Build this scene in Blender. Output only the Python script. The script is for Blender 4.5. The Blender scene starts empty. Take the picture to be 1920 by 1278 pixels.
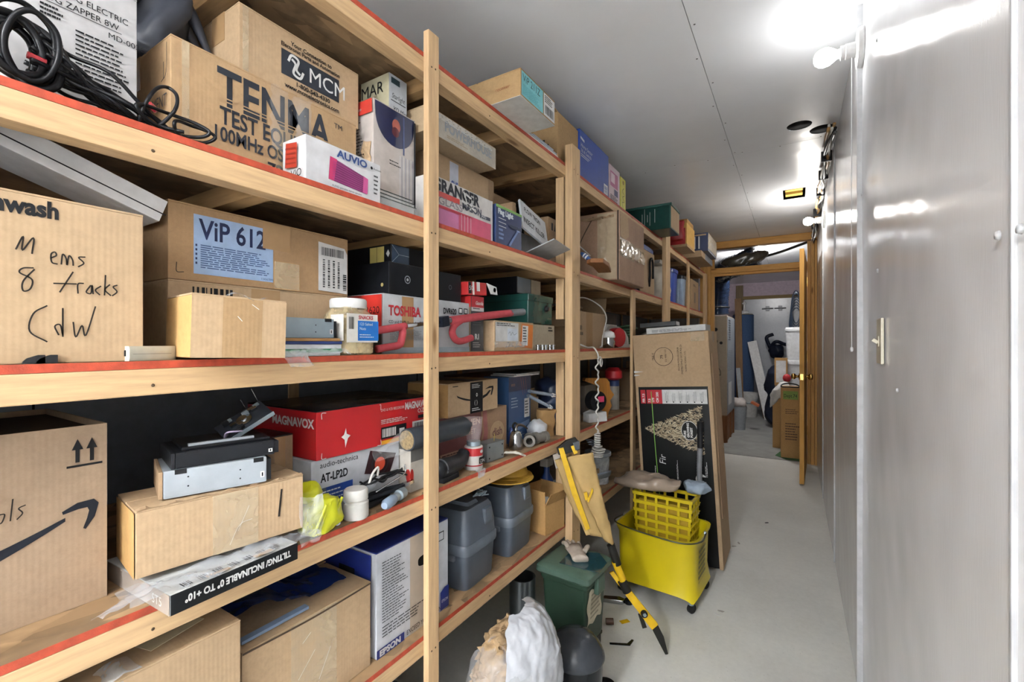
import bpy, bmesh, math, random
from mathutils import Vector, Matrix, noise
random.seed(7)
SC = bpy.context.scene
COL = SC.collection
# ---------------------------------------------------------------- camera, world, exposure
F_PX, VX, HY, EYE = 853.0, 1490.0, 643.0, 1.22          # focal length (px), corridor vanishing point, eye height
TH = math.atan((VX - 960) / F_PX); S_, C_ = math.sin(TH), math.cos(TH)
cd = bpy.data.cameras.new('camera'); cam = bpy.data.objects.new('camera', cd); COL.objects.link(cam)
cd.sensor_width = 36; cd.lens = F_PX / 1920 * 36; cd.shift_y = (HY - 639) / 1920; cd.clip_start = .02
cam.location = (0, 0, EYE); cam.rotation_euler = (math.pi / 2, 0, TH)
SC.camera = cam
w = bpy.data.worlds.new('world'); SC.world = w; w.use_nodes = True
w.node_tree.nodes['Background'].inputs[0].default_value = (.9, .95, 1, 1)
w.node_tree.nodes['Background'].inputs[1].default_value = .3
SC.view_settings.view_transform = 'Standard'; SC.view_settings.look = 'None'
SC.view_settings.exposure = 1.13; SC.view_settings.gamma = 1; SC.view_settings.use_curve_mapping = False
FILL_TUBE = 270.0  # emission of the added fill tubes behind the camera
BULB = 29.0                                              # emission of the bare bulbs

# measuring helpers: where a sight line of the photograph meets a known plane of the room
def YX(px, X):
    u = (px - 960) / F_PX; return X * (C_ + u * S_) / (u * C_ - S_)
def zdep(X, Y): return -X * S_ + Y * C_
def ZX(px, py, X): return EYE + (HY - py) * zdep(X, YX(px, X)) / F_PX
def XY(px, Y):
    u = (px - 960) / F_PX; return Y * (u * C_ - S_) / (C_ + u * S_)
def ZY(px, py, Y): return EYE + (HY - py) * zdep(XY(px, Y), Y) / F_PX
def PZ(px, py, Z):
    d = (Z - EYE) * F_PX / (HY - py); u = (px - 960) / F_PX
    return Vector((d * (u * C_ - S_), d * (u * S_ + C_), Z))
def PX(px, py, X): return Vector((X, YX(px, X), ZX(px, py, X)))
def PY(px, py, Y): return Vector((XY(px, Y), Y, ZY(px, py, Y)))
# ---------------------------------------------------------------- materials
MATS = {}
KA = .74                                                  # paint and board colours were read off the bright photograph: true reflectance is lower
def lin(h):
    h = h.lstrip('#'); r = []
    for i in (0, 2, 4):
        v = int(h[i:i + 2], 16) / 255
        r.append(v / 12.92 if v <= .04045 else ((v + .055) / 1.055) ** 2.4)
    return (*r, 1)
def mul(c, k): return (min(1, c[0] * k), min(1, c[1] * k), min(1, c[2] * k), 1)
def base_mat(name):
    m = bpy.data.materials.new(name); m.use_nodes = True
    nt = m.node_tree; return m, nt, nt.nodes['Principled BSDF']
def N(nt, typ, **kw):
    n = nt.nodes.new(typ)
    for k, v in kw.items():
        if k in n.inputs.keys() if isinstance(k, str) else False: n.inputs[k].default_value = v
        else: setattr(n, k, v)
    return n
def coords(nt, scale=(1, 1, 1)):
    tc = nt.nodes.new('ShaderNodeTexCoord'); mp = nt.nodes.new('ShaderNodeMapping')
    mp.inputs['Scale'].default_value = scale
    nt.links.new(tc.outputs['Object'], mp.inputs['Vector']); return mp.outputs['Vector']
def noise_n(nt, vec, scale, detail=4, rough=.55, dist=0):
    n = nt.nodes.new('ShaderNodeTexNoise'); nt.links.new(vec, n.inputs['Vector'])
    n.inputs['Scale'].default_value = scale; n.inputs['Detail'].default_value = detail
    n.inputs['Roughness'].default_value = rough; n.inputs['Distortion'].default_value = dist
    return n.outputs['Fac']
def ramp(nt, fac, stops):
    r = nt.nodes.new('ShaderNodeValToRGB'); nt.links.new(fac, r.inputs['Fac'])
    e = r.color_ramp.elements
    while len(e) < len(stops): e.new(.5)
    for el, (p, c) in zip(e, stops): el.position = p; el.color = c
    return r.outputs['Color']
def mixc(nt, fac, a, b, mode='MIX'):
    m = nt.nodes.new('ShaderNodeMix'); m.data_type = 'RGBA'; m.blend_type = mode
    if hasattr(fac, 'links'): nt.links.new(fac, m.inputs[0])
    else: m.inputs[0].default_value = fac
    for v, i in ((a, 6), (b, 7)):
        if hasattr(v, 'links'): nt.links.new(v, m.inputs[i])
        else: m.inputs[i].default_value = v
    return m.outputs[2]
def bump(nt, fac, strength, dist=.002, nrm=None):
    b = nt.nodes.new('ShaderNodeBump'); nt.links.new(fac, b.inputs['Height'])
    b.inputs['Strength'].default_value = strength; b.inputs['Distance'].default_value = dist
    if nrm: nt.links.new(nrm, b.inputs['Normal'])
    return b.outputs['Normal']
def plain(name, col, rough=.5, metal=0, var=.12, scale=30, bmp=.05, alpha=1, trans=0, coat=0, emit=None, spec=.5):
    """one-colour surface with a little mottling and fine relief"""
    if name in MATS: return MATS[name]
    m, nt, p = base_mat(name)
    if isinstance(col, str): col = mul(lin(col), KA)
    v = coords(nt)
    f = noise_n(nt, v, scale, 5)
    c = ramp(nt, f, [(.3, mul(col, 1 - var)), (.7, mul(col, 1 + var))])
    nt.links.new(c, p.inputs['Base Color'])
    p.inputs['Roughness'].default_value = rough; p.inputs['Metallic'].default_value = metal
    p.inputs['Alpha'].default_value = alpha; p.inputs['Transmission Weight'].default_value = trans
    p.inputs['Coat Weight'].default_value = coat; p.inputs['Specular IOR Level'].default_value = spec * (.45 if max(col[:3]) < .05 and not metal else 1)
    if bmp: nt.links.new(bump(nt, noise_n(nt, v, scale * 8, 3), bmp, .001), p.inputs['Normal'])
    if emit: p.inputs['Emission Color'].default_value = (*emit[:3], 1); p.inputs['Emission Strength'].default_value = emit[3]
    MATS[name] = m; return m
def cardboard(name, col, var=.1):
    if name in MATS: return MATS[name]
    m, nt, p = base_mat(name); col = mul(lin(col), KA)
    v = coords(nt)
    a = noise_n(nt, v, 6, 5); b = noise_n(nt, v, 90, 6, .7)
    c1 = ramp(nt, a, [(.3, mul(col, 1 - var)), (.65, mul(col, 1 + var * .6))])
    c2 = mixc(nt, .35, c1, ramp(nt, b, [(.35, mul(col, .72)), (.6, mul(col, 1.1))]))
    st = noise_n(nt, coords(nt, (1.3, 1.3, .5)), 3.2, 3)
    c3 = mixc(nt, ramp(nt, st, [(.56, (0, 0, 0, 1)), (.75, (.4, .4, .4, 1))]), c2, mul(col, .62))
    nt.links.new(c3, p.inputs['Base Color']); p.inputs['Roughness'].default_value = .78
    p.inputs['Specular IOR Level'].default_value = .25
    wv = nt.nodes.new('ShaderNodeTexWave'); wv.bands_direction = 'X'; nt.links.new(v, wv.inputs['Vector'])
    wv.inputs['Scale'].default_value = 45; wv.inputs['Distortion'].default_value = .6
    n1 = bump(nt, wv.outputs['Fac'], .08, .001); n2 = bump(nt, a, .25, .004, n1)
    nt.links.new(bump(nt, b, .1, .001, n2), p.inputs['Normal'])
    MATS[name] = m; return m
def wood(name, col, axis='Y', dark=.55, rough=.62):
    if name in MATS: return MATS[name]
    m, nt, p = base_mat(name); col = mul(lin(col), KA)
    k = {'X': (.9, 14, 14), 'Y': (14, .9, 14), 'Z': (14, 14, .9)}[axis]
    k2 = {'X': (3, 40, 40), 'Y': (40, 3, 40), 'Z': (40, 40, 3)}[axis]
    g = noise_n(nt, coords(nt, k), 1.6, 5, .6, 1.6); fg = noise_n(nt, coords(nt, k2), 3, 4, .6)
    c1 = ramp(nt, g, [(.3, mul(col, .70)), (.5, col), (.72, mul(col, 1.16))])
    c2 = mixc(nt, .4, c1, ramp(nt, fg, [(.3, mul(col, .58)), (.6, mul(col, 1.1))]))
    kv = {'X': (2.2, 9, 9), 'Y': (9, 2.2, 9), 'Z': (9, 9, 2.2)}[axis]
    vo = nt.nodes.new('ShaderNodeTexVoronoi'); nt.links.new(coords(nt, kv), vo.inputs['Vector'])
    vo.inputs['Scale'].default_value = 1.15
    kn = ramp(nt, vo.outputs['Distance'], [(.0, (1, 1, 1, 1)), (.055, (.9, .9, .9, 1)), (.12, (0, 0, 0, 1))])
    c3 = mixc(nt, kn, c2, mul((col[0], col[1] * .8, col[2] * .6, 1), .38))
    nt.links.new(c3, p.inputs['Base Color']); p.inputs['Roughness'].default_value = rough
    p.inputs['Specular IOR Level'].default_value = .3
    nt.links.new(bump(nt, fg, .15, .0015), p.inputs['Normal'])
    MATS[name] = m; return m
def osb_mat(name, col):
    if name in MATS: return MATS[name]
    m, nt, p = base_mat(name); col = mul(lin(col), KA)
    vo = nt.nodes.new('ShaderNodeTexVoronoi')
    d = noise_n(nt, coords(nt), 9, 3)
    mp = nt.nodes.new('ShaderNodeVectorMath'); mp.operation = 'ADD'
    sc = nt.nodes.new('ShaderNodeVectorMath'); sc.operation = 'SCALE'; sc.inputs['Scale'].default_value = .35
    cn = nt.nodes.new('ShaderNodeTexNoise'); cn.inputs['Scale'].default_value = 12
    v = coords(nt, (30, 12, 10)); nt.links.new(coords(nt), cn.inputs['Vector'])
    nt.links.new(cn.outputs['Color'], sc.inputs[0]); nt.links.new(v, mp.inputs[0]); nt.links.new(sc.outputs[0], mp.inputs[1])
    nt.links.new(mp.outputs[0], vo.inputs['Vector']); vo.inputs['Scale'].default_value = 1
    sep = nt.nodes.new('ShaderNodeSeparateColor'); nt.links.new(vo.outputs['Color'], sep.inputs[0])
    c1 = ramp(nt, sep.outputs[0], [(0, mul(col, .5)), (.35, mul(col, .85)), (.7, col), (1, mul(col, 1.25))])
    c2 = mixc(nt, ramp(nt, d, [(.5, (0, 0, 0, 1)), (.62, (.8, .8, .8, 1))]), c1, mul(col, .45))
    nt.links.new(c2, p.inputs['Base Color']); p.inputs['Roughness'].default_value = .7
    nt.links.new(bump(nt, sep.outputs[0], .3, .002), p.inputs['Normal'])
    MATS[name] = m; return m
def clear(name, col='#dfe6ea', rough=.12, mix=.28, bm=.5):
    """thin plastic film: part see-through, part glossy"""
    if name in MATS: return MATS[name]
    m = bpy.data.materials.new(name); m.use_nodes = True; nt = m.node_tree
    p = nt.nodes['Principled BSDF']; out = nt.nodes['Material Output']
    p.inputs['Base Color'].default_value = lin(col); p.inputs['Roughness'].default_value = rough
    v = coords(nt); nf = noise_n(nt, v, 14, 5, .6, 1.0)
    nt.links.new(bump(nt, nf, bm, .008), p.inputs['Normal'])
    t = nt.nodes.new('ShaderNodeBsdfTransparent'); mx = nt.nodes.new('ShaderNodeMixShader')
    r = ramp(nt, nf, [(.3, (mix * .5,) * 3 + (1,)), (.7, (min(1, mix * 1.6),) * 3 + (1,))])
    nt.links.new(r, mx.inputs[0]); nt.links.new(t.outputs[0], mx.inputs[1]); nt.links.new(p.outputs[0], mx.inputs[2])
    nt.links.new(mx.outputs[0], out.inputs['Surface'])
    MATS[name] = m; return m
INK = lambda: plain('ink_black', '#1c1d20', .6, bmp=0)
def col(h, rough=.5, **k): return plain('tone_' + h.lstrip('#') + '_%d' % (rough * 100) + ''.join('_%s%s' % (a, b) for a, b in k.items()), h, rough, **k)
KR = lambda: cardboard('kraft', '#c4a784'); KR2 = lambda: cardboard('kraft_dull', '#ab8f70'); KR3 = lambda: cardboard('kraft_orange', '#c0965f')
# ---------------------------------------------------------------- geometry
class MB:
    def __init__(s): s.v = []; s.f = []
    def add(s, vs, fs):
        o = len(s.v); s.v += [tuple(a) for a in vs]; s.f += [tuple(i + o for i in q) for q in fs]; return s
    def box(s, a, b, M=None):
        x0, y0, z0 = a; x1, y1, z1 = b
        vs = [Vector(q) for q in ((x0,y0,z0),(x1,y0,z0),(x1,y1,z0),(x0,y1,z0),(x0,y0,z1),(x1,y0,z1),(x1,y1,z1),(x0,y1,z1))]
        if M: vs = [M @ q for q in vs]
        return s.add(vs, [(0,3,2,1),(4,5,6,7),(0,1,5,4),(1,2,6,5),(2,3,7,6),(3,0,4,7)])
    def bar(s, p, q, w, h, up=(0, 0, 1)):
        p, q = Vector(p), Vector(q); d = (q - p); L = d.length; d.normalize(); up = Vector(up)
        r = d.cross(up)
        if r.length < 1e-4: r = d.cross(Vector((0, 1, 0)))
        r.normalize(); u = r.cross(d)
        M = Matrix((r, d, u)).transposed().to_4x4(); M.translation = p
        return s.box((-w / 2, 0, -h / 2), (w / 2, L, h / 2), M)
    def tube(s, pts, r, n=8, closed=False, cap=True, flat=1.0):
        pts = [Vector(p) for p in pts]; m = len(pts); rs = r if isinstance(r, (list, tuple)) else [r] * m
        ring = []; prev = None
        for i in range(m):
            a = pts[(i - 1) % m] if (i or closed) else pts[0]; b = pts[(i + 1) % m] if (i < m - 1 or closed) else pts[-1]
            t = (b - a); t = t.normalized() if t.length > 1e-9 else Vector((0, 0, 1))
            if prev is None:
                e = Vector((0, 0, 1)) if abs(t.z) < .9 else Vector((1, 0, 0)); nn = t.cross(e).normalized()
            else:
                nn = prev - t * prev.dot(t); nn = nn.normalized() if nn.length > 1e-6 else t.orthogonal().normalized()
            prev = nn; bb = t.cross(nn)
            ring.append([pts[i] + (nn * math.cos(k * 2 * math.pi / n) + bb * math.sin(k * 2 * math.pi / n) * flat) * rs[i] for k in range(n)])
        vs = [q for g in ring for q in g]; fs = []
        for i in range(m if closed else m - 1):
            for k in range(n):
                fs.append((i * n + k, i * n + (k + 1) % n, ((i + 1) % m) * n + (k + 1) % n, ((i + 1) % m) * n + k))
        if cap and not closed: fs.append(tuple(reversed(range(n)))); fs.append(tuple((m - 1) * n + k for k in range(n)))
        return s.add(vs, fs)
    def lathe(s, prof, n=24, M=None, flat=1.0):
        vs = []; fs = []
        for r, z in prof:
            for k in range(n):
                a = k * 2 * math.pi / n; q = Vector((r * math.cos(a), r * math.sin(a) * flat, z)); vs.append(M @ q if M else q)
        for i in range(len(prof) - 1):
            for k in range(n): fs.append((i * n + k, i * n + (k + 1) % n, (i + 1) * n + (k + 1) % n, (i + 1) * n + k))
        if prof[0][0] > 1e-5: fs.append(tuple(reversed(range(n))))
        if prof[-1][0] > 1e-5: fs.append(tuple((len(prof) - 1) * n + k for k in range(n)))
        return s.add(vs, fs)
    def prism(s, poly, z0, z1, M=None):
        n = len(poly); vs = [Vector((x, y, z0)) for x, y in poly] + [Vector((x, y, z1)) for x, y in poly]
        if M: vs = [M @ q for q in vs]
        fs = [tuple(reversed(range(n))), tuple(range(n, 2 * n))] + [(i, (i + 1) % n, n + (i + 1) % n, n + i) for i in range(n)]
        return s.add(vs, fs)
    def loft(s, rings, cap=True):
        n = len(rings[0]); vs = [q for r in rings for q in r]; fs = []
        for i in range(len(rings) - 1):
            for k in range(n): fs.append((i * n + k, i * n + (k + 1) % n, (i + 1) * n + (k + 1) % n, (i + 1) * n + k))
        if cap: fs.append(tuple(reversed(range(n)))); fs.append(tuple((len(rings) - 1) * n + k for k in range(n)))
        return s.add(vs, fs)
    def grid(s, fn, nu, nv, thick=None):
        vs = [Vector(fn(i / nu, j / nv)) for j in range(nv + 1) for i in range(nu + 1)]
        fs = [(j * (nu + 1) + i, j * (nu + 1) + i + 1, (j + 1) * (nu + 1) + i + 1, (j + 1) * (nu + 1) + i) for j in range(nv) for i in range(nu)]
        return s.add(vs, fs)
    def build(s, name, m, parent=None, smooth=False, bevel=0, solid=0, seg=2):
        me = bpy.data.meshes.new(name); me.from_pydata(s.v, [], s.f); me.update()
        if bevel or True:
            b = bmesh.new(); b.from_mesh(me)
            if not solid: bmesh.ops.recalc_face_normals(b, faces=b.faces)
            if bevel: bmesh.ops.bevel(b, geom=b.edges[:], offset=bevel, segments=seg, affect='EDGES', profile=.6)
            b.to_mesh(me); b.free()
        if smooth:
            for p in me.polygons: p.use_smooth = True
        o = bpy.data.objects.new(name, me); COL.objects.link(o); me.materials.append(m)
        if parent is not None: o.parent = parent
        if smooth == 'auto' : me.set_sharp_from_angle(angle=math.radians(40))
        if solid:
            md = o.modifiers.new('thickness', 'SOLIDIFY'); md.thickness = solid; md.offset = 0
        return o
def thing(name, label, cat, loc=(0, 0, 0), rot=0, group=None):
    o = bpy.data.objects.new(name, None); COL.objects.link(o); o.empty_display_size = .05
    o.location = loc
    o.rotation_euler = rot if isinstance(rot, (tuple, list)) else (0, 0, rot)
    o['label'] = label; o['category'] = cat
    if group: o['group'] = group
    return o
def tag(o, label, cat, group=None):
    o['label'] = label; o['category'] = cat
    if group: o['group'] = group
    return o
def struct(o, label=None):
    o['kind'] = 'structure'
    if label: o['label'] = label
    return o
def spline(pts, k=8, closed=False):
    pts = [Vector(p) for p in pts]; n = len(pts); out = []
    for i in range(n if closed else n - 1):
        a = pts[(i - 1) % n] if (closed or i) else pts[0] * 2 - pts[1]
        b = pts[i]; c = pts[(i + 1) % n]; d = pts[(i + 2) % n] if (closed or i < n - 2) else pts[-1] * 2 - pts[-2]
        for j in range(k):
            t = j / k
            out.append(.5 * ((2 * b) + (c - a) * t + (2 * a - 5 * b + 4 * c - d) * t * t + (3 * b - a - 3 * c + d) * t ** 3))
    if not closed: out.append(pts[-1])
    return out
def crumple(mb, amp, sc, seed=0, pin=None):
    o = Vector((seed * 3.7, seed * 1.3, seed * 7.1)); out = []
    for q in mb.v:
        q = Vector(q); d = noise.noise_vector(q * sc + o) + .5 * noise.noise_vector(q * sc * 2.3 + o)
        k = pin(q) if pin else 1
        out.append(tuple(q + d * amp * k))
    mb.v = out; return mb
def blob(rx, ry, rz, n=28, m=18, pw=1.0, flatb=0):
    """rounded lump standing on z = 0"""
    mb = MB(); rings = []
    for j in range(m + 1):
        a = -math.pi / 2 + math.pi * j / m
        z = math.sin(a); z = math.copysign(abs(z) ** pw, z); r = max(.002, math.cos(a)) ** (pw)
        rings.append([Vector((rx * r * math.cos(2 * math.pi * k / n), ry * r * math.sin(2 * math.pi * k / n), max(rz * (1 + z), flatb))) for k in range(n)])
    return mb.loft(rings)
# ---------------------------------------------------------------- print on flat faces
TEXTS = []
FR = {}
def frame(dim, face):
    L, W, H = dim
    o, r, u, n = {'front': ((-L/2, -W/2, 0), (1,0,0), (0,0,1), (0,-1,0)), 'left': ((-L/2, W/2, 0), (0,-1,0), (0,0,1), (-1,0,0)),
                  'right': ((L/2, -W/2, 0), (0,1,0), (0,0,1), (1,0,0)), 'top': ((-L/2, -W/2, H), (1,0,0), (0,1,0), (0,0,1)),
                  'bottom': ((-L/2, W/2, 0), (1,0,0), (0,-1,0), (0,0,-1)), 'back': ((L/2, W/2, 0), (-1,0,0), (0,0,1), (0,1,0))}[face]
    M = Matrix((Vector(r), Vector(u), Vector(n))).transposed().to_4x4(); M.translation = Vector(o); return M
class Box:
    """a box-shaped thing: length along local x, depth along local y (front is -y), height z; u,v on a face run 0..1"""
    def __init__(s, th, dim): s.th = th; s.dim = dim; s.layer = 0; s.panels = []
    def host(s, face, u, v):      # a printed panel carries what is printed on it
        for f, u0, v0, u1, v1, o in reversed(s.panels):
            if f == face and u0 - .01 <= u <= u1 and v0 - .01 <= v <= v1: return o
        return s.th
    def sz(s, face):
        L, W, H = s.dim; return {'front': (L, H), 'back': (L, H), 'left': (W, H), 'right': (W, H), 'top': (L, W), 'bottom': (L, W)}[face]
    def off(s): s.layer += 1; return .0006 + .00025 * s.layer
    def poly(s, face, pts, m, name='printed_mark', parent=None):
        M = frame(s.dim, face); a, b = s.sz(face); z = s.off()
        mb = MB().add([M @ Vector((u * a, v * b, z)) for u, v in pts], [tuple(range(len(pts)))])
        return mb.build(name, m, parent or s.th)
    def rect(s, face, u0, v0, u1, v1, m, name='printed_panel', parent=None):
        o = s.poly(face, [(u0, v0), (u1, v0), (u1, v1), (u0, v1)], m, name, parent)
        if (u1 - u0) * (v1 - v0) > .02 and 'tape' not in name and parent is None: s.panels.append((face, u0, v0, u1, v1, o))
        return o
    def disc(s, face, u, v, r, m, name='printed_disc', ring=0, sx=1):
        M = frame(s.dim, face); a, b = s.sz(face); z = s.off(); n = 28; mb = MB()
        P = lambda R: [M @ Vector((u * a + R * sx * math.cos(2 * math.pi * k / n), v * b + R * math.sin(2 * math.pi * k / n), z)) for k in range(n)]
        if ring: mb.add(P(r) + P(r - ring), [(k, (k + 1) % n, n + (k + 1) % n, n + k) for k in range(n)])
        else: mb.add(P(r), [tuple(range(n))])
        return mb.build(name, m, s.host(face, u, v))
    def text(s, face, st, u, v, size, m, rot=0, sx=1, align='LEFT', shear=0, bold=0, name='lettering', parent=None, w=None):
        cu = bpy.data.curves.new(name, 'FONT'); cu.body = st; cu.size = size; cu.align_x = align; cu.shear = shear; cu.offset = bold
        cu.resolution_u = 3
        o = bpy.data.objects.new(name, cu); COL.objects.link(o); cu.materials.append(m); a, b = s.sz(face)
        M = frame(s.dim, face) @ Matrix.Translation((u * a, v * b, s.off())) @ Matrix.Rotation(math.radians(rot), 4, 'Z') @ Matrix.Diagonal((sx, 1, 1, 1))
        o.parent = parent or s.host(face, u, v); o.matrix_local = M; TEXTS.append(o)
        if w: o['fit'] = w * a
        return o
    def lines(s, face, u0, v0, u1, v1, n, m, fill=.5, name='fine_print', vert=False, seed=1, words=True):
        M = frame(s.dim, face); a, b = s.sz(face); z = s.off(); mb = MB(); rd = random.Random(seed)
        for i in range(n):
            t0 = i / n; t1 = t0 + fill / n; e = 0
            end = rd.uniform(.6, 1) if words else 1
            while e < end - .02:
                w_ = rd.uniform(.06, .16) if words else 1
                g = min(end, e + w_)
                if vert: q = [(u0 + (u1 - u0) * t0, v0 + (v1 - v0) * e), (u0 + (u1 - u0) * t1, v0 + (v1 - v0) * e), (u0 + (u1 - u0) * t1, v0 + (v1 - v0) * g), (u0 + (u1 - u0) * t0, v0 + (v1 - v0) * g)]
                else: q = [(u0 + (u1 - u0) * e, v1 - (v1 - v0) * t1), (u0 + (u1 - u0) * g, v1 - (v1 - v0) * t1), (u0 + (u1 - u0) * g, v1 - (v1 - v0) * t0), (u0 + (u1 - u0) * e, v1 - (v1 - v0) * t0)]
                mb.add([M @ Vector((x * a, y * b, z)) for x, y in q], [(0, 1, 2, 3)]); e = g + .02
        return mb.build(name, m, s.host(face, u0, (v0 + v1) / 2))
    def bars(s, face, u0, v0, u1, v1, n, m, vert=False, seed=3, name='barcode'):
        M = frame(s.dim, face); a, b = s.sz(face); z = s.off(); mb = MB(); rd = random.Random(seed); t = 0; tot = []
        for i in range(n): tot.append((t, t + rd.uniform(.3, 1.2))); t = tot[-1][1] + rd.uniform(.3, 1)
        for p, q in tot:
            p /= t; q /= t
            Q = [(u0 + (u1 - u0) * p, v0), (u0 + (u1 - u0) * q, v0), (u0 + (u1 - u0) * q, v1), (u0 + (u1 - u0) * p, v1)] if not vert else \
                [(u0, v0 + (v1 - v0) * p), (u1, v0 + (v1 - v0) * p), (u1, v0 + (v1 - v0) * q), (u0, v0 + (v1 - v0) * q)]
            mb.add([M @ Vector((x * a, y * b, z)) for x, y in Q], [(0, 1, 2, 3)])
        return mb.build(name, m, s.host(face, u0, (v0 + v1) / 2))
    def stroke(s, face, strokes, wd, m, name='handwriting', box=None):
        """pen strokes; points run 0..1 over the given sub-rectangle of the face"""
        M = frame(s.dim, face); a, b = s.sz(face); z = s.off(); mb = MB(); u0, v0, u1, v1 = box or (0, 0, 1, 1)
        for st in strokes:
            P = spline([((u0 + x * (u1 - u0)) * a, (v0 + y * (v1 - v0)) * b, 0) for x, y in st], 6) if len(st) > 2 else [Vector(((u0 + x * (u1 - u0)) * a, (v0 + y * (v1 - v0)) * b, 0)) for x, y in st]
            vs = []
            for i, q in enumerate(P):
                t = (P[min(i + 1, len(P) - 1)] - P[max(i - 1, 0)]).normalized(); nn = Vector((-t.y, t.x, 0)) * wd / 2
                vs += [M @ Vector((q.x + nn.x, q.y + nn.y, z)), M @ Vector((q.x - nn.x, q.y - nn.y, z))]
            mb.add(vs, [(2 * i, 2 * i + 1, 2 * i + 3, 2 * i + 2) for i in range(len(P) - 1)])
        return mb.build(name, m, s.th)
def box_at(name, label, cat, corner, dim, yaw=0, m=None, bev=.0015, tilt=(0, 0), group=None, part='body', inset=None):
    """corner = world position of the front-left-bottom corner; dim = (length, depth, height); yaw in degrees, 0 = front parallel to the shelf"""
    L, W, H = dim; a = math.radians(90 + yaw)
    dx = Vector((math.cos(a), math.sin(a), 0)); dy = Vector((-math.sin(a), math.cos(a), 0))
    R = Matrix.Rotation(a, 4, 'Z') @ Matrix.Rotation(math.radians(tilt[0]), 4, 'X') @ Matrix.Rotation(math.radians(tilt[1]), 4, 'Y')
    loc = Vector(corner) - (R @ Vector((-L / 2, -W / 2, 0)))
    th = thing(name, label, cat, loc, tuple(R.to_euler()), group)
    b = Box(th, dim)
    if m is not None: b.body = MB().box((-L/2, -W/2, 0), (L/2, W/2, H)).build(part, m, th, bevel=bev)
    return b
def flaps(b, m, tape=True, ends=True, gap=.003, tm=None, lift=0):
    """closed top flaps and the tape over their seam (seam along the length)"""
    L, W, H = b.dim; t = .003
    for sgn in (-1, 1):
        y0, y1 = (-W/2, -gap/2) if sgn < 0 else (gap/2, W/2)
        MB().box((-L/2, y0, H), (L/2, y1, H + t)).build('flap', m, b.th, bevel=.0008)
    if tape:
        tm = tm or plain('packing_tape', '#b9966c', .25, var=.06, coat=.3)
        tw = min(.025, W * .2)
        MB().box((-L/2 - .0008, -tw, H + t), (L/2 + .0008, tw, H + t + .0006)).build('tape', tm, b.th)
        for x in (-1, 1): MB().box((x * L/2 - .001, -tw, H - min(.06, H * .4)), (x * (L/2 + .0004) + .0006, tw, H + t)).build('tape', tm, b.th)
    b.dim = (L, W, H); return b
def carton(name, label, px0, px1, X, z0, pyt, depth, m, cat='box', yaw=0, top=True, tape=True, L=None, H=None, group=None, tilt=(0, 0), pyx=None):
    Y0 = YX(px0, X); L = L or (YX(px1, X) - Y0)
    H = H or (ZX(pyx if pyx is not None else px0, pyt, X) - z0)
    b = box_at(name, label, cat, (X, Y0, z0), (L, depth, H - (.003 if top else 0)), yaw, m, group=group, tilt=tilt)
    if top: flaps(b, m, tape)
    return b
# ---------------------------------------------------------------- the room
XR, XB, ZC, YE, YF, YBK = .19, -1.45, 2.335, 5.46, 9.55, -3.0
def panel_mat(name, c, rough, grain=True):
    m, nt, p = base_mat(name); c = lin(c)
    v = coords(nt, (1, 1, 1)); big = noise_n(nt, v, 2.2, 2); st = noise_n(nt, coords(nt, (1, 120, 9)), 3, 3); fn = noise_n(nt, v, 260, 2)
    sm = noise_n(nt, v, 3.5, 5, .6)
    cc = mixc(nt, ramp(nt, sm, [(.45, (0, 0, 0, 1)), (.8, (.35, .35, .35, 1))]), c, mul(c, .86))
    nt.links.new(cc, p.inputs['Base Color'])
    p.inputs['Roughness'].default_value = rough; p.inputs['Specular IOR Level'].default_value = .5
    n0 = bump(nt, big, .22, .06)
    n1 = bump(nt, st, .10, .002, n0) if grain else bump(nt, fn, .05, .001, n0)
    nt.links.new(n1, p.inputs['Normal']); MATS[name] = m; return m
PANEL = panel_mat('gloss_wall_panel', '#e6e7e9', .18); CEILM = panel_mat('gloss_ceiling_panel', '#e9ebee', .26, False)
def floor_mat():
    m, nt, p = base_mat('painted_concrete'); c = lin('#d2d2cd')
    v = coords(nt); a = noise_n(nt, v, 2.2, 6, .6); b = noise_n(nt, v, 45, 6, .7); sp = noise_n(nt, v, 140, 2)
    c1 = ramp(nt, a, [(.3, mul(c, .86)), (.7, mul(c, 1.08))])
    c2 = mixc(nt, .25, c1, ramp(nt, b, [(.3, mul(c, .75)), (.65, mul(c, 1.1))]))
    c3 = mixc(nt, ramp(nt, sp, [(.69, (0, 0, 0, 1)), (.74, (.7, .7, .7, 1))]), c2, mul(c, .45))
    nt.links.new(c3, p.inputs['Base Color']); p.inputs['Roughness'].default_value = .5; p.inputs['Specular IOR Level'].default_value = .35
    nt.links.new(bump(nt, b, .12, .002), p.inputs['Normal']); return m
FLOORM = floor_mat()
struct(MB().box((-2.2, YBK, -.06), (1.4, YE + .08, 0)).build('floor', FLOORM), 'pale grey painted concrete floor')
struct(MB().box((-2.2, YE + .081, -.06), (1.4, YF, -.004)).build('floor', plain('bare_concrete', '#a2a39f', .6, var=.15, scale=6), None), 'bare grey concrete floor beyond the doorway')
wr = struct(MB().box((XR + .012, YBK, 0), (XR + .06, YE + .05, ZC)).build('wall_right', plain('stud_backing', '#8a8a8a', .7)), 'glossy grey panelled wall')
seams = [YBK, -1.78, -.56, .66, 1.88, 3.10, 4.32, YE + .04]
for i in range(len(seams) - 1):
    y0, y1 = seams[i] + .0015, seams[i + 1] - .0015
    def fn(a, b, y0=y0, y1=y1, i=i):
        y = y0 + (y1 - y0) * a; z = .002 + (ZC - .004) * b
        x = XR + .0035 * noise.noise(Vector((y * 1.1, z * 1.4, i * 5.0)))
        if i == 4: x -= .010 * max(0, 1 - (y - 1.88) / .3) ** 2
        return (min(x, XR + .008), y, z)
    MB().grid(fn, 24, 28).build('panel', PANEL, wr, smooth=True)
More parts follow.
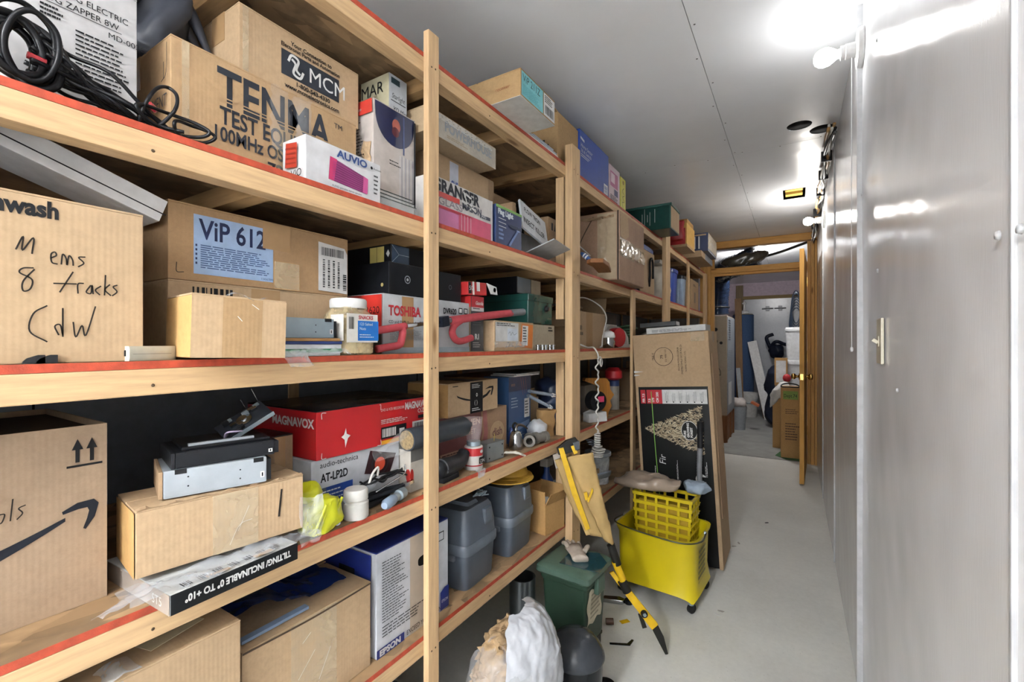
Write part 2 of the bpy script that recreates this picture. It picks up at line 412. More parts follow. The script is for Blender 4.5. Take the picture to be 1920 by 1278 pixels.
STRIP = plain('white_batten', '#c2c3c5', .4, bmp=.02)
for y in (.66,):
    MB().box((XR - .0045, y - .004, 0), (XR + .002, y + .004, ZC)).build('seam_strip', STRIP, wr, bevel=.002)
for y in (-.56, 1.88, 3.10, 4.32):
    MB().box((XR - .0055 - (.01 if y == 1.88 else 0), y - .0035, 0), (XR + .002, y + .0035, ZC)).build('seam_strip', STRIP, wr, bevel=.001)
scr = MB().lathe([(0, .004), (.004, .0035), (.0055, 0)], 10, Matrix.Translation((XR - .004, 0, 0)) @ Matrix.Rotation(-math.pi / 2, 4, 'Y'))
for y, z in ((.63, 1.94), (.69, 1.98), (.632, 1.33), (.688, 1.335), (.632, .86), (.685, .85), (1.52, 1.41), (1.53, 2.02), (1.85, 1.7), (1.25, 1.12)):
    o = scr.build('screw', STRIP, wr, smooth=True); o.location = (0, y, z)
# ceiling panels, two of them cut through
cl = struct(MB().box((-2.2, YBK, ZC + .09), (1.4, YF, ZC + .12)).build('ceiling', plain('dark_joist_space', '#3a3834', .9)), 'grey white panelled ceiling')
def holed(rect, holes, name, m, parent):
    b = bmesh.new(); x0, y0, x1, y1 = rect; ed = []
    for loop in [[(x0, y0), (x1, y0), (x1, y1), (x0, y1)]] + holes:
        vs = [b.verts.new((x, y, ZC)) for x, y in loop]
        ed += [b.edges.new((vs[i], vs[(i + 1) % len(vs)])) for i in range(len(vs))]
    bmesh.ops.triangle_fill(b, use_beauty=True, edges=ed)
    g = bmesh.ops.extrude_face_region(b, geom=b.faces[:])
    bmesh.ops.translate(b, verts=[q for q in g['geom'] if isinstance(q, bmesh.types.BMVert)], vec=(0, 0, .012))
    bmesh.ops.recalc_face_normals(b, faces=b.faces)
    me = bpy.data.meshes.new(name); b.to_mesh(me); b.free(); me.materials.append(m)
    o = bpy.data.objects.new(name, me); COL.objects.link(o); o.parent = parent; return o
circ = lambda cx, cy, r: [(cx + r * math.cos(k * math.pi / 14), cy + r * math.sin(k * math.pi / 14)) for k in range(28)]
CY = [YBK, -1.9, .54, 2.98, 5.42, 7.5, YF]; CX = [-2.2, -1.53, -.312, 1.4]
for i in range(len(CY) - 1):
    for j in range(3):
        hs = []
        if i == 2 and j == 2: hs = [circ(.020, 2.76, .056), circ(.122, 2.868, .056)]
        if i == 3 and j == 2: hs = [[(-.075, 3.87), (.068, 3.87), (.068, 4.17), (-.075, 4.17)]]
        holed((CX[j] + .0012, CY[i] + .0012, CX[j + 1] - .0012, CY[i + 1] - .0012), hs, 'panel', CEILM, cl)
DK = plain('black_cavity', '#0b0b0c', .8)
MB().box((CX[1], YBK, ZC + .012), (1.4, 5.44, ZC + .014)) # gap backing sits above the panels
for cx, cy in ((.020, 2.76), (.122, 2.868)):
    MB().lathe([(.055, ZC + .002), (.055, ZC + .085), (.0, ZC + .085)], 28, Matrix.Translation((cx, cy, 0))).build('duct_collar', DK, cl, smooth=True)
BOXW = wood('cavity_wood', '#c9a24e', 'X')
MB().box((-.06, 3.95, ZC + .02), (.05, 4.0, ZC + .085)).build('joist', BOXW, cl); MB().box((-.06, 4.07, ZC + .02), (.05, 4.13, ZC + .085)).build('joist', BOXW, cl)
MB().box((-.075, 3.87, ZC + .086), (.068, 4.17, ZC + .089)).build('subfloor', BOXW, cl)
nl = MB().lathe([(0, -.0012), (.0028, -.0008), (.004, 0)], 8)
for i in range(26):
    y = -.2 + i * .21; o = nl.build('screw', plain('rust_screw', '#5e5c5a', .5), cl); o.location = (-.312 + (.014 if i % 2 else -.014), y, ZC)
for i in range(9):
    x = -1.4 + i * .19; o = nl.build('screw', MATS['rust_screw'], cl); o.location = (x, 2.98 + (.012 if i % 2 else -.012), ZC)
# wall behind the shelves, wall behind the camera, far room walls
struct(MB().box((XB - .05, YBK, 0), (XB, YE, ZC)).build('wall_left', plain('shelf_back_wall', '#7d838c', .4, bmp=.02)), 'wall behind the shelves with its shade painted in as dull grey')  # white panelled wall, coloured grey to put the shelf shade into it
for y in (.30, 1.52, 2.74, 3.96): MB().box((XB, y - .002, .02), (XB + .0015, y + .002, ZC - .02)).build('seam_strip', DK, bpy.data.objects['wall_left'])
struct(MB().box((-2.2, YBK - .05, 0), (1.4, YBK, ZC)).build('wall_back', PANEL))
# open stud partition with the doorway
PY_ = wood('pine_partition', '#d9a55e', 'Z'); PX_ = wood('pine_header', '#d8a258', 'X')
wp = struct(MB().box((XB, YE, 0), (-.92, YE + .02, ZC)).build('wall_end', plain('partition_panel', '#a9abae', .4)), 'open stud partition with the doorway')
for x0, x1, dy in ((-.905, -.868, 0), (-.866, -.829, 0), (-.827, -.792, .0), (-.790, -.762, .012)):
    MB().box((x0, YE + dy, 0), (x1, YE + .089, 2.25)).build('stud', PY_, wp, bevel=.002)
for x0, x1, dy in ((.108, .137, .012), (.139, .168, 0), (.170, XR - .001, -.01)):
    MB().box((x0, YE + dy, 0), (x1, YE + .089, 2.25)).build('stud', PY_, wp, bevel=.002)
MB().box((-.905, YE - .004, 2.262), (XR - .001, YE + .089, 2.333)).build('top_plate', PX_, wp, bevel=.002)
MB().box((-.79, YE - .004, 1.985), (.107, YE + .089, 2.045)).build('header', PX_, wp, bevel=.002)
MB().box((-.762, YE + .016, 1.96), (.108, YE + .07, 1.984)).build('header', PX_, wp, bevel=.002)
# far room shell
FW = plain('far_room_wall', '#b9bcc2', .35, var=.06, scale=4); PK = plain('pink_foam_board', '#d5c3cf', .7)
struct(MB().box((-1.95, YE + .1, 0), (-1.9, YF, ZC)).build('wall_far_left', PK))
struct(MB().box((.55, YE + .1, 0), (.6, YF, ZC)).build('wall_far_right', FW))
struct(MB().box((.19, YE + .06, 0), (.6, YE + .1, ZC)).build('wall_far_return', FW))
struct(MB().box((-1.95, YE + .06, 0), (XB, YE + .1, ZC)).build('wall_far_return', FW))
wf = struct(MB().box((-2, YF, 0), (.6, YF + .05, ZC)).build('wall_far', PK), 'pink foam board end wall')
WT = wood('weathered_trim', '#8d7a5d', 'Z')
MB().box((-.94, YF - .05, 0), (-.82, YF - .001, 2.3)).build('trim', WT, wf); MB().box((-.82, YF - .05, 2.03), (.55, YF - .001, 2.09)).build('trim', wood('weathered_trim_flat', '#9b8458', 'X'), wf)
dw = struct(MB().box((-.8, YF - .03, 0), (.5, YF - .0015, 2.03)).build('door_2', plain('white_sheet_door', '#c4c8cd', .25, var=.05, bmp=.02)), 'white sheet door across the far wall')
for x in (-.45, -.1): MB().box((x - .003, YF - .033, .02), (x + .003, YF - .03, 2.02)).build('panel_seam', STRIP, dw)
# threshold line
struct(MB().box((-.76, YE + .06, -.001), (.107, YE + .081, .004)).build('trim_1', plain('threshold', '#8f8f8c', .5)))
# ---------------------------------------------------------------- the open door, seen edge on
DW = wood('pine_door', '#d8a250', 'Z')
a0 = Vector((.052, 4.62, 0)); a1 = Vector((.088, 5.43, 0)); dd = (a1 - a0); ang = math.atan2(dd.y, dd.x)
dr = struct(thing('door_1', 'pale wooden door standing open, seen edge on, with brass knobs', 'door', (a0.x, a0.y, 0), ang)); del dr['category']
MB().box((0, -.017, .012), (dd.length, .017, 2.03)).build('door_leaf', DW, dr, bevel=.002)
BR = plain('polished_brass', '#e0b468', .18, 1, var=.05, bmp=0)
for sg in (-1, 1):
    M = Matrix.Translation((.06, sg * .017, .93)) @ Matrix.Rotation(-sg * math.pi / 2, 4, 'X')
    MB().lathe([(.03, 0), (.03, .006), (.012, .009), (.011, .026), (.022, .034), (.027, .046), (.024, .058), (.012, .064), (0, .065)], 20, M).build('door_knob', BR, dr, smooth=True)
MB().box((-.0015, -.011, .905), (.001, .011, .955)).build('latch_plate', BR, dr)
for z in (.35, 1.1, 1.83): MB().box((dd.length - .004, -.02, z - .045), (dd.length + .012, -.016, z + .045)).build('hinge', BR, dr)
# ---------------------------------------------------------------- bare bulbs on the right wall
WP = plain('white_porcelain', '#e3e3e3', .3, bmp=0); 
def emis(name, c, k):
    m, nt, p = base_mat(name); p.inputs['Base Color'].default_value = (1, 1, 1, 1); p.inputs['Emission Color'].default_value = c; p.inputs['Emission Strength'].default_value = k; return m
BM = emis('lit_bulb', (1, .99, .97, 1), BULB); BMW = emis('lit_bulb_warm', (1, .84, .62, 1), BULB * .8)
def lamp(y, z, label, m=BM, cord=False, x=XR):
    t = thing('wall_lamp', label, 'lamp', (x, y, z), 0, 'bare bulbs along the panelled wall')
    M = Matrix.Rotation(-math.pi / 2, 4, 'Y')
    MB().lathe([(0, 0), (.062, 0), (.064, .006), (.06, .016), (.034, .020), (.0, .020)], 28, M).build('base', WP, t, smooth='auto')
    MB().lathe([(.024, .018), (.024, .046), (.022, .048), (.022, .060), (.016, .061), (0, .061)], 20, M).build('socket', WP, t, smooth='auto')
    MB().lathe([(0, .056), (.0135, .058), (.014, .07), (.02, .078), (.028, .092), (.030, .106), (.027, .120), (.018, .131), (.006, .1355), (0, .136)], 22, M).build('bulb', m, t, smooth=True)
    if cord:
        MB().tube([(-.03, .0, -.018), (-.031, 0, -.5), (-.03, 0, -.98)], .0013, 6).build('pull_cord', WP, t)
        MB().lathe([(0, -.016), (.004, -.014), (.005, -.006), (.003, 0), (0, .001)], 10, Matrix.Translation((-.03, 0, -.98))).build('cord_pull', WP, t, smooth=True)
    return t
lamp(1.87, 2.187, 'bare white bulb in round porcelain base near the front, with pull cord', BM, True)
lamp(4.06, 2.13, 'bare bulb in round porcelain base near the open door', emis('lit_bulb_far', (1, .96, .9, 1), BULB * 4.2))
lamp(-.32, 2.187, 'bare bulb in porcelain base over the near end of the aisle', emis('lit_bulb_near', (1, .99, .97, 1), BULB * 3.2))
SMC = plain('chain_steel', '#8a8d90', .4, .8)
ft = thing('added_fill_light', 'added fill light hanging unseen over the near end of the aisle', 'lamp', (-.40, -1.75, ZC - .30))  # unseen tube fixture, added to brighten the near shelves and walls
MB().box((-.05, -.65, -.05), (.05, .65, -.001)).build('housing', WP, ft, bevel=.004)
for y in (-.5, .5): MB().tube([(0, y, 0), (0, y, .299)], .003, 6).build('chain', SMC, ft)
for x in (-.08, .08):
    MB().tube([(x, -.6, -.072), (x, .6, -.072)], .016, 10).build('tube', emis('added_fill_tube', (.97, .99, 1, 1), FILL_TUBE), ft, smooth=True)
    for y in (-.62, .62): MB().box((x - .02, y - .012, -.09), (x + .02, y + .012, -.05)).build('tube_holder', WP, ft, bevel=.003)
o = thing('ceiling_lamp', 'bare bulb on the ceiling of the room beyond the doorway', 'lamp', (-.38, 6.2, ZC), (math.pi, 0, 0))
MB().lathe([(0, 0), (.06, 0), (.06, .012), (.03, .02), (.024, .045), (0, .045)], 24).build('base', WP, o, smooth='auto')
MB().lathe([(0, .042), (.014, .046), (.016, .06), (.029, .085), (.029, .1), (.018, .12), (0, .126)], 22).build('bulb', emis('lit_bulb_room', (1, .975, .94, 1), BULB * 22), o, smooth=True)
# switch plate
sw = thing('light_switch', 'cream light switch plate on the glossy wall', 'switch', (XR - .002, 1.475, 1.225))
MB().box((-.007, -.036, -.058), (0, .036, .058)).build('plate', plain('cream_plastic', '#ddd6c0', .35, bmp=0), sw, bevel=.003)
MB().box((-.0085, -.006, -.013), (-.006, .006, .013)).build('switch_slot', MATS['cream_plastic'], sw, bevel=.0008)
MB().bar((-.008, 0, -.004), (-.019, 0, .004), .006, .008).build('toggle', MATS['cream_plastic'], sw, bevel=.001)
# cable bundle in the corner of ceiling and wall
cbm = [plain('cable_black', '#18181a', .4), plain('cable_tan', '#b98f55', .5), plain('cable_grey', '#6d6d6d', .45), plain('cable_white', '#d6d3cb', .5)]
ct = thing('cable_bundle', 'bundle of tan and black cables clipped along the ceiling corner', 'cables', (XR - .03, 2.9, ZC - .03))
for k in range(9):
    rd = random.Random(k); pts = []
    for i in range(12):
        y = 2.75 + i * .24 - 2.9
        sag = -.028 * abs(math.sin(i * 1.3 + k * .5)) * rd.uniform(.4, 1.4)
        pts.append((rd.uniform(-.02, .012), y, sag + rd.uniform(-.012, .012) - (.05 if i > 8 and k % 3 == 0 else 0)))
    MB().tube(spline(pts, 5), rd.uniform(.004, .008), 7).build('cable', cbm[k % 4 if k != 4 else 1], ct, smooth=True)
for y in (.28, .62, 1.0, 1.6, 2.1): MB().box((-.03, y - .006, -.04), (.022, y + .006, .02)).build('clip', cbm[0], ct, bevel=.002)
# ---------------------------------------------------------------- shelving
RX, RB = -.83, -1.44
SH = {'T': 1.934, 'A': 1.498, 'B': 1.141, 'C': .770, 'D': .398}       # underside of each front rail
RH, OT = .040, .012
SURF = {k: v + RH + OT for k, v in SH.items()}
su = thing('shelving_unit', 'long home built pine and chipboard shelving with red board edges', 'shelving', (-1.13, 2.2, 0))
off = Vector((-1.13, 2.2, 0))
def sb(name, a, b, m, bev=.0015):
    return MB().box(Vector(a) - off, Vector(b) - off).build(name, m, su, bevel=bev)
RY = wood('pine_rail', '#dcb98c', 'Y'); RZ = wood('pine_post', '#dbb88c', 'Z'); RXm = wood('pine_joist', '#c49d6c', 'X')
OSB = osb_mat('chipboard', '#b0906a'); RED = plain('red_edge_paint', '#b8492e', .6, var=.25, scale=60, bmp=.3)
for k, z in SH.items():
    for y0, y1 in ((-1.5, 1.78), (1.782, 5.40)):
        sb('rail', (RX - .038, y0, z), (RX, y1, z + RH), RY, .002)
        sb('rail', (RB, y0, z), (RB + .038, y1, z + RH), RY)
        sb('shelf_board', (RB, y0, z + RH + .0002), (RX - .001, y1, z + RH + OT), OSB, .001)
        sb('board_edge', (RX - .0012, y0 + .001, z + RH + .0003), (RX - .0002, y1 - .001, z + RH + OT), RED, 0)
    for y in (-.95, -.45, .02, .47, .955, 1.33, 1.72, 2.2, 2.66, 3.1, 3.5, 3.95, 4.38, 4.9, 5.34):
        sb('joist', (RB + .039, y, z), (RX - .039, y + .036, z + RH), RXm)
def post(y0, y1, x0, x1, z0, z1, nm='post'): return sb(nm, (x0, y0, z0), (x1, y1, z1), RZ, .002)
post(.893, .934, RX + .0005, RX + .019, 0, 2.04); post(1.762, 1.846, RX + .0005, RX + .034, 0, 2.062)
post(2.66, 2.72, RX + .0005, RX + .017, 0, 1.536); post(3.43, 3.56, RX + .0005, RX + .03, 0, 2.03)
post(4.32, 4.38, RX + .0005, RX + .017, 0, 1.95); post(5.18, 5.27, RX + .0005, RX + .03, 0, 1.96)
post(-.06, -.02, RX + .0005, RX + .019, 0, 2.04)
for y in (-.96, -.02, .90, 1.80, 2.68, 3.5, 4.35, 5.3): post(y, y + .038, RB - .006, RB - .0005, 0, 2.04, 'rear_post')
for a, b in (('A', 'T'), ('B', 'A'), ('C', 'B'), ('D', 'C')):
    post(1.775, 1.812, RX - .05 - .0, RX - .012 - .0, SH[a] + RH + OT + (.13 if a == 'B' else .0), SH[b], 'support_block')
HB = MB().lathe([(0, .001), (.002, .0008), (.0026, 0)], 8, Matrix.Rotation(math.pi / 2, 4, 'Y'))
for k, z in SH.items():
    for y in (.905, .92, 1.78, 1.82, .30, 1.2):
        o = HB.build('nail_head', plain('nail_steel', '#5a4a38', .5, .6), su)
        x = RX + (.019 if .89 < y < .94 else .034 if 1.76 < y < 1.85 else 0)
        o.location = Vector((x, y, z + .018 + .006 * math.sin(y * 40))) - off
ZT, ZA, ZB, ZCs, ZD = SURF['T'] + .0005, SURF['A'] + .0005, SURF['B'] + .0005, SURF['C'] + .0005, SURF['D'] + .0005
WHT = lambda: plain('white_print', '#e6e6e4', .5, bmp=0); TAPE = lambda: plain('packing_tape', '#b9966c', .25, var=.06, coat=.3)
CLR = lambda: clear('clear_film', '#e8edf0', .12, .3); CT = lambda: clear('clear_tape', '#d8c7a8', .15, .35)
def tube_obj(name, pts, r, m, parent=None, n=8, k=8, closed=False, flat=1, zmin=None):
    P = spline(pts, k, closed)
    if isinstance(r, (list, tuple)):
        q = len(r) - 1; r = [r[min(int(i / (len(P) - 1) * q), q - 1)] * (1 - (i / (len(P) - 1) * q) % 1) + r[min(int(i / (len(P) - 1) * q) + 1, q)] * ((i / (len(P) - 1) * q) % 1) if i < len(P) - 1 else r[-1] for i in range(len(P))]
    if zmin is not None: P = [Vector((p.x, p.y, max(p.z, zmin))) for p in P]
    return MB().tube(P, r, n, closed, flat=flat).build(name, m, parent, smooth=True)
# ================= top shelf
b = carton('receiver_box', 'flat carton with turquoise label overhanging the top shelf', 976, 1040, -.72, ZT, 126, .33, cardboard('kraft_brown', '#b39369'), tape=False)  # kraft board in a darker brown
L, W, H = b.dim
MB().box((-L/2, -W/2, -.0004), (L/2, W/2, .001)).build('white_underside', plain('white_board', '#d6d6d2', .6), b.th)
b.rect('front', .02, .06, .62, .97, col('#7fd0d6', .4)); b.text('front', 'ViP 211Z', .05, .62, .033, col('#20434a'), sx=.92); b.lines('front', .05, .12, .58, .5, 7, col('#5fb4bd'))
b.rect('front', .64, .06, .98, .95, WHT(), 'shipping_label'); b.bars('front', .68, .15, .95, .5, 18, INK()); b.lines('front', .67, .58, .95, .88, 4, INK())
b.text('left', 'receiver', .72, .42, .016, col('#8a4a26'), shear=.2)
pb = box_at('paper_stack', 'white papers lying along the edge of the top shelf', 'papers', (-.832, 1.452, ZT), (.25, .2, .004), 0, plain('paper_white', '#e4e4e2', .6), bev=0)
for i in range(4): MB().box((-.123 + i * .01, -.1 - .004 * (i % 2), .004 + i * .003), (.12 - i * .015, .09, .0065 + i * .003)).build('sheet', [MATS['paper_white'], col('#cfd8e2')][i % 2], pb.th)
b = carton('open_carton', 'brown open carton on the top shelf above the thick post', 1046, 1084, -.85, ZT, 222, .26, cardboard('kraft_brown', '#b39369'), top=False, pyx=1060)
L, W, H = b.dim
MB().add([(-L/2, W/2, H), (-L/2, -W/2, H), (-L/2 - .06, -W/2 + .01, H + .015), (-L/2 - .06, W/2 - .03, H + .028)], [(0, 1, 2, 3)]).build('flap', MATS['kraft_brown'], b.th, solid=.003)
b.lines('left', .5, .3, .9, .5, 2, INK())
b = carton('blue_switch_box', 'deep blue carton with white lettering on the top shelf', 1087, 1141, -.842, ZT, 240, .2, plain('blue_board', '#1d47a0', .35, bmp=0), tape=False)
b.poly('front', [(.02, .82), (.14, .79), (.14, .84), (.02, .87)], WHT()); b.text('front', 'Home Sector', .03, .66, .026, WHT()); b.text('front', '16 A Switch', .03, .55, .026, WHT()); b.rect('front', .03, .5, .3, .515, WHT()); b.rect('front', .03, .46, .26, .475, WHT())
b.rect('front', .8, .05, .95, .28, WHT()); b.bars('front', .82, .08, .93, .24, 8, col('#4466aa'), vert=True)
b = carton('book_pack', 'pink and white printed carton next to a yellow spine on the top shelf', 1142, 1162, -.85, ZT, 305, .16, plain('pale_pink_board', '#d9c3cb', .4), top=False)
b.rect('front', .1, .45, .8, .85, col('#b9698f')); b.rect('front', .45, .25, .8, .42, col('#3e3a66')); b.lines('front', .1, .06, .9, .22, 4, INK()); b.rect('front', .15, .55, .5, .8, col('#e9d4dc'))
b = carton('yellow_box', 'yellow narrow carton with black script on the top shelf', 1163.5, 1173, -.85, ZT, 330, .16, plain('yellow_board', '#d9d24a', .4), top=False)
b.stroke('front', [[(.5, .1), (.3, .25), (.7, .3), (.4, .42), (.7, .5), (.35, .6), (.65, .72)]], .003, INK(), 'script'); b.disc('front', .5, .86, .012, col('#8a6a2a'))
b = box_at('green_crate', 'dark green crate with white streaks overhanging the top shelf', 'crate', (-.70, 3.128, ZT), (.255, .33, .165), 0, plain('green_board', '#12403a', .3, bmp=.02))
L, W, H = b.dim
for x0, y0, x1, y1 in ((-L/2 - .006, -W/2 - .006, L/2 + .006, -W/2 + .004), (-L/2 - .006, W/2 - .004, L/2 + .006, W/2 + .006), (-L/2 - .006, -W/2 - .006, -L/2 + .004, W/2 + .006), (L/2 - .004, -W/2 - .006, L/2 + .006, W/2 + .006)):
    MB().box((x0, y0, H - .012), (x1, y1, H + .004)).build('rim', col('#1d5a50', .35), b.th, bevel=.002)
MB().box((-L/2 + .004, -W/2 - .002, .008), (L/2 - .004, -W/2, H - .016)).build('tan_panel', KR(), b.th); MB().box((-L/2 - .002, -W/2, 0), (-L/2, -W/2 + .008, H - .012)).build('corner_edge', col('#1d5a50', .35), b.th)
for u, v0, v1 in ((.42, .2, .7), (.47, .05, .9), (.53, .35, .65), (.58, .2, .75), (.68, .3, .85)): b.rect('left', u, v0, u + .008, v1, WHT(), 'scratch')
b = box_at('red_yellow_box', 'red and yellow carton with torn red flap on the top shelf', 'box', (-.726, 3.79, ZT), (.33, .26, .19), 0, plain('mustard_board', '#d2a44c', .5))
L, W, H = b.dim
MB().box((-L/2 - .003, -W/2 + .01, 0), (-L/2 - .0005, W/2, H * .78)).build('red_end_panel', col('#b4252a', .35), b.th); MB().box((-L/2 - .004, -W/2 - .004, -.0003), (L/2, W/2, .02)).build('tan_base', KR(), b.th)
crumple(MB().grid(lambda u, v: (-L/2 - .006 - .03 * math.sin(3 * v) * u, -W/2 + .02 + .12 * u, H * (.25 + .85 * v)), 8, 8), .008, 20).build('torn_flap', col('#b4252a', .35), b.th, solid=.002, smooth=True)
MB().box((-L/2 + .02, -W/2, H), (L/2 - .05, W/2 - .02, H + .035)).build('tan_top', KR3(), b.th, bevel=.004); b.disc('left', .75, .42, .012, WHT())
b = box_at('flat_tan_box', 'low tan and grey carton under the navy box at the end of the top shelf', 'box', (-.70, 4.30, ZT), (.62, .3, .055), 0, KR()); b.rect('front', .3, 0, 1, 1, col('#8f9396'))
b = box_at('navy_box', 'navy carton with white print stacked last on the top shelf', 'box', (-.655, 4.36, ZT + .056), (.50, .3, .165), 0, plain('navy_board', '#27355a', .35))
for i in range(5): b.rect('left', .25 + i * .12, .15, .29 + i * .12, .82, WHT(), 'printed_line')
b.rect('left', .1, .85, .95, .93, KR()); b.lines('front', .1, .2, .9, .8, 6, WHT()); crumple(MB().grid(lambda u, v: (-.25 + .5 * u, -.152, .02 + .14 * v), 10, 6), .004, 30).build('torn_label', col('#d8cdb8'), b.th, solid=.001)
# ================= shelf A, first bay
b = box_at('bug_zapper_box', 'white carton of an electric bug zapper behind the black cables', 'box', (-.935, YX(12, -.935), ZA), (YX(257, -.935) - YX(12, -.935), .2, .24), 0, plain('grey_white_board', '#c7c6c6', .45, bmp=.01))
flaps(b, MATS['grey_white_board'], True, tm=CT())
b.text('front', 'BUZBUG ELECTRIC', .22, .80, .0135, INK(), sx=.9); b.text('front', 'BUG ZAPPER 8W', .22, .735, .0135, INK(), sx=.9); b.rect('front', .22, .72, .86, .724, INK()); b.lines('front', .22, .62, .42, .7, 3, INK()); b.lines('front', .48, .3, .95, .62, 11, INK(), .35)
b.text('front', 'MD-003C', .74, .66, .0125, INK()); b.lines('front', .22, .34, .42, .52, 5, INK(), .3)
cab = thing('cable_coil', 'heap of coiled black audio cables on the top left shelf edge', 'cables', (-.885, .25, ZA), 0)
CB = plain('cable_rubber', '#17181b', .32, bmp=0); rd = random.Random(5)
def rel(p): return Vector(p) - Vector((-.885, .25, ZA))
for k in range(7):   # upright loops at the left
    c = Vector((-.895 + .006 * k, .160 + .006 * (k % 4), ZA + .052 + .004 * (k % 3))); ry, rz = .026 + .005 * (k % 3), .040 + .006 * (k % 2)
    tube_obj('cable', [rel(c + Vector((.012 * math.sin(a + k) + .004 * k, ry * math.cos(a) * (1 + .12 * math.sin(2 * a + k)), rz * math.sin(a)))) for a in [i * math.pi / 4 for i in range(8)]], .0052 if k < 5 else .0035, CB, cab, closed=True, zmin=.0065)
for k in range(16):  # long strands trailing to the right
    y0, y1 = .17 + .02 * rd.random(), .29 + .09 * rd.random(); x = -.925 + .085 * rd.random(); z0 = .03 + .04 * rd.random()
    pts = [(x + rd.uniform(-.015, .015), y0 + (y1 - y0) * t, ZA + .006 + z0 * (1 - t) * (1 + .3 * math.sin(5 * t + k)) + rd.uniform(0, .006)) for t in (0, .2, .4, .6, .8, 1)]
    tube_obj('cable', [rel((min(max(p[0], -.928), -.836), p[1], p[2])) for p in pts], rd.choice((.0028, .0035, .0022)), CB, cab, 7, zmin=.0065)
for c, ry, rz, sl in (((-.85, .315, ZA + .042), .018, .04, .4), ((-.845, .36, ZA + .018), .03, .014, .1), ((-.842, .33, ZA + .022), .05, .015, -.2)):
    tube_obj('cable', [rel(Vector(c) + Vector((.01 * math.cos(2 * a), ry * math.cos(a) + sl * rz * math.sin(a), rz * math.sin(a)))) for a in [i * math.pi / 4 for i in range(8)]], .0028, CB, cab, closed=True, zmin=.0065)
RP = plain('red_plug', '#b8343c', .4, bmp=0)
for p, q in (((-.86, .172, ZA + .05), (-.86, .19, ZA + .048)), ((-.86, .305, ZA + .045), (-.857, .315, ZA + .036))): MB().tube([rel(p), rel(q)], .0045, 10).build('red_plug', RP, cab, smooth='auto')
# test equipment carton
b = carton('test_equipment_box', 'worn long brown carton printed test equipment 100MHz', 320, 668, -.925, ZA, 62, .3, cardboard('kraft_worn', '#c09f78', .16)); TB = b; zt = ZA + b.dim[2] + .0036
NV = col('#33373f', .5)
def stripe_word(b, st, u, v, size, sx):
    t = b.text('front', st, u, v, size, NV, shear=.0, bold=.0022, w=.62)
    return t
stripe_word(b, 'TENMA', .19, .60, .098, .93)
for k in (.625, .655): b.rect('front', .18, k, .82, k + .01, MATS['kraft_worn'], 'printed_stripe')
b.text('front', 'TM', .835, .86, .017, NV); b.text('front', 'TEST EQUIPMENT', .20, .42, .046, NV, w=.66, bold=.001); b.text('front', '100MHz OSCILLOSCOPE', .165, .26, .038, NV, w=.75, bold=.0008); b.text('front', '72-6600', .43, .09, .036, NV, bold=.0008)
b.text('left', 'EQUIPMENT', .97, .42, .032, NV, align='RIGHT', sx=.7); b.stroke('left', [[(.97, .95), (.965, .7), (.9, .64)], [(.93, .8), (.93, .66)]], .002, INK(), 'pen_line')
b.rect('front', .04, .0, .07, 1, CT(), 'clear_tape'); b.rect('front', .47, .02, .60, .62, clear('faint_brown_tape', '#d8c7a8', .15, .15), 'clear_tape')
L, W, H = b.dim
crumple(MB().grid(lambda u, v: (-.02 + .09 * u, -W/2 - .004 - .004 * math.sin(9 * u), H * (.35 + .65 * v)), 10, 12), .006, 60, 3).build('loose_tape', clear('faint_tape', '#e8edf0', .1, .12), b.th, smooth=True)
bag = thing('dark_cloth_bag', 'folded dark grey nylon bag lying on the test equipment carton', 'bag', (-1.10, .385, zt), 0)
mb = blob(.085, .058, .095, 36, 24, .8); crumple(mb, .028, 11, 2, lambda q: min(1, q.z / .03)); 
mb.v = [(x, y + .25 * (z - .05), min(z, .165)) for x, y, z in mb.v]; mb.build('cloth', plain('dark_nylon', '#3d4048', .45, var=.2, scale=6, bmp=.1), bag, smooth=True)
for k in range(5):
    tube_obj('fold', [(.06 - .02 * k + .01 * math.sin(3 * t + k), -.07 + .16 * t, .03 + .115 * math.sin(2.6 * t + .3) * (1 - .1 * k)) for t in (0, .25, .5, .75, 1)], [.004, .013, .016, .013, .005], MATS['dark_nylon'], bag)
b = carton('electronics_carton', 'clean brown carton with navy emblem panel on the test equipment carton', 448, 672, -.94, zt, 2, .16, KR())
b.rect('front', .30, .30, .80, .70, NV, 'emblem_panel'); b.text('front', 'MCM', .52, .39, .047, WHT(), sx=.95)
for sg, u in ((1, .41), (-1, .42)): b.stroke('front', [[(.5 - sg * .36, .5 + sg * .1), (.5 - sg * .2, .5 + sg * .45), (.5 + sg * .12, .5 + sg * .35), (.5 + sg * .02, .5 - sg * .1), (.5 + sg * .2, .5 - sg * .28)]], .0055, WHT(), 'emblem', (.33, .34, .5, .68))
b.text('front', 'Your Connection to', .55, .82, .0125, INK(), align='CENTER', bold=.0003); b.text('front', 'Electronic Parts and Automation', .55, .74, .0125, INK(), align='CENTER', sx=.9, bold=.0003)
b.text('front', '1-800-543-4330', .56, .20, .0135, INK(), align='CENTER', bold=.0004); b.text('front', 'www.mcmelectronics.com', .56, .11, .0135, INK(), align='CENTER', sx=.95, bold=.0004)
b.rect('front', .02, 0, .06, 1, CT(), 'clear_tape'); b.bars('front', .2, .02, .95, .06, 30, MATS['kraft_worn'])
b = carton('cushion_box', 'small white box with magenta speaker picture at the shelf edge', 573, 713, -.8365, ZA, 250, .079, plain('glossy_white_board', '#dedee0', .3, bmp=0), top=False)
b.poly('front', [(.27, .18), (.79, .12), (.8, .52), (.29, .72)], col('#7d2f63', .35), 'printed_picture'); b.poly('front', [(.27, .18), (.34, .17), (.38, .7), (.29, .72)], col('#c63a6c', .35)); 
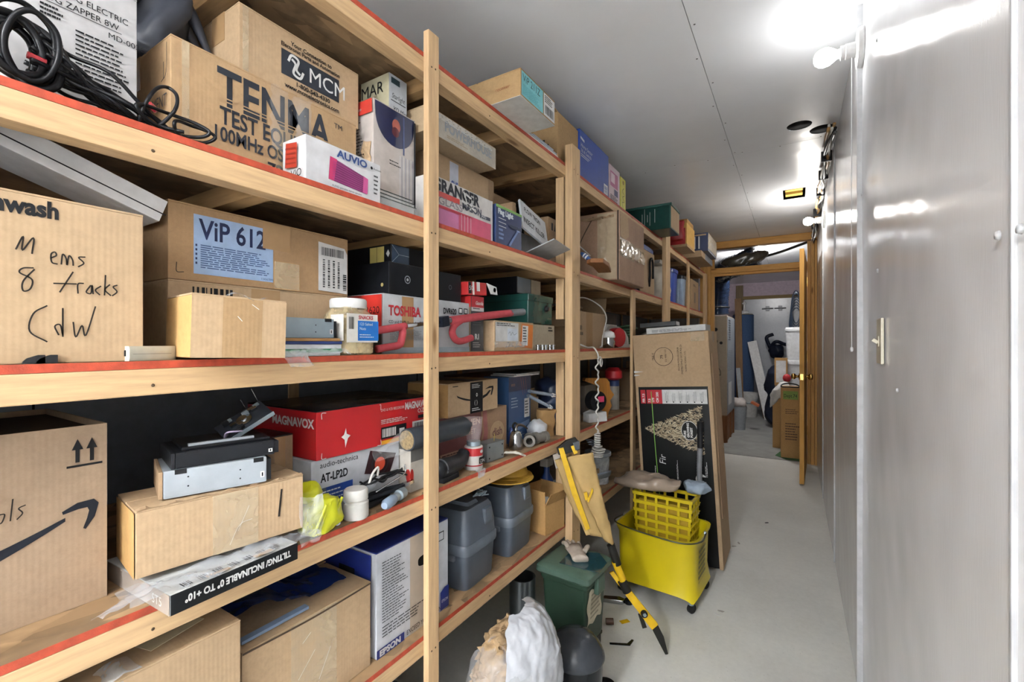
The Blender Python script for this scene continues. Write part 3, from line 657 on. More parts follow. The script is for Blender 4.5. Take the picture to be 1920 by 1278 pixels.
for i in range(8): b.poly('front', [(.32, .2 + i * .058), (.78, .15 + i * .045), (.78, .165 + i * .045), (.32, .217 + i * .058)], col('#a83f84', .35), 'printed_stripe')
b.poly('front', [(.72, .13), (.79, .12), (.8, .5), (.73, .54)], col('#c4508c', .35)); b.text('front', 'AUVIO', .37, .76, .022, col('#2c4a86'), sx=1.2, bold=.0008); b.disc('front', .85, .82, .0035, INK()); b.text('front', 'Bluetooth', .872, .80, .006, INK()); b.lines('front', .88, .12, .96, .66, 5, INK(), .4, seed=9); b.text('front', 'AUVIO portable stereo speaker', .3, .03, .006, INK())
b.poly('left', [(.2, .35), (.7, .3), (.72, .85), (.24, .9)], col('#b03a2a', .35), 'printed_picture')
for i in range(4): b.poly('left', [(.24, .42 + i * .11), (.68, .38 + i * .11), (.68, .42 + i * .11), (.24, .46 + i * .11)], col('#8c2418', .35), 'printed_stripe')
b.text('left', 'VIO', .95, .08, .022, INK(), align='RIGHT')
b = carton('tall_appliance_box', 'tall white and navy appliance box with red corner beside the slim post', 700, 778, -.90, ZA, 182, .135, plain('satin_white_board', '#cfc6bf', .35, bmp=0), tape=False); zt2 = ZA + b.dim[2] + .0036
n = 16; b.poly('front', [(.03, 1), (.97, 1)] + [(.5 + .47 * math.cos(-math.pi * k / n), .96 - .30 * abs(math.sin(math.pi * k / n)) ** .8) for k in range(n + 1)], col('#20284c', .3), 'printed_arc')
b.disc('front', .52, .86, .018, col('#a4584a', .4), sx=.8); b.disc('front', .5, .80, .013, col('#5c2a30', .4)); b.rect('front', .68, .62, .72, .98, col('#3a4a78', .3))
for i in range(8): b.rect('front', .6 + i * .045, .04, .612 + i * .045, .6, col('#8f9bb4', .3) if i % 2 else col('#e6e8ee', .3), 'printed_stripe')
b.lines('front', .34, .46, .66, .52, 2, INK(), .3); b.text('front', 'APC', .58, .1, .02, col('#8a3a4c'), shear=.2); b.rect('front', .94, .02, .985, .98, col('#23262e', .4))
b.rect('left', .0, .88, 1, 1, col('#c23a30', .35)); b.text('left', 'Duo', .55, .92, .012, WHT()); b.lines('left', .1, .5, .8, .85, 12, INK(), .3); crumple(MB().grid(lambda u, v: (-.0735 - .003, -.06 + .03 * u, .1 + .08 * v), 4, 8), .006, 60).build('torn_edge', KR(), b.th, solid=.001)
b = box_at('light_carton', 'small cream and white box on the tall appliance box', 'box', (-.925, .862, zt2), (.066, .11, .108), 0, plain('cream_board', '#d6cfae', .45)); b.rect('front', 0, 0, 1, 1, col('#cfd6dc')); b.rect('front', .12, .78, .6, .93, col('#27414c')); b.text('front', 'Starlight', .15, .42, .019, INK(), sx=.75, shear=.2); b.rect('front', .1, .34, .92, .36, INK()); b.text('front', 'XD Mini', .2, .12, .015, INK(), shear=.2); b.rect('front', .15, .05, .9, .07, INK())
b.text('left', 'MAR', .02, .55, .046, INK(), sx=.95)
b = box_at('tan_letter_box', 'tan carton with a bold letter E half hidden by the slim post', 'box', (-1.0, .945, ZA), (.075, .1, .275), 0, KR2()); b.text('front', 'E', .12, .68, .075, INK(), bold=.002)
gl = thing('glass_panes', 'clear glass panes leaning at the shelf edge left of the slim post', 'glass', (-.852, .82, ZA), 0)
GM = clear('window_glass', '#dfe8ea', .05, .18, .05); EDG = plain('dark_glass_edge', '#1e2620', .3, bmp=0)
for i in range(3):
    MB().box((-.012 + .008 * i, -.066, .0005), (-.009 + .008 * i, .064, .046 - .012 * i)).build('pane', GM, gl); MB().box((-.0122 + .008 * i, -.066, .046 - .012 * i), (-.0088 + .008 * i, .064, .0475 - .012 * i)).build('pane_edge', EDG, gl)
# ================= shelf A, second bay
b = carton('jar_box', 'pink and white carton of glass jars on the shelf edge', 807, 923, -.841, ZA, 331, .10, plain('worn_white_board', '#d5d1cd', .4), tape=False, pyx=823, top=False)
b.rect('front', .10, .0, .97, .42, col('#d25a78', .35), 'printed_panel'); b.rect('front', .98, 0, 1, 1, WHT()); b.text('front', 'GRANGER', .03, .72, .046, col('#2d3038'), sx=1.0, bold=.002); b.rect('front', .06, .58, .42, .70, col('#c23b34', .35)); b.text('front', 'GLASS', .1, .44, .03, col('#8a7f88'), sx=1.3); b.text('front', 'MASON', .46, .52, .028, col('#3b4152'), bold=.001); b.rect('front', .76, .48, .95, .56, col('#3b4152')); b.text('front', 'JARS', .78, .495, .014, WHT())
b.rect('front', .06, .36, .62, .40, col('#b83040', .35)); b.rect('front', .08, .02, .4, .34, col('#c878a4', .35)); 
for i in range(4): b.rect('front', .44 + i * .05, .02, .446 + i * .05, .38, WHT(), 'printed_line')
b.stroke('front', [[(.2, .9), (.5, .3), (.8, .6), (.6, .1)], [(.4, .8), (.7, .7)], [(.1, .4), (.9, .2)]], .006, WHT(), 'torn_streak', (.42, .5, .68, .95)); jb = b
b = carton('tall_brown_carton', 'plain brown carton behind the glass jar carton', 806, 925, -.945, ZA, 286, .3, KR(), pyx=823); zt = ZA + b.dim[2] + .0036
b.rect('front', .27, .25, .40, .98, plain('label_blue_white', '#cdd3e2', .3), 'shipping_label'); b.text('front', 'CVS', .285, .62, .05, col('#4a62b0'), rot=0, sx=.42, bold=.001); b.disc('front', .33, .45, .014, col('#4a62b0'), ring=.003); b.poly('front', [(.3, .28), (.36, .42), (.39, .3)], col('#c86a7a')); b.rect('front', .9, 0, 1, 1, KR2(), 'side_flap')
b = carton('worn_flat_box', 'flat worn carton with faded grey print on the plain brown carton', 800, 929, -.873, zt, 209, .3, cardboard('kraft_grey', '#c0a888'), tape=False, pyx=823)
b.rect('front', .0, .0, 1, 1, cardboard('worn_grey_print', '#b9b2a6', .18), 'printed_face'); b.text('front', 'POWERHOUSE', .22, .40, .042, col('#8d949a'), sx=.86, bold=.0018); b.lines('front', .25, .12, .6, .26, 2, col('#9a8a70')); b.lines('front', .05, .74, .98, .98, 5, col('#e8e6e2'), .4, seed=4)
b = carton('flag_light_box', 'navy flag light carton with a green top edge', 930, 978, -.8365, ZA, 381, .09, plain('navy_print', '#2b3c66', .3, bmp=0), top=False)
b.rect('front', 0, .93, 1, 1, col('#7fae58', .4)); b.text('front', 'Flag Light', .06, .78, .024, col('#dfe6ea'), sx=1.05, bold=.0012); 
for i in range(3): b.rect('front', .08, .66 - i * .1, .36, .675 - i * .1, WHT(), 'printed_line')
b.poly('front', [(.45, .05), (.52, .03), (.86, .5), (.8, .52)], col('#5b74a8', .3)); b.poly('front', [(.75, .5), (.9, .48), (.86, .62)], col('#88a0cc', .3)); b.lines('front', .08, .08, .3, .4, 3, col('#7f94c0'), .5); b.rect('front', .5, .52, .95, .6, col('#20304f'))
b = box_at('blue_box', 'small dark blue box wedged behind the navy flag light carton', 'box', (-.945, 1.392, ZA), (.052, .08, .165), 0, plain('midnight_board', '#26345a', .35)); b.text('front', 'F', .55, .55, .05, WHT(), bold=.002); b.lines('front', .1, .7, .9, .9, 2, WHT())
b = carton('brown_flat_carton', 'brown carton with raised lid at the back behind the insect killer box', 925, 1012, -1.09, ZA, 326, .25, KR2(), pyx=940, H=.31)
b = box_at('insect_killer_box', 'open white and grey insect killer box with tilted lid', 'box', (-.905, 1.502, ZA), (.2, .17, .10), 0, plain('grey_board', '#8d8d8d', .45))
M = Matrix.Translation((-.03, -.115, .135)) @ Matrix.Rotation(math.radians(12), 4, 'Y') @ Matrix.Rotation(math.radians(-14), 4, 'X')
lid = MB().box((-.105, -.004, -.06), (.105, .004, .062), M).build('lid_panel', plain('lid_white', '#d7dde3', .35, bmp=0), b.th)
for st, x, z, s in (('FLOW TRON', -.08, .022, .026), ('INSECT KILLER', -.095, -.03, .031)):
    cu = bpy.data.curves.new('lettering', 'FONT'); cu.body = st; cu.size = s; cu.offset = .0005; o = bpy.data.objects.new('lettering', cu); COL.objects.link(o); cu.materials.append(INK()); o.parent = b.th
    o.matrix_local = M @ Matrix.Translation((x, -.0046, z)) @ Matrix.Rotation(math.pi / 2, 4, 'X') @ Matrix.Diagonal((.86, 1.1, 1, 1)); TEXTS.append(o)
MB().box((-.15, -.09, .06), (-.125, .06, .2)).build('side_panel', KR2(), b.th, bevel=.001)
M2 = Matrix.Translation((.02, -.085, .018)) @ Matrix.Rotation(math.radians(8), 4, 'Z') @ Matrix.Rotation(math.radians(-20), 4, 'X')
MB().box((-.1, -.13, -.002), (.11, 0, .002), M2).build('front_flap', plain('flap_grey', '#b4b7ba', .4), b.th)
for x0, y0, x1, y1 in ((-.075, -.11, .085, -.108), (-.075, -.03, .085, -.028), (-.075, -.11, -.073, -.028), (.083, -.11, .085, -.028), (-.05, -.08, -.02, -.055), (.0, -.08, .06, -.075), (.0, -.066, .05, -.061)): MB().box((x0, y0, .002), (x1, y1, .0026), M2).build('printed_line', col('#6d7074'), b.th)
kb = thing('black_bottle', 'tall black bottle behind the insect killer box', 'bottle', (-1.035, 1.735, ZA), 0); MB().lathe([(0, 0), (.018, 0), (.018, .27), (.022, .275), (.022, .292), (.016, .296), (0, .297)], 20).build('cap', col('#16181b', .3), kb, smooth='auto')
b = box_at('fragile_carton', 'brown carton with small fragile marks beside the thick post', 'box', (-.90, 1.742, ZA), (.10, .12, .215), 0, KR2()); b.poly('front', [(.3, .75), (.45, .75), (.45, .9), (.3, .9)], INK()); b.poly('front', [(.55, .75), (.7, .75), (.63, .9)], INK()); 
MB().box((.045, -.064, 0), (.052, -.055, .225)).build('white_edge', WHT(), b.th)
# ================= shelf A, third bay onwards
b = box_at('whiteboard', 'white narrow board with a yellow sticker standing right of the thick post', 'panel', (-.90, 1.935, ZA), (.05, .012, .265), 0, plain('white_plastic_board', '#d4d6d8', .4)); b.rect('front', .05, .62, .6, .78, col('#d6d83c'))
b = box_at('torn_carton', 'big torn brown carton patched with shiny tape overhanging the shelf', 'box', (-.773, 2.303, ZA), (.455, .32, .362), 0, cardboard('kraft_dirty', '#b4937a', .2), bev=.006)
L, W, H = b.dim
SH_T = plain('shiny_tape', '#cbb79a', .12, var=.1, coat=.6, bmp=.3)
b.rect('left', .62, .02, .95, .98, SH_T, 'clear_tape'); b.rect('front', 0, .35, .55, .62, SH_T, 'clear_tape'); b.rect('front', .7, .4, .99, .62, SH_T, 'clear_tape'); b.poly('front', [(.02, .98), (.3, .98), (.34, .7), (.2, .62), (.02, .64)], KR(), 'torn_patch')
b.rect('left', .965, .0, .985, 1, INK(), 'split_seam'); b.stroke('left', [[(.30, .04), (.24, .3), (.32, .6), (.55, .95)]], .006, col('#4c3a28'), 'tear'); b.stroke('left', [[(.3, .55), (.42, .45), (.5, .38)]], .006, WHT(), 'scuff')
crumple(MB().grid(lambda u, v: (-L/2 - .004, W/2 - .1 - .19 * u, H - .034 + .012 * v), 14, 2), .008, 50).build('ragged_edge', KR2(), b.th, solid=.003)
crumple(MB().grid(lambda u, v: (-L/2 - .006, -W/2 + .07 + .035 * u, H * (.08 + .85 * v)), 3, 24), .012, 40, 2).build('wrinkled_tape', SH_T, b.th, smooth=True); crumple(MB().grid(lambda u, v: (L/2 * (-.95 + 1.9 * u), -W/2 - .005, H * (.38 + .2 * v)), 24, 5), .009, 40, 3).build('wrinkled_tape', SH_T, b.th, smooth=True)
def tote(name, label, x, y, z, r, d, h, m, lidm, w2=1):
    t = thing(name, label, 'bin', (x, y, z), math.pi / 2); n = 32; rings = []
    for k, (s, zz) in enumerate(((.88, 0), (.9, .01), (1, h * .97), (1.0, h))):
        rings.append([Vector((r * s * math.copysign(abs(math.cos(a)) ** .5, math.cos(a)), d * s * math.copysign(abs(math.sin(a)) ** .5, math.sin(a)), zz)) for a in [2 * math.pi * i / n for i in range(n)]])
    MB().loft(rings).build('body', m, t, smooth='auto')
    rr = [[Vector((p.x * s, p.y * s, zz)) for p in rings[-1]] for s, zz in ((1.05, h - .02), (1.06, h + .004), (1.03, h + .012), (.9, h + .018))]
    MB().loft(rr).build('lid', lidm, t, smooth='auto'); return t
t = tote('storage_bin', 'blue storage bin with tan front panel and long black handle', -1.0, 3.12, ZA, .25, .14, .32, col('#4d64a0', .3), col('#5f79b8', .3))
MB().box((-.16, -.145, .01), (.19, -.135, .30)).build('tan_panel', KR(), t, bevel=.004); MB().tube(spline([(.05, -.146, .06), (.03, -.156, .14), (.03, -.156, .22), (.07, -.158, .255), (.11, -.156, .22), (.11, -.156, .12)], 6), .008, 8).build('handle', INK(), t, smooth=True)
t = thing('paper_sack', 'white folded paper sack behind the fourth post', 'bag', (-1.0, 3.78, ZA), 0)
mb = blob(.14, .16, .15, 30, 20, .6); crumple(mb, .03, 9, 6, lambda q: min(1, q.z / .04)); mb.build('sack', plain('sack_white', '#d8d2c6', .6, var=.15, scale=12), t, smooth=True)
for i in range(4): MB().box((-.11, -.14 + .01 * i, .30 + i * .008), (.10, .14 - .008 * i, .305 + i * .008)).build('folded_sheet', MATS['sack_white'], t)
t = tote('blue_bin', 'bright blue plastic bin between the last two shelf posts', -.99, 4.08, ZA, .12, .12, .29, col('#2a4fb0', .35), col('#24439a', .3))
t = tote('pale_blue_bin', 'pale blue round bin with dark lid near the end of the shelf', -.98, 4.52, ZA, .09, .10, .29, col('#9db4cf', .3), col('#2a2f38', .3))
b = box_at('tan_end_carton', 'tan carton with a cut handle at the far end of the shelf', 'box', (-.86, 4.68, ZA), (.42, .2, .30), 0, KR()); b.rect('front', .42, .25, .6, .6, col('#7d6a50')); b.lines('front', .3, .78, .7, .86, 2, INK())
pw = thing('wooden_paddle', 'brown wooden plank end jutting out past the thick post', 'plank', (-.72, 1.90, ZA + .001), (0, 0, math.radians(-75)))
MB().prism([(-.16, -.03), (.02, -.035), (.10, -.05), (.135, -.03), (.12, .02), (.0, .035), (-.16, .03)], 0, .018).build('plank', wood('dark_wood', '#8a5a34', 'X'), pw, bevel=.003)
pn = thing('marker_brush', 'blue and white striped brush lying on the wooden plank', 'brush', (-.745, 1.87, ZA + .0205), (math.radians(0), math.radians(-50), 0))
MB().lathe([(.0, 0), (.010, 0), (.010, .03), (.0105, .03), (.0105, .06), (.005, .075), (0, .076)], 12).build('body', col('#2b4f86', .35), pn, smooth='auto'); MB().lathe([(.0107, .036), (.0107, .043)], 12).build('band', WHT(), pn); MB().lathe([(.0107, .05), (.0107, .056)], 12).build('band', WHT(), pn)
# ================= shelf B, first bay
b = box_at('memory_carton', 'large brown carton handwritten Mems 8 tracks C&W', 'box', (-.842, -.06, ZB), (.352, .30, .218), 0, KR()); flaps(b, KR()); mt = ZB + .2216
L, W, H = b.dim
b.text('front', 'Mouthwash', .735, .885, .030, INK(), align='RIGHT', bold=.0012, sx=.82)
PEN = plain('marker_ink', '#2a2622', .7, bmp=0)
WB = (.60, .55, .80, .80)
b.stroke('front', [[(.0, .45), (.25, 1), (.22, .45), (.6, 1), (.55, .35)], ], .0018, PEN, 'handwriting', (.62, .60, .695, .75))
b.stroke('front', [[(0, .5), (.16, .75), (.12, 1), (.02, .8), (.04, .2), (.2, .1)], [(.3, .1), (.34, .9), (.44, .6), (.46, .1), (.52, .85), (.62, .55), (.64, .1)], [(1, .9), (.8, .8), (.95, .4), (.78, .05)]], .0018, PEN, 'handwriting', (.71, .60, .81, .68))
b.stroke('front', [[(.9, 1), (.3, .95), (.1, .75), (.8, .5), (.7, .1), (.3, .0), (.3, .4), (.95, .95)]], .0018, PEN, 'handwriting', (.625, .43, .67, .57))
b.stroke('front', [[(.22, 1), (.0, .1)], [(-.1, .45), (.28, .5)], [(.3, .1), (.3, .5), (.4, .55)], [(.52, .5), (.44, .2), (.52, .15), (.54, .5), (.56, .12)], [(.7, .5), (.6, .3), (.68, .1)], [(.78, 1), (.76, .1)], [(.86, .6), (.77, .35), (.88, .1)], [(1, .6), (.92, .5), (.99, .3), (.9, .1)]], .0018, PEN, 'handwriting', (.735, .42, .91, .57))
b.stroke('front', [[(.25, .95), (.05, .7), (.0, .2), (.25, -.1)], [(.42, .1), (.36, .35), (.44, .4), (.48, .1)], [(.48, .9), (.48, .05)], [(.64, .5), (.68, .05), (.78, .4), (.84, .1), (1.0, 1.0)]], .0018, PEN, 'handwriting', (.655, .15, .84, .36))
b.stroke('front', [[(.0, .62), (.43, .40), (.46, .25), (.40, .12), (.0, .05)], [(.2, .22), (.44, .28)]], .003, INK(), 'printed_curve')
lt = thing('black_laptop', 'black rounded laptop lying on the Mems carton', 'laptop', (-.945, .02, mt), math.pi / 2)
n = 40; rr = lambda s, z: [Vector((.13 * s * math.copysign(abs(math.cos(a)) ** .3, math.cos(a)), .085 * s * math.copysign(abs(math.sin(a)) ** .3, math.sin(a)), z)) for a in [2 * math.pi * i / n for i in range(n)]]
MB().loft([rr(.97, 0), rr(1, .006), rr(1, .016), rr(.95, .022)]).build('body', col('#141518', .3), lt, smooth='auto'); MB().loft([rr(.99, .0225), rr(1, .024), rr(.97, .031)]).build('lid', col('#1b1d22', .25), lt, smooth='auto')
for k in range(6): MB().box((.02 + k * .016, -.088, .012), (.03 + k * .016, -.084, .016)).build('port', col('#5a5f68', .3), lt)
b = box_at('white_slab_box', 'thin white box tilted on top of the laptop', 'box', (-.935, .125, mt + .092), (.235, .10, .040), 0, plain('bright_white_board', '#fafafa', .5), tilt=(0, 19))
MB().box((-.1175, -.066, .009), (.1175, -.0645, .0105)).build('lid_line', INK(), b.th)
# the two receiver cartons
b0 = carton('plain_receiver_carton', 'brown carton under the carton with the pale blue label', 315, 652, -.94, ZB, 521, .26, KR(), H=.1405, tape=False); zt = ZB + .1412
b0.bars('front', .10, .84, .3, .95, 9, INK()); b0.rect('front', .38, .25, .54, 1, TAPE(), 'tape')
b = carton('receiver_carton', 'brown carton with large pale blue label on the second shelf', 315, 652, -.94, zt, 372, .26, cardboard('kraft_mid', '#b4926c'), tape=False); L, W, H = b.dim
b.rect('front', .105, .10, .50, .90, plain('label_blue', '#a9c3e6', .35, bmp=0), 'product_label'); b.text('front', 'ViP 612', .13, .585, .052, col('#1c2a55'), bold=.001, w=.33); b.lines('front', .135, .17, .485, .50, 11, col('#34507f'), .42, seed=5); b.lines('front', .112, .2, .12, .5, 5, col('#1c2a55'), words=False); b.text('front', '134567890', .43, .12, .006, col('#34507f'))
b.rect('front', .44, .60, .60, 1, TAPE(), 'tape'); b.rect('front', .50, .0, .66, .44, TAPE(), 'tape'); b.rect('front', .505, .02, .655, .43, CT(), 'clear_tape')
b.poly('front', [(.78, .06), (.99, .04), (.99, .74), (.97, .84), (.78, .88)], plain('paper_label', '#dcdcda', .5, bmp=0), 'shipping_label'); b.bars('front', .80, .66, .965, .80, 26, INK())
for i in range(4): b.bars('front', .81 + i * .035, .12, .825 + i * .035, .6, 18, INK(), vert=True, seed=i, name='fine_print')
b.bars('front', .955, .1, .98, .4, 9, INK(), vert=True); b.stroke('front', [[(.06, .1), (.03, .1), (.03, .22)]], .0012, INK(), 'printed_corner')
b = box_at('taped_small_carton', 'small tan carton with wide tape strip hanging over the shelf edge', 'box', (-.79, YX(356, -.79), ZB + .004), (.145, .118, .098), -6, cardboard('kraft_warm', '#c89f66'), tilt=(0, 1.5))
flaps(b, KR(), False); b.rect('front', 0, 0, 1, 1, KR(), 'front_panel'); b.rect('front', .30, 0, .72, 1, cardboard('kraft_tape', '#b3936c'), 'tape'); b.stroke('front', [[(.45, .7), (.5, .62)], [(.6, .92), (.68, .84)]], .001, WHT(), 'scuff')
L, W, H = b.dim; crumple(MB().grid(lambda u, v: (-.02 + .06 * u, -W/2 - .004 + .03 * v, H + .004 + .006 * math.sin(7 * u)), 8, 3), .003, 60).build('loose_tape', CLR(), b.th, smooth=True)
# flat media stack and drive
fs = thing('sleeve_stack', 'stack of paper sleeves and plastic packets under the silver drive', 'papers', (-.885, .565, ZB), math.pi / 2)
specs = [(.15, .1, .008, '#cfd2d4', 2), (.145, .1, .006, '#2f8a5c', -2), (.15, .1, .009, '#d4d8dc', 2), (.14, .098, .006, '#24386e', -2), (.145, .09, .006, '#a87f50', 1)]; z = 0
for i, (l, d, h, c, yw) in enumerate(specs):
    M = Matrix.Translation((.006 * (i % 2), -.002 * i + .0, z)) @ Matrix.Rotation(math.radians(yw * .4), 4, 'Z'); MB().box((-l/2, -d/2, 0), (l/2, d/2, h), M).build('sleeve', col(c, .3), fs, bevel=.001); z += h + .0004
crumple(MB().grid(lambda u, v: (-.075 + .155 * u, -.062 - .018 * v, .004 + .012 * (1 - v)), 20, 5), .006, 40, 8).build('plastic_sleeve', CLR(), fs, smooth=True); crumple(MB().grid(lambda u, v: (-.07 + .05 * u, -.068 - .03 * v, .012 - .03 * v), 6, 5), .003, 40, 9).build('plastic_sleeve', CLR(), fs, smooth=True)
def drive(name, label, corner, dim, yaw, m, bez=None, tilt=(0, 0)):
    b = box_at(name, label, 'disc drive', corner, dim, yaw, m, bev=.001, tilt=tilt); L, W, H = b.dim
    for u, v in ((.22, .35), (.22, .7), (.72, .3), (.72, .65)): b.disc('front', u, v, .0013, INK(), 'screw_hole')
    for u in (.1, .86): MB().box((-L/2 + u * L, -W/2 - .0008, H * .84), (-L/2 + u * L + .016, -W/2 + .001, H + .0006)).build('vent_notch', INK(), b.th)
    b.rect('front', .93, .2, .975, .45, WHT(), 'warranty_seal'); b.rect('front', .945, .25, .96, .4, INK())
    MB().box((-L/2 + .002, -W/2 - .001, 0), (L/2 - .002, -W/2 + .001, .0022)).build('seam_lip', m, b.th)
    if bez: MB().box((-L/2 - .006, -W/2 - .001, -.0), (-L/2 - .0005, W/2 + .001, H)).build('bezel', bez, b.th, bevel=.001)
    MB().box((L/2 + .0004, -W/2 + .002, .002), (L/2 + .008, W/2 - .002, H * .9)).build('connector_block', INK(), b.th)
    return b
SM = plain('galvanised_silver', '#a9bac4', .38, .55, var=.08, bmp=.02)
drive('optical_drive', 'silver blue optical drive lying on the paper sleeves', (-.838, .468, ZB + z + .0005), (.158, .085, .040), 0, SM, INK())
# pretzel jar
jr = thing('plastic_jar', 'clear plastic jar with white lid and blue label', 'jar', (-.878, .695, ZB), math.pi / 2)
pr = [(.0, .0), (.043, 0), (.047, .004), (.048, .03), (.048, .078), (.044, .092), (.036, .102), (.036, .108)]
sq = lambda mb, k=.4: mb
def sqr(prof, m, name, parent, k=.55, n=32):
    rings = [[Vector((r * math.copysign(abs(math.cos(a)) ** k, math.cos(a)), r * math.copysign(abs(math.sin(a)) ** k, math.sin(a)), zz)) for a in [2 * math.pi * i / n for i in range(n)]] for r, zz in prof]
    return MB().loft(rings).build(name, m, parent, smooth='auto')
sqr(pr[1:], clear('jar_plastic', '#d9c9a2', .08, .4, .05), 'body', jr); MB().lathe([(0, .106), (.040, .106), (.041, .109), (.041, .124), (.038, .128), (0, .128)], 32).build('lid', plain('white_lid', '#e2e2df', .4, bmp=0), jr, smooth='auto')
sqr([(.042, .004), (.044, .07), (.04, .088)], plain('jar_contents', '#d8c192', .7, var=.3, scale=80), 'contents', jr)
lb = Box(jr, (.0965, .0965, .128)); lb.rect('front', .05, .22, .95, .72, plain('label_white', '#e0ddd6', .4, bmp=0), 'label'); lb.rect('front', .36, .25, .97, .60, col('#1f6fc0', .35), 'label_panel'); lb.text('front', 'SNACKS', .38, .63, .011, col('#b8323c'), bold=.0004); lb.text('front', '123 Salted', .40, .52, .009, WHT()); lb.text('front', 'Nuts', .40, .44, .009, WHT()); lb.lines('front', .4, .28, .9, .36, 2, WHT(), .3); lb.bars('front', .10, .45, .24, .66, 8, INK()); lb.rect('left', .55, .25, 1, .7, MATS['label_white'], 'label')
# tv box
b = carton('dvd_recorder_box', 'white and grey recorder carton with bright red end', 718, 880, -.885, ZB, 549, .25, plain('pale_grey_print', '#c9ced2', .35, bmp=0), tape=False); zt = ZB + b.dim[2] + .0036; L, W, H = b.dim
b.rect('front', .18, .0, .30, 1, TAPE(), 'tape'); b.text('front', 'TOSHIBA', .05, .66, .036, col('#c02834'), bold=.0013, w=.33); b.text('front', 'CD and DVD Recorder DR560', .05, .52, .011, INK(), w=.40); b.lines('front', .06, .22, .45, .42, 8, col('#8a9096'), .3); b.rect('front', 0, 0, 1, .10, col('#b0bfca', .35)); b.text('front', 'DVR620', .64, .76, .024, INK(), bold=.0008, w=.17)
for i in range(2):
    for j in range(2): b.rect('front', .84 + i * .07, .62 + j * .16, .89 + i * .07, .74 + j * .16, INK(), 'printed_icon'); b.rect('front', .847 + i * .07, .64 + j * .16, .883 + i * .07, .72 + j * .16, WHT(), 'printed_icon')
b.rect('left', 0, 0, 1, 1, col('#d03a30', .3), 'red_end'); b.text('left', 'DVR620', .97, .68, .026, INK(), align='RIGHT'); b.poly('left', [(.55, 0), (1, 0), (1, .32), (.86, .46), (.55, .40)], plain('dark_grey_print', '#5a564c', .35), 'printed_panel')
BKM = plain('black_enamel', '#1a1c20', .28, bmp=0)
b = box_at('black_metal_case', 'black steel equipment case lying on the red ended recorder carton', 'case', (-.895, .835, zt), (.30, .24, .086), 0, BKM, bev=.002); zt3 = zt + .0866
b.rect('front', .04, .02, .24, .98, col('#3a4252', .25), 'sheen_panel') if False else None
b.disc('front', .22, .52, .011, col('#8a8f96', .3), 'lock', ring=.0025); b.disc('front', .22, .52, .004, col('#b9bcc0', .25), 'lock'); b.disc('front', .82, .5, .007, col('#5f666e', .3), 'lock', ring=.002); b.disc('left', .9, .3, .005, col('#b7a36a', .3), 'brass_knob')
for x in (-.12, .12): MB().box((x - .02, -.1, -.0003), (x + .02, .1, .002)).build('foot', col('#a88d4e', .4), b.th)
b = box_at('black_cassette_deck', 'smaller black case with faceted window on the steel case', 'case', (-.915, .86, zt3), (.16, .2, .052), 0, BKM, bev=.002)
b.poly('front', [(.02, .05), (.42, .05), (.42, .95), (.02, .95)], plain('smoked_window', '#3d5068', .15, bmp=0), 'window'); b.stroke('front', [[(.02, .95), (.18, .5)], [(.02, .05), (.18, .5)], [(.18, .5), (.42, .5)]], .0012, col('#9fb0c2', .2), 'window_edge')
b.rect('left', .60, .05, .88, .9, plain('label_gold', '#cdbb6c', .35, bmp=0), 'label'); b.stroke('left', [[(.74, .05), (.74, .9)]], .0012, INK(), 'printed_line'); b.poly('left', [(.92, .5), (.96, .7), (.99, .5), (.96, .3)], WHT())
# steering wheel lock
cl_ = thing('steering_lock', 'steering wheel lock bar with red foam hooks before the red ended recorder carton', 'steering lock', (-.855, .95, ZB), 0); o_ = Vector((-.855, .95, ZB))
FO = plain('red_foam', '#b8434c', .75, var=.12, scale=60, bmp=.3); CHR = plain('chrome', '#c9ccd0', .15, 1, var=.03, bmp=0)
pt = lambda px, py, X=-.858: PX(px, py, X) - o_
tube_obj('foam_sleeve', [pt(701, 620), pt(730, 616), pt(760, 611)], .0095, FO, cl_, 12); tube_obj('hook', [pt(752, 612), pt(755, 622), pt(752, 640), pt(747, 647), pt(725, 651), pt(707, 654)], .0095, FO, cl_, 12)
MB().tube([pt(758, 611.5), pt(842, 601)], .0055, 12).build('rod', CHR, cl_, smooth=True); MB().bar(pt(823, 604), pt(836, 601), .03, .03).build('lock_body', col('#1c2230', .3), cl_, bevel=.003); MB().tube([pt(834, 601), pt(848, 600)], .011, 12).build('collar', CHR, cl_, smooth='auto')
tube_obj('foam_sleeve', [pt(843, 601), pt(900, 593), pt(958, 586.5)], .0125, FO, cl_, 12); tube_obj('hook', [pt(866, 599), pt(852, 610), pt(848, 624), pt(855, 637), pt(866, 639), pt(884, 633)], .0105, FO, cl_, 12)
tube_obj('grip', [pt(956, 586.5), pt(968, 585.5), pt(981, 584.5)], .0125, plain('grey_grip', '#6d7076', .6, bmp=.3), cl_, 12)
b = box_at('spray_box', 'tall red and charcoal carton right of the red ended recorder carton', 'box', (-.878, 1.166, ZB), (.068, .1, .178), 0, plain('charcoal_print', '#4a4c50', .35, bmp=0), bev=.001); zt = ZB + .1784
b.rect('front', 0, .80, 1, 1, col('#b8323a', .3)); b.rect('front', 0, .73, 1, .80, WHT()); b.text('front', 'Gasoila', .3, .85, .016, WHT(), shear=.3, bold=.0005, w=.62); b.text('front', 'R1', .25, .22, .024, WHT(), bold=.001); b.lines('front', .1, .05, .8, .16, 3, WHT(), .3); b.lines('front', .08, .45, .9, .7, 6, col('#77797d'), .3); b.rect('left', 0, .80, 1, 1, col('#c23030', .3)); b.rect('left', 0, 0, 1, .8, col('#8d7c60', .4)); b.lines('front', .1, .745, .9, .785, 1, INK(), .4)
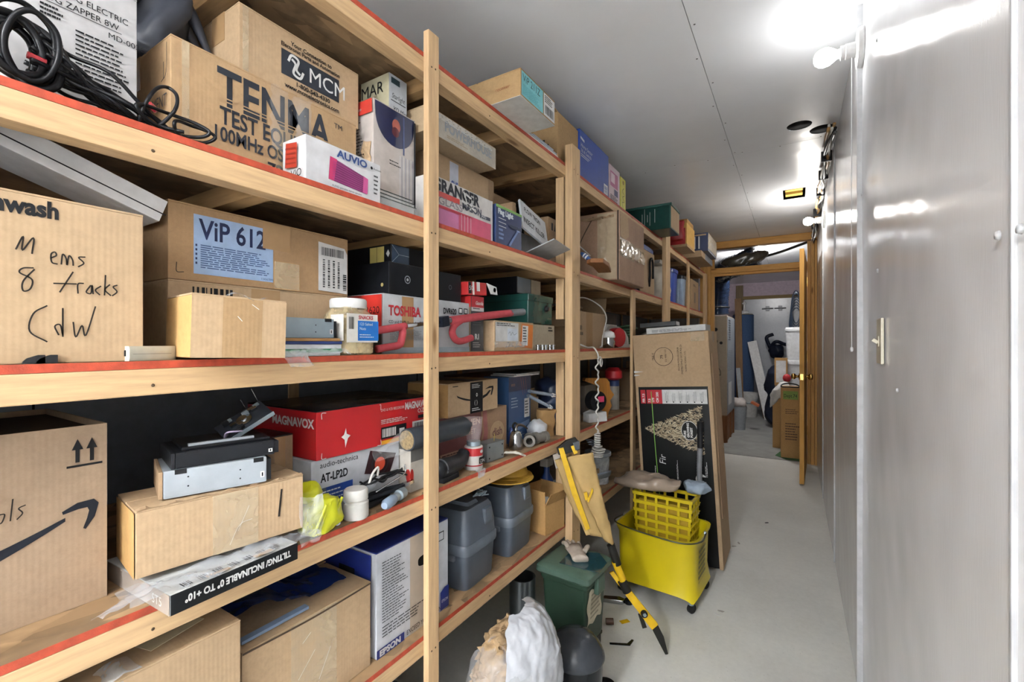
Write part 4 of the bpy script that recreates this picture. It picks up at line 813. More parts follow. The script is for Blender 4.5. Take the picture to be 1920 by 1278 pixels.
b = box_at('red_white_packet', 'red and white torn packet on top of the black case', 'packet', (-.87, 1.142, zt + .0005), (.10, .09, .042), 0, plain('red_print', '#c23434', .3, bmp=0), tilt=(0, -3), bev=.003); b.rect('front', .0, .1, .14, .95, INK()); b.rect('front', .2, 0, .3, 1, WHT()); b.rect('front', .42, .3, .6, 1, WHT()); b.text('front', '50', .02, .35, .02, WHT())
MB().add([(.05, -.045, .042), (.10, -.05, .03), (.105, -.05, .004), (.07, -.047, .006)], [(0, 1, 2, 3)]).build('hang_tab', WHT(), b.th, solid=.002); MB().lathe([(.0, 0), (.008, 0)], 12, Matrix.Translation((.088, -.0515, .02)) @ Matrix.Rotation(math.pi / 2, 4, 'X')).build('hang_hole', INK(), b.th)
# ================= shelf B, second bay
b = carton('mailed_carton', 'small brown mailed carton with orange and white shipping labels', 927, 1000, -.85, ZB, 600, .12, KR(), tape=False); L, W, H = b.dim
b.rect('front', .02, .32, .58, .98, plain('paper_label', '#dcdcda', .5, bmp=0), 'shipping_label'); b.rect('front', .3, .36, .55, .78, col('#d4deea')); b.stroke('front', [[(0, .5), (.2, .9), (.3, .2), (.5, .8), (.7, .3), (1, .7)]], .0012, PEN, 'handwriting', (.32, .5, .53, .68)); b.lines('front', .04, .82, .56, .95, 2, INK(), .4); b.poly('front', [(.60, .15), (.95, .05), (.98, .95), (.66, .98)], col('#d87a30', .35), 'orange_label'); b.poly('front', [(.66, .2), (.82, .17), (.84, .9), (.68, .92)], WHT()); b.lines('front', .69, .25, .81, .85, 6, INK(), .5); crumple(MB().grid(lambda u, v: (-L/2 + .2 * u, -W/2 - .004, H * (.12 + .2 * v)), 16, 4), .004, 50).build('clear_tape', CLR(), b.th, smooth=True)
zt = ZB + H + .0036
b = box_at('beige_carton', 'beige grey carton under the green tin near the thick post', 'box', (-.865, 1.527, ZB), (.205, .16, H), 0, cardboard('beige_board', '#b9ab94')); b.lines('front', .72, .7, .95, .92, 2, INK(), .5)
tn = box_at('green_tin', 'dark green steel ammunition tin with a knob', 'tin', (-.885, 1.545, zt + .0002), (.205, .27, .118), 0, plain('teal_enamel', '#1f4c46', .25, var=.25, scale=8, bmp=.05), bev=.004); L, W, H = tn.dim
MB().box((-L/2 - .004, -W/2 - .004, H - .028), (L/2 + .004, W/2 + .004, H - .0)).build('lid', MATS['teal_enamel'], tn.th, bevel=.003); tn.disc('front', .72, .55, .016, INK(), 'knob_plate'); MB().lathe([(.009, 0), (.009, .014), (.0, .015)], 14, Matrix.Translation((-L/2 + .72 * L, -W/2, .55 * H)) @ Matrix.Rotation(math.pi / 2, 4, 'X')).build('knob', INK(), tn.th, smooth='auto')
b = box_at('black_grey_box', 'black carton with grey front on the green tin', 'box', (-.935, 1.54, zt + .1225), (.20, .2, .066), 0, BKM); b.rect('front', .02, .02, .55, .98, col('#77838f', .3)); b.rect('front', .57, .02, .98, .98, col('#b9ab94', .5))
for i in range(5):
    c = thing('wire_spool', ['leftmost of the five small metal spools at the shelf edge', 'second small metal spool from the left in the row at the shelf edge', 'middle one of the five small metal spools at the shelf edge', 'second small metal spool from the thick post', 'small metal spool nearest the thick post'][i], 'spool', (-.846 + .002 * (i % 2), 1.552 + .033 * i, ZB), 0, 'metal spools at the shelf edge')
    MB().lathe([(.009, 0), (.009, .003), (.006, .0035), (.006, .016), (.009, .0165), (.009, .02), (0, .02)], 12).build('spool', CHR, c, smooth='auto')
# ================= shelf B, third bay
def open_box(name, label, corner, dim, yaw, m, flapang=(35, 35, 40, 30), cat='box', fl=.5, t=.003, tilt=(0, 0), inner=None):
    L, W, H = dim; b = box_at(name, label, cat, corner, dim, yaw, None, tilt=tilt)
    mb = MB(); mb.box((-L/2, -W/2, 0), (L/2, W/2, t)); mb.box((-L/2, -W/2, t), (L/2, -W/2 + t, H)); mb.box((-L/2, W/2 - t, t), (L/2, W/2, H)); mb.box((-L/2, -W/2 + t, t), (-L/2 + t, W/2 - t, H)); mb.box((L/2 - t, -W/2 + t, t), (L/2, W/2 - t, H)); mb.build('body', m, b.th)
    for (ax, sg, ln, wd), an in zip((('y', -1, L, W), ('y', 1, L, W), ('x', -1, W, L), ('x', 1, W, L)), flapang):
        if an is None: continue
        a = math.radians(an); F = wd * fl; d = Vector((0, math.cos(a) * F, math.sin(a) * F))
        if ax == 'y': e = sg * W / 2; P = [(-ln/2, e, H), (ln/2, e, H), (ln/2, e + sg * d.y, H + d.z), (-ln/2, e + sg * d.y, H + d.z)]
        else: e = sg * L / 2; P = [(e, -ln/2, H), (e, ln/2, H), (e + sg * d.y, ln/2, H + d.z), (e + sg * d.y, -ln/2, H + d.z)]
        MB().add(P, [(0, 1, 2, 3)]).build('flap', m, b.th, solid=t)
    return b
b = open_box('open_tan_carton', 'tan open carton with flap hanging down on the third bay shelf', (-.928, 2.07, ZB), (.44, .2, .19), 0, KR(), (None, 80, -58, 75), fl=.22); b.rect('front', .36, .0, .56, 1, TAPE(), 'tape'); b.bars('front', .14, .5, .24, .62, 5, INK()); b.bars('front', .18, .36, .28, .44, 4, INK())
t = thing('wicker_basket', 'brown wicker basket standing in the open tan carton', 'basket', (-1.03, 2.22, ZB + .0035), 0)
for i in range(7): tube_obj('weave', [(.055 * math.cos(a) * (1 + .04 * i), .07 * math.sin(a) * (1 + .04 * i), .09 + .02 * i) for a in [k * math.pi / 5 for k in range(10)]], .009, plain('wicker', '#8a6a42', .7, bmp=.5), t, closed=True, k=4)
MB().lathe([(.05, 0), (.055, .09)], 16).build('base', MATS['wicker'], t)
WC = plain('white_cable', '#dcd9d2', .45, bmp=0)
t = thing('lamp_cable', 'thin white cable looping out of the open tan carton', 'cable', (-.90, 2.3, ZB), 0)
tube_obj('cord', [(-.10, -.12, .25), (-.06, -.02, .27), (.0, .05, .23), (.03, .07, .17), (.045, .0, .1), (.05, -.04, .05), (.055, -.06, .012), (.06, -.1, .006)], .0035, WC, t)
t = thing('coiled_phone_cord', 'white curled phone cord hanging from the shelf down past the lower shelf', 'cord', (-.80, 2.06, ZB), 0)
pts = [(-.08, -.02, .02), (-.05, .0, .006), (-.02, .0, .006), (.0, .0, -.02)]; zz = -.03
for i in range(60):
    zz -= .0062; pts.append((.004 * math.cos(i * 1.1), .016 * math.sin(i * .55) * (1 if i < 38 else .6), zz))
P0 = pts
for i in range(70): zz -= .0022 if i < 50 else -.001; a = i * 1.3; R = .012 if i < 30 else .02 + .016 * math.sin(i * .7) ** 2; pts.append((R * math.cos(a), R * 1.2 * math.sin(a), zz))
tube_obj('cord', pts, .0042, WC, t, 6, 3)
tube_obj('cord_loop', [(.0, .0, -.05), (.006, .02, -.04), (.006, .045, -.06), (.004, .04, -.085), (.006, .02, -.07), (.004, .03, -.05)], .004, WC, t, 6)
t = thing('silver_knob_lamp', 'round silver and white lamp head on the third bay shelf', 'lamp', (-.86, 2.38, ZB), 0); MB().lathe([(0, 0), (.03, 0), (.034, .02), (.036, .035), (.03, .045), (.034, .06), (.028, .08), (.014, .09), (0, .092)], 22).build('head', CHR, t, smooth=True); MB().lathe([(.0345, .055), (.036, .062), (.03, .083), (.014, .093), (0, .095)], 22).build('cap', WHT(), t, smooth=True)
t = thing('white_helmet', 'white hard hat behind the leaning tree carton', 'helmet', (-1.0, 2.78, ZB), 0)
MB().lathe([(.15, 0), (.15, .01), (.12, .02), (.118, .06), (.10, .10), (.06, .13), (0, .14)], 30).build('shell', plain('hat_white', '#dedad2', .3, bmp=0), t, smooth='auto'); MB().box((-.01, -.12, .03), (.01, .12, .145)).build('ridge', MATS['hat_white'], t, bevel=.004)
t = thing('red_reel', 'red tape reel behind the silver lamp head', 'reel', (-.885, 2.575, ZB), 0); MB().lathe([(.0, -.025), (.055, -.025), (.058, 0), (.055, .025), (0, .025)], 26, Matrix.Translation((0, 0, .059)) @ Matrix.Rotation(1.2, 4, 'Z') @ Matrix.Rotation(math.pi / 2, 4, 'X')).build('reel', col('#b0262c', .4), t, smooth='auto')
t = thing('green_rope', 'coil of dark green rope behind the leaning tree carton', 'rope', (-1.02, 3.12, ZB), 0)
for i in range(9): tube_obj('coil', [(.07 * math.cos(a) + .012 * math.sin(i * 2.1), .13 * math.sin(a) + .02 * math.sin(i), .012 + .016 * i + .008 * math.sin(2 * a + i)) for a in [k * math.pi / 4 for k in range(8)]], .0085, col('#2f5a3a', .6), t, closed=True, k=5, zmin=.009)
b = box_at('grey_back_panel', 'grey brown panel leaning behind the green rope', 'panel', (-1.2, 2.9, ZB), (.6, .02, .25), 0, plain('grey_brown', '#8a8074', .6))
b = box_at('plain_shelf_carton', 'small dark tan carton at the end of the second shelf', 'box', (-.95, 4.45, ZB), (.5, .2, .15), 0, KR2())
t = thing('bread_bag', 'white paper bundle beside the fourth post', 'bag', (-.99, 3.85, ZB), 0); mb = blob(.1, .2, .06, 26, 14, .6); crumple(mb, .02, 12, 4, lambda q: min(1, q.z / .02)); mb.build('bundle', MATS['sack_white'], t, smooth=True)
# small loose things on shelf B
ad = box_at('power_adapter', 'cream grey plug adapter lying at the shelf edge before the Mems carton', 'adapter', (-.832, .272, ZB), (.075, .028, .022), 14, None); rg = lambda s, z: [Vector((-.0375 + .075 * u, y * s, z)) for u, y in ((0, -.014), (.7, -.014), (.92, -.010), (1, -.004), (1, .004), (.92, .010), (.7, .014), (0, .014))]
MB().loft([rg(.9, 0), rg(1, .004), rg(1, .018), rg(.86, .022)]).build('body', plain('aged_white', '#cfccbc', .4, bmp=0), ad.th, smooth='auto'); MB().box((-.0385, -.006, .007), (-.037, .006, .016)).build('socket', INK(), ad.th)
ad.rect('front', .05, .45, .8, .48, col('#8d8a80'), 'seam')
wd_ = thing('black_wedge', 'pair of small black rubber wedges at the shelf edge', 'wedge', (-.8375, .182, ZB), 0)
for k, y in enumerate((-.0085, .0035)): MB().prism([(-.0105, 0), (.0105, 0), (.0105, .011), (.004, .011), (-.006, .007), (-.0095, .003)], -.002, .002, Matrix.Translation((0, y, 0)) @ Matrix.Rotation(math.pi / 2, 4, 'Z') @ Matrix.Rotation(math.pi / 2, 4, 'X')).build('wedge', col('#26272a', .45), wd_)
# ================= shelf C, first bay
b = open_box('smile_carton', 'large open brown carton with black smile arrow and up arrows', (-.92, -.14, ZCs), (.412, .30, .272), 0, cardboard('kraft_rose', '#b39a80'), (None, None, 160, None), fl=.3)
L, W, H = b.dim
def smile(b, face, u0, v0, u1, v1, m, th=.05):
    n = 24; top = []; bot = []
    for i in range(n + 1):
        t = i / n; x = u0 + (u1 - u0) * t * .9; y = v0 + (v1 - v0) * (.75 * t ** 2.0); w_ = th * (.25 + .9 * math.sin(math.pi * min(1, t * .9 + .08)) )
        top.append((x, y + w_ * .5 * (1 - t * .2))); bot.append((x, y - w_ * .5))
    M_ = frame(b.dim, face); A_, B_ = b.sz(face); z_ = b.off(); pts_ = [M_ @ Vector((x * A_, y * B_, z_)) for p in zip(top, bot) for x, y in p]; MB().add(pts_, [(2 * i, 2 * i + 1, 2 * i + 3, 2 * i + 2) for i in range(n)]).build('smile_mark', m, b.th); k = u1 - u0; h = v1 - v0
    q_ = [(-.27, .86), (-.17, .98, ), (-.24, .80), (-.10, .86), (-.03, 1.02), (-.10, .82), (.0, .96), (-.045, .66), (-.13, .46)]; P_ = [((-.11, .86), (-.107, .82)), ((-.065, .94), (-.062, .85)), ((-.015, .95), (-.035, .85)), ((.0, .88), (-.03, .80)), ((-.012, .70), (-.036, .70)), ((-.04, .55), (-.048, .57))]; z_ = b.off(); pts_ = [M_ @ Vector(((u1 + x * k) * A_, (v0 + y * h) * B_, z_)) for p in P_ for x, y in p]; MB().add(pts_, [(2 * i, 2 * i + 1, 2 * i + 3, 2 * i + 2) for i in range(5)]).build('arrow_mark', m, b.th)
smile(b, 'front', .05, .20, .975, .60, col('#20242e'), .075)
for u in (.915, .955): b.poly('front', [(u - .006, .80), (u + .006, .80), (u + .006, .87), (u + .016, .87), (u, .93), (u - .016, .87), (u - .006, .87)], INK(), 'up_arrow')
b.rect('front', .885, .775, .985, .787, INK(), 'printed_line'); b.stroke('front', [[(.1, .4), (.0, .1), (.15, .0), (.25, .35), (.1, .4)], [(.5, 1), (.42, .0)], [(.9, .6), (.68, .5), (.8, .25), (.62, .0)]], .0016, PEN, 'handwriting', (.715, .56, .79, .67))
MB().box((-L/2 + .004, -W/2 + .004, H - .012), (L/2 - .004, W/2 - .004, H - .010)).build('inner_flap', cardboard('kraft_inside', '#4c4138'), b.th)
# mount box and carton on it
b = box_at('wall_mount_box', 'flat black box reading TILTING INCLINABLE jutting over the shelf edge', 'box', (-.772, .300, ZCs), (.204, .22, .030), 2, plain('mount_white', '#d5d8d6', .4, bmp=0), bev=.0008)
b.rect('front', .0, .0, 1, 1, plain('gloss_black_print', '#16181b', .3, bmp=0), 'black_panel'); b.text('front', 'TILTING/ INCLINABLE 0° TO +10°', .93, .70, .0148, WHT(), rot=180, bold=.0006, w=.84); b.rect('left', 0, 0, 1, 1, col('#a3978c', .5)); b.text('left', 'ST5', .9, .25, .02, WHT(), align='RIGHT')
for i in range(7): b.bars('top', .1 + i * .115, .03, .17 + i * .115, .10, 5, INK(), seed=i)
b.rect('top', .25, -.0, .42, .04, KR(), 'torn_strip'); b.rect('top', .62, -.0, .78, .05, KR(), 'torn_strip'); zt = ZCs + .0312
t = thing('plastic_wrap', 'crumpled clear plastic under the brown carton on the lower shelf', 'plastic bag', (-.80, .41, zt), 0)
mb = MB().grid(lambda u, v: (.028 - .06 * v, -.155 + .29 * u, .0045 + .004 * math.sin(20 * u) * math.sin(9 * v)), 46, 10); crumple(mb, .007, 45, 3); mb.v = [(x, y, max(z, .0006)) for x, y, z in mb.v]; mb.build('film', clear('grey_film', '#b4bac2', .15, .32), t, smooth=True)
mb = MB().grid(lambda u, v: (-.03 + .04 * v, -.16 - .02 * (1 - u) + .04 * u, -.018 + .02 * u + .012 * v), 10, 8); crumple(mb, .008, 40, 5); mb.v = [(x, min(y, -.112), max(z, -.029)) for x, y, z in mb.v]; mb.build('film', MATS['grey_film'], t, smooth=True)
b = box_at('long_carton', 'brown carton with marker stroke carrying the disc drives', 'box', (-.845, .283, zt + .009), (.255, .125, .100), -8, KR()); flaps(b, KR(), False); zc = zt + .009 + .1036
b.rect('front', .40, 0, .68, 1, CT(), 'clear_tape'); b.stroke('front', [[(.84, .85), (.82, .35)]], .0035, PEN, 'marker_stroke'); b.stroke('front', [[(.5, .1), (.56, .4), (.64, .45)], [(.55, .3), (.62, .7)]], .0006, WHT(), 'scuff'); b.rect('left', 0, 0, 1, 1, cardboard('kraft_warm', '#c89f66'), 'end_panel'); b.poly('top', [(.78, .4), (.99, .4), (.99, .95), (.8, .95)], WHT(), 'shipping_label'); b.lines('top', .8, .45, .97, .9, 8, INK(), .4)
mb = MB().grid(lambda u, v: (-.1275 + .255 * u, -.064 + .006 * v, .1036 + .003 * math.sin(40 * u) * v), 40, 2); crumple(mb, .0015, 90).build('ragged_flap_edge', KR2(), b.th)
drive('silver_disc_drive', 'silver metal disc drive on the marker stroke carton', (-.862, .325, zc + .0025), (.150, .115, .044), -17, plain('galvanised_white', '#b9c2c9', .4, .4, var=.08, bmp=.02), KR2()); zd_ = zc + .0472
b = drive('black_disc_drive', 'black disc drive with open tray on the silver drive', (-.862, .342, zd_), (.15, .12, .026), -14, plain('drive_black', '#1c1e22', .35), col('#24262a', .3))
L, W, H = b.dim
MB().box((-L/2 + .01, -W/2 + .01, H), (L/2 - .004, W/2 - .004, H + .006)).build('tray', col('#15171a', .3), b.th, bevel=.002); MB().box((-L/2 + .02, -W/2 + .015, H + .006), (L/2 - .03, -W/2 + .022, H + .010)).build('rail', col('#8a8f95', .3), b.th)
M = Matrix.Translation((.04, .0, H + .033)) @ Matrix.Rotation(math.radians(-30), 4, 'Y') @ Matrix.Rotation(math.radians(24), 4, 'X') @ Matrix.Scale(.82, 4)
mm = thing('drive_mechanism', 'exposed silver laser mechanism tilted on the black drive', 'mechanism', (0, 0, 0)); mm.matrix_world = b.th.matrix_basis @ M
MB().box((-.055, -.035, -.003), (.055, .035, 0)).build('plate', col('#23272e', .35), mm, bevel=.001); MB().box((-.055, -.0365, -.004), (.055, -.035, .006)).build('side_rail', SM, mm); MB().lathe([(0, 0), (.017, 0), (.017, .004), (.008, .006), (.008, .01), (0, .01)], 20, Matrix.Translation((.0, .0, 0))).build('spindle', CHR, mm, smooth='auto')
for i in range(9): rd = random.Random(i); x, y = rd.uniform(-.045, .045), rd.uniform(-.028, .028); MB().box((x - .007, y - .004, 0), (x + .007, y + .004, rd.uniform(.004, .012))).build('component', [CHR, INK(), SM][i % 3], mm, bevel=.0008)
tube_obj('ribbon_cable', [(-.02, -.03, .002), (-.03, -.036, .014), (-.045, -.03, .02), (-.05, -.02, .004)], .006, col('#b9a9c4', .4), mm, 8, flat=.3); MB().bar((.05, .03, 0), (.05, .03, .045), .0012, .0012).build('guide_rod', CHR, mm); MB().bar((.02, .03, 0), (.02, .034, .03), .0012, .0012).build('guide_rod', CHR, mm)
b = box_at('taped_back_carton', 'small brown carton behind the disc drives with black tape on top', 'box', (-.968, .46, ZCs), (.155, .12, .19), 0, KR2()); flaps(b, col('#23201d', .4), False); b.rect('front', .72, 0, .88, 1, TAPE(), 'tape'); b.stroke('front', [[(.3, .9), (.6, .6), (.3, .4), (.7, .1)]], .001, PEN, 'handwriting', (.78, .3, .95, .55))
# magnavox over turntable box
b = box_at('turntable_box', 'white and blue turntable carton under the long red carton', 'box', (-.905, .618, ZCs), (.262, .25, .135), 0, plain('cool_white_print', '#ccd0d6', .35, bmp=0)); b.text('front', 'AT-LP2D', .09, .62, .026, INK(), bold=.0008, w=.28); b.text('front', 'audio-technica', .08, .86, .018, INK(), w=.40); b.rect('front', .02, .0, .42, .52, col('#26458f', .3)); b.rect('front', .02, .0, .14, .52, col('#58646f', .3)); b.lines('front', .1, .25, .38, .46, 3, WHT(), .3)
b.poly('front', [(.55, .55), (.86, .40), (.95, .78), (.62, .95)], col('#3a2428', .25), 'printed_turntable'); b.disc('front', .74, .66, .017, col('#d04a2e', .3)); b.disc('front', .74, .66, .028, INK(), ring=.004); zt = ZCs + .1355
b = box_at('recorder_box', 'long glossy red recorder carton lying on the turntable carton', 'box', (-.90, .627, zt), (.369, .28, .108), 0, plain('red_gloss_print', '#bf2227', .28, var=.1, scale=5, bmp=0), bev=.0015); L, W, H = b.dim
flaps(b, plain('black_film_top', '#1d1b1d', .25, bmp=.3), False)
b.text('left', 'MAGNAVOX', .97, .66, .028, WHT(), align='RIGHT', bold=.001, sx=1.0); b.text('front', 'MAGNAVOX', .73, .76, .026, WHT(), bold=.001, w=.26); b.text('front', 'DVD & VCR RECORDER', .50, .80, .010, WHT(), w=.22); b.text('front', 'OZ130', .86, .62, .017, WHT()); b.lines('front', .5, .48, .8, .6, 3, WHT(), .4); b.rect('front', .50, .14, .74, .42, INK()); b.bars('front', .51, .18, .64, .38, 14, WHT()); b.rect('front', .67, .18, .72, .32, WHT()); b.rect('front', .80, .22, .99, .42, WHT(), 'barcode_label'); b.bars('front', .82, .25, .97, .38, 22, INK()); b.rect('front', .5, .02, .99, .11, col('#d89a2a', .3)); b.rect('front', .86, .48, .93, .56, INK())
b.poly('front', [(.2, .15), (.22, .35), (.24, .4), (.21, .45), (.205, .58), (.19, .44), (.17, .4), (.195, .33)], WHT(), 'scuff')
for q in (((.03, .85), (.03, .97), (.06, .97)), ((.03, .15), (.03, .03), (.06, .03)), ((.48, .97), (.49, .97), (.49, .85)), ((.46, .03), (.49, .03), (.49, .15))): b.stroke('front', [list(q)], .0018, WHT(), 'printed_corner')
mb = MB().grid(lambda u, v: (-L/2 + L * u, -W/2 + .12 * v, H + .005 + .008 * math.sin(3 * v) * (.5 + .5 * math.sin(7 * u))), 30, 10); crumple(mb, .004, 30, 4).build('plastic_film', clear('black_film', '#5a5458', .12, .45), b.th, smooth=True)
b = box_at('white_tool_box', 'white carton with red oval mark left of the slim post', 'box', (-.866, .884, ZCs), (.082, .12, .112), 0, plain('warm_white_print', '#d2ccc0', .35, bmp=0)); b.rect('front', .0, .72, 1, 1, col('#6e6d6a', .4)); b.disc('left', .93, .4, .017, col('#b8302a', .3), sx=.5); b.disc('front', .04, .40, .018, col('#b8302a', .3), sx=.35); b.rect('front', .6, 0, 1, 1, WHT())
t = thing('black_caulk_tube', 'thick black cylinder with clear plastic end resting on the white carton', 'tube', (-.866, .90, ZCs + .1125), (0, 0, 0)); M = Matrix.Translation((.0, -.03, .030)) @ Matrix.Rotation(-math.pi / 2, 4, 'X')
MB().lathe([(0, 0), (.029, 0), (.030, .004), (.030, .235), (.028, .242), (.012, .244), (.012, .252), (.009, .253), (.009, .275), (0, .276)], 26, M).build('cylinder', plain('dark_slate', '#3a4048', .4, bmp=0), t, smooth='auto'); MB().lathe([(0, -.0015), (.0255, -.0012), (.0255, 0)], 24, M).build('end_disc', plain('straw_end', '#9a8560', .7, var=.4, scale=150), t)
mb = MB().grid(lambda u, v: (.014 * (1 - .2 * u) * math.cos(5.2 * v + .5), -.032 - .10 * u, .028 - .018 * u + .03 * (1 - .5 * u) * math.sin(5.2 * v + .5)), 10, 14); crumple(mb, .005, 40).build('plastic_end', clear('faint_tape', '#e8edf0', .1, .12), t, smooth=True)
# clutter before the turntable box
t = thing('yellow_plastic_bag', 'bright yellow plastic bag bulging beside the brown carton', 'bag', (-.845, .596, ZCs), 0)
mb = blob(.030, .048, .040, 30, 20, .75); crumple(mb, .010, 32, 3, lambda q: min(1, q.z / .015)); mb.build('bag', plain('yellow_film', '#d8dc2c', .3, var=.15, scale=20, bmp=.2, trans=.0), t, smooth=True)
mb = blob(.022, .035, .022, 24, 14, .8); crumple(mb, .009, 30, 5); mb.v = [(x - .01, y - .022, z + .062) for x, y, z in mb.v]; mb.build('bag_neck', MATS['yellow_film'], t, smooth=True)
for k in range(5): tube_obj('pleat', [(.030 - .003 * k, -.035 + .012 * k + .03 * tt, .012 + .055 * tt) for tt in (0, .3, .6, 1)], .003, MATS['yellow_film'], t)
t = thing('clear_bag', 'clear plastic bag hanging between the brown carton and the yellow bag', 'plastic bag', (-.802, .555, ZCs), 0); mb = MB().grid(lambda u, v: (.012 * math.sin(3 * v) - .01, -.025 + .045 * u, .002 + .095 * v), 12, 18); crumple(mb, .009, 35, 6); mb.v = [(x, y, max(z, .001)) for x, y, z in mb.v]; mb.build('film', CLR(), t, smooth=True)
t = thing('white_jar', 'small white plastic jar with screw lid at the shelf edge', 'jar', (-.852, .695, ZCs), 0)
MB().lathe([(0, 0), (.026, 0), (.028, .003), (.028, .036), (.025, .039), (.025, .042)], 28).build('body', plain('jar_white', '#d8d6d0', .4, bmp=.03), t, smooth='auto'); MB().lathe([(.0245, .042), (.027, .043), (.027, .062), (.024, .066), (.008, .067), (0, .067)], 28).build('lid', MATS['jar_white'], t, smooth='auto')
t = thing('screwdriver', 'chrome socket handle lying beside the white jar', 'tool', (-.868, .648, ZCs), (0, 0, math.radians(65))); MB().lathe([(0, -.04), (.006, -.04), (.006, .0), (.011, .005), (.012, .03), (.008, .036), (0, .037)], 16, Matrix.Translation((0, 0, .0125)) @ Matrix.Rotation(-math.pi / 2, 4, 'X')).build('shaft', CHR, t, smooth='auto')
tool_spec = [('pliers', 'black pliers in the tool heap before the turntable carton'), ('wire_cutter', 'black wire cutter across the tool heap'), ('multimeter_lead', 'tangled black test lead on the tool heap'), ('hex_key', 'bent steel hex key on the tool heap'), ('glue_gun', 'grey tube with clear nozzle on the tool heap'), ('socket', 'steel socket at the right of the tool heap')]
ox, oy = -.878, .775
t = thing(*tool_spec[0], 'tool', (ox, oy, ZCs), math.radians(12)); 
for s in (-1, 1): tube_obj('handle', [(s * .004, .05, .010), (s * .010, .01, .010), (s * .009, -.03, .010), (s * .006, -.06, .010)], [.004, .006, .007, .006], INK(), t); 
MB().prism([(-.006, .05), (.006, .05), (.004, .085), (-.004, .085)], .006, .014).build('jaw', SM, t)
t = thing(*tool_spec[1], 'tool', (ox + .006, oy + .03, ZCs + .018), (math.radians(6), 0, math.radians(-14)))
for s in (-1, 1): tube_obj('handle', [(s * .003, .05, .008), (s * .012, .0, .008), (s * .010, -.07, .008)], [.004, .006, .007], col('#20242a', .35), t)
MB().prism([(-.008, .05), (.008, .05), (.003, .08), (-.003, .08)], .004, .012).build('jaw', CHR, t)
t = thing(*tool_spec[2], 'cable', (ox + .004, oy + .02, ZCs + .045), 0)
for i in range(6): rd = random.Random(40 + i); tube_obj('lead', [(rd.uniform(-.015, .02), -.07 + .035 * k + rd.uniform(-.01, .01), .006 + .02 * rd.random()) for k in range(5)], .0025, INK(), t, 6)
t = thing(*tool_spec[3], 'tool', (ox + .012, oy + .05, ZCs + .04), 0); tube_obj('key', [(.012, -.07, .0), (.010, .0, .014), (.008, .03, .022), (.004, .034, .042)], .0022, CHR, t, 6)
t = thing(*tool_spec[4], 'tube', (ox + .012, oy - .055, ZCs + .030), (math.radians(14), 0, 0)); MB().lathe([(0, -.05), (.012, -.048), (.013, -.01), (.010, .0), (.010, .035), (.004, .05), (0, .051)], 18, Matrix.Translation((0, 0, .014)) @ Matrix.Rotation(-math.pi / 2, 4, 'X')).build('tube', plain('grey_tube', '#8e9298', .3, bmp=0), t, smooth='auto'); tube_obj('loop', [(0, .03, .022), (.004, .045, .045), (.002, .065, .05), (0, .06, .03)], .003, plain('white_cable', '#dcd9d2', .45), t)
t = thing(*tool_spec[5], 'tool', (-.855, .845, ZCs), (0, 0, math.radians(20))); MB().lathe([(0, 0), (.014, 0), (.014, .026), (.010, .03), (.010, .05), (.007, .05), (.007, .03), (0, .03)], 18, Matrix.Translation((0, 0, .0145)) @ Matrix.Rotation(math.pi / 2, 4, 'X')).build('socket', SM, t, smooth='auto'); MB().lathe([(0, .05), (.011, .05), (.013, .06), (.013, .09), (.008, .1), (0, .1)], 16, Matrix.Translation((0, 0, .0145)) @ Matrix.Rotation(math.pi / 2, 4, 'X')).build('handle', col('#8fa2b8', .25), t, smooth='auto')
# ================= shelf C, second bay
b = box_at('kitchenware_box', 'brown and maroon kitchenware carton with dish emblem', 'box', (-.925, 1.035, ZCs), (.415, .2, .164), 0, cardboard('kraft_red', '#a98a6e')); b.poly('front', [(0, 0), (.52, 0), (.62, .5), (.60, 1), (.05, 1), (0, .9)], plain('maroon_print', '#7d4a48', .4, var=.1, bmp=0)); b.poly('front', [(.58, 0), (.64, .5), (.62, 1), (.68, 1), (.70, .5), (.66, 0)], col('#a0605c')); b.text('front', 'KITCHEN', .22, .74, .030, col('#c9a58e'), w=.36, bold=.0008); b.text('front', 'WARE SET', .24, .56, .024, col('#c9a58e'), w=.28); b.disc('front', .84, .45, .040, KR(), sx=1.15); b.text('front', 'dish', .765, .38, .04, col('#6d3c3a'), bold=.0008); b.rect('front', .08, .14, .42, .32, col('#c9a58e')); b.lines('front', .1, .17, .4, .29, 3, col('#4a2424'), .5); zt = ZCs + .1645
b = carton('small_smile_carton', 'small brown carton with black tape band and smile arrow', 841, 933, -.909, zt, 720, .17, KR(), tape=False, H=.106); L, W, H = b.dim
b.rect('front', .40, 0, .66, 1, plain('black_tape', '#202124', .35, bmp=0), 'tape_band'); MB().box((-L/2 + .40 * L, -W/2 - .001, H + .003), (-L/2 + .66 * L, W/2, H + .0042)).build('tape_band', MATS['black_tape'], b.th)
n = 16; b.poly('front', [(.14 + .26 * i / n, .64 - .20 * (i / n) ** .7 + .02) for i in range(n + 1)] + [(.40 - .26 * i / n, .40 + .18 * (i / n) ** 1.6 + .02) for i in range(n)], INK(), 'smile_mark'); b.poly('front', [(.66, .42), (.76, .50), (.84, .66), (.80, .67), (.73, .56), (.66, .52)], INK(), 'smile_mark'); b.poly('front', [(.70, .72), (.80, .80), (.89, .80), (.895, .72), (.86, .5), (.83, .5), (.86, .74), (.80, .74)], INK(), 'arrow_mark'); b.disc('front', .53, .58, .006, WHT(), ring=.0025, sx=.7); b.lines('front', .43, .78, .63, .93, 3, WHT(), .35); b.lines('front', .43, .04, .63, .16, 2, WHT(), .35); b.text('front', '( )', .475, .28, .02, WHT()); b.rect('front', .06, .92, .16, .945, INK())
b.rect('left', 0, 0, 1, 1, KR3(), 'end_panel')
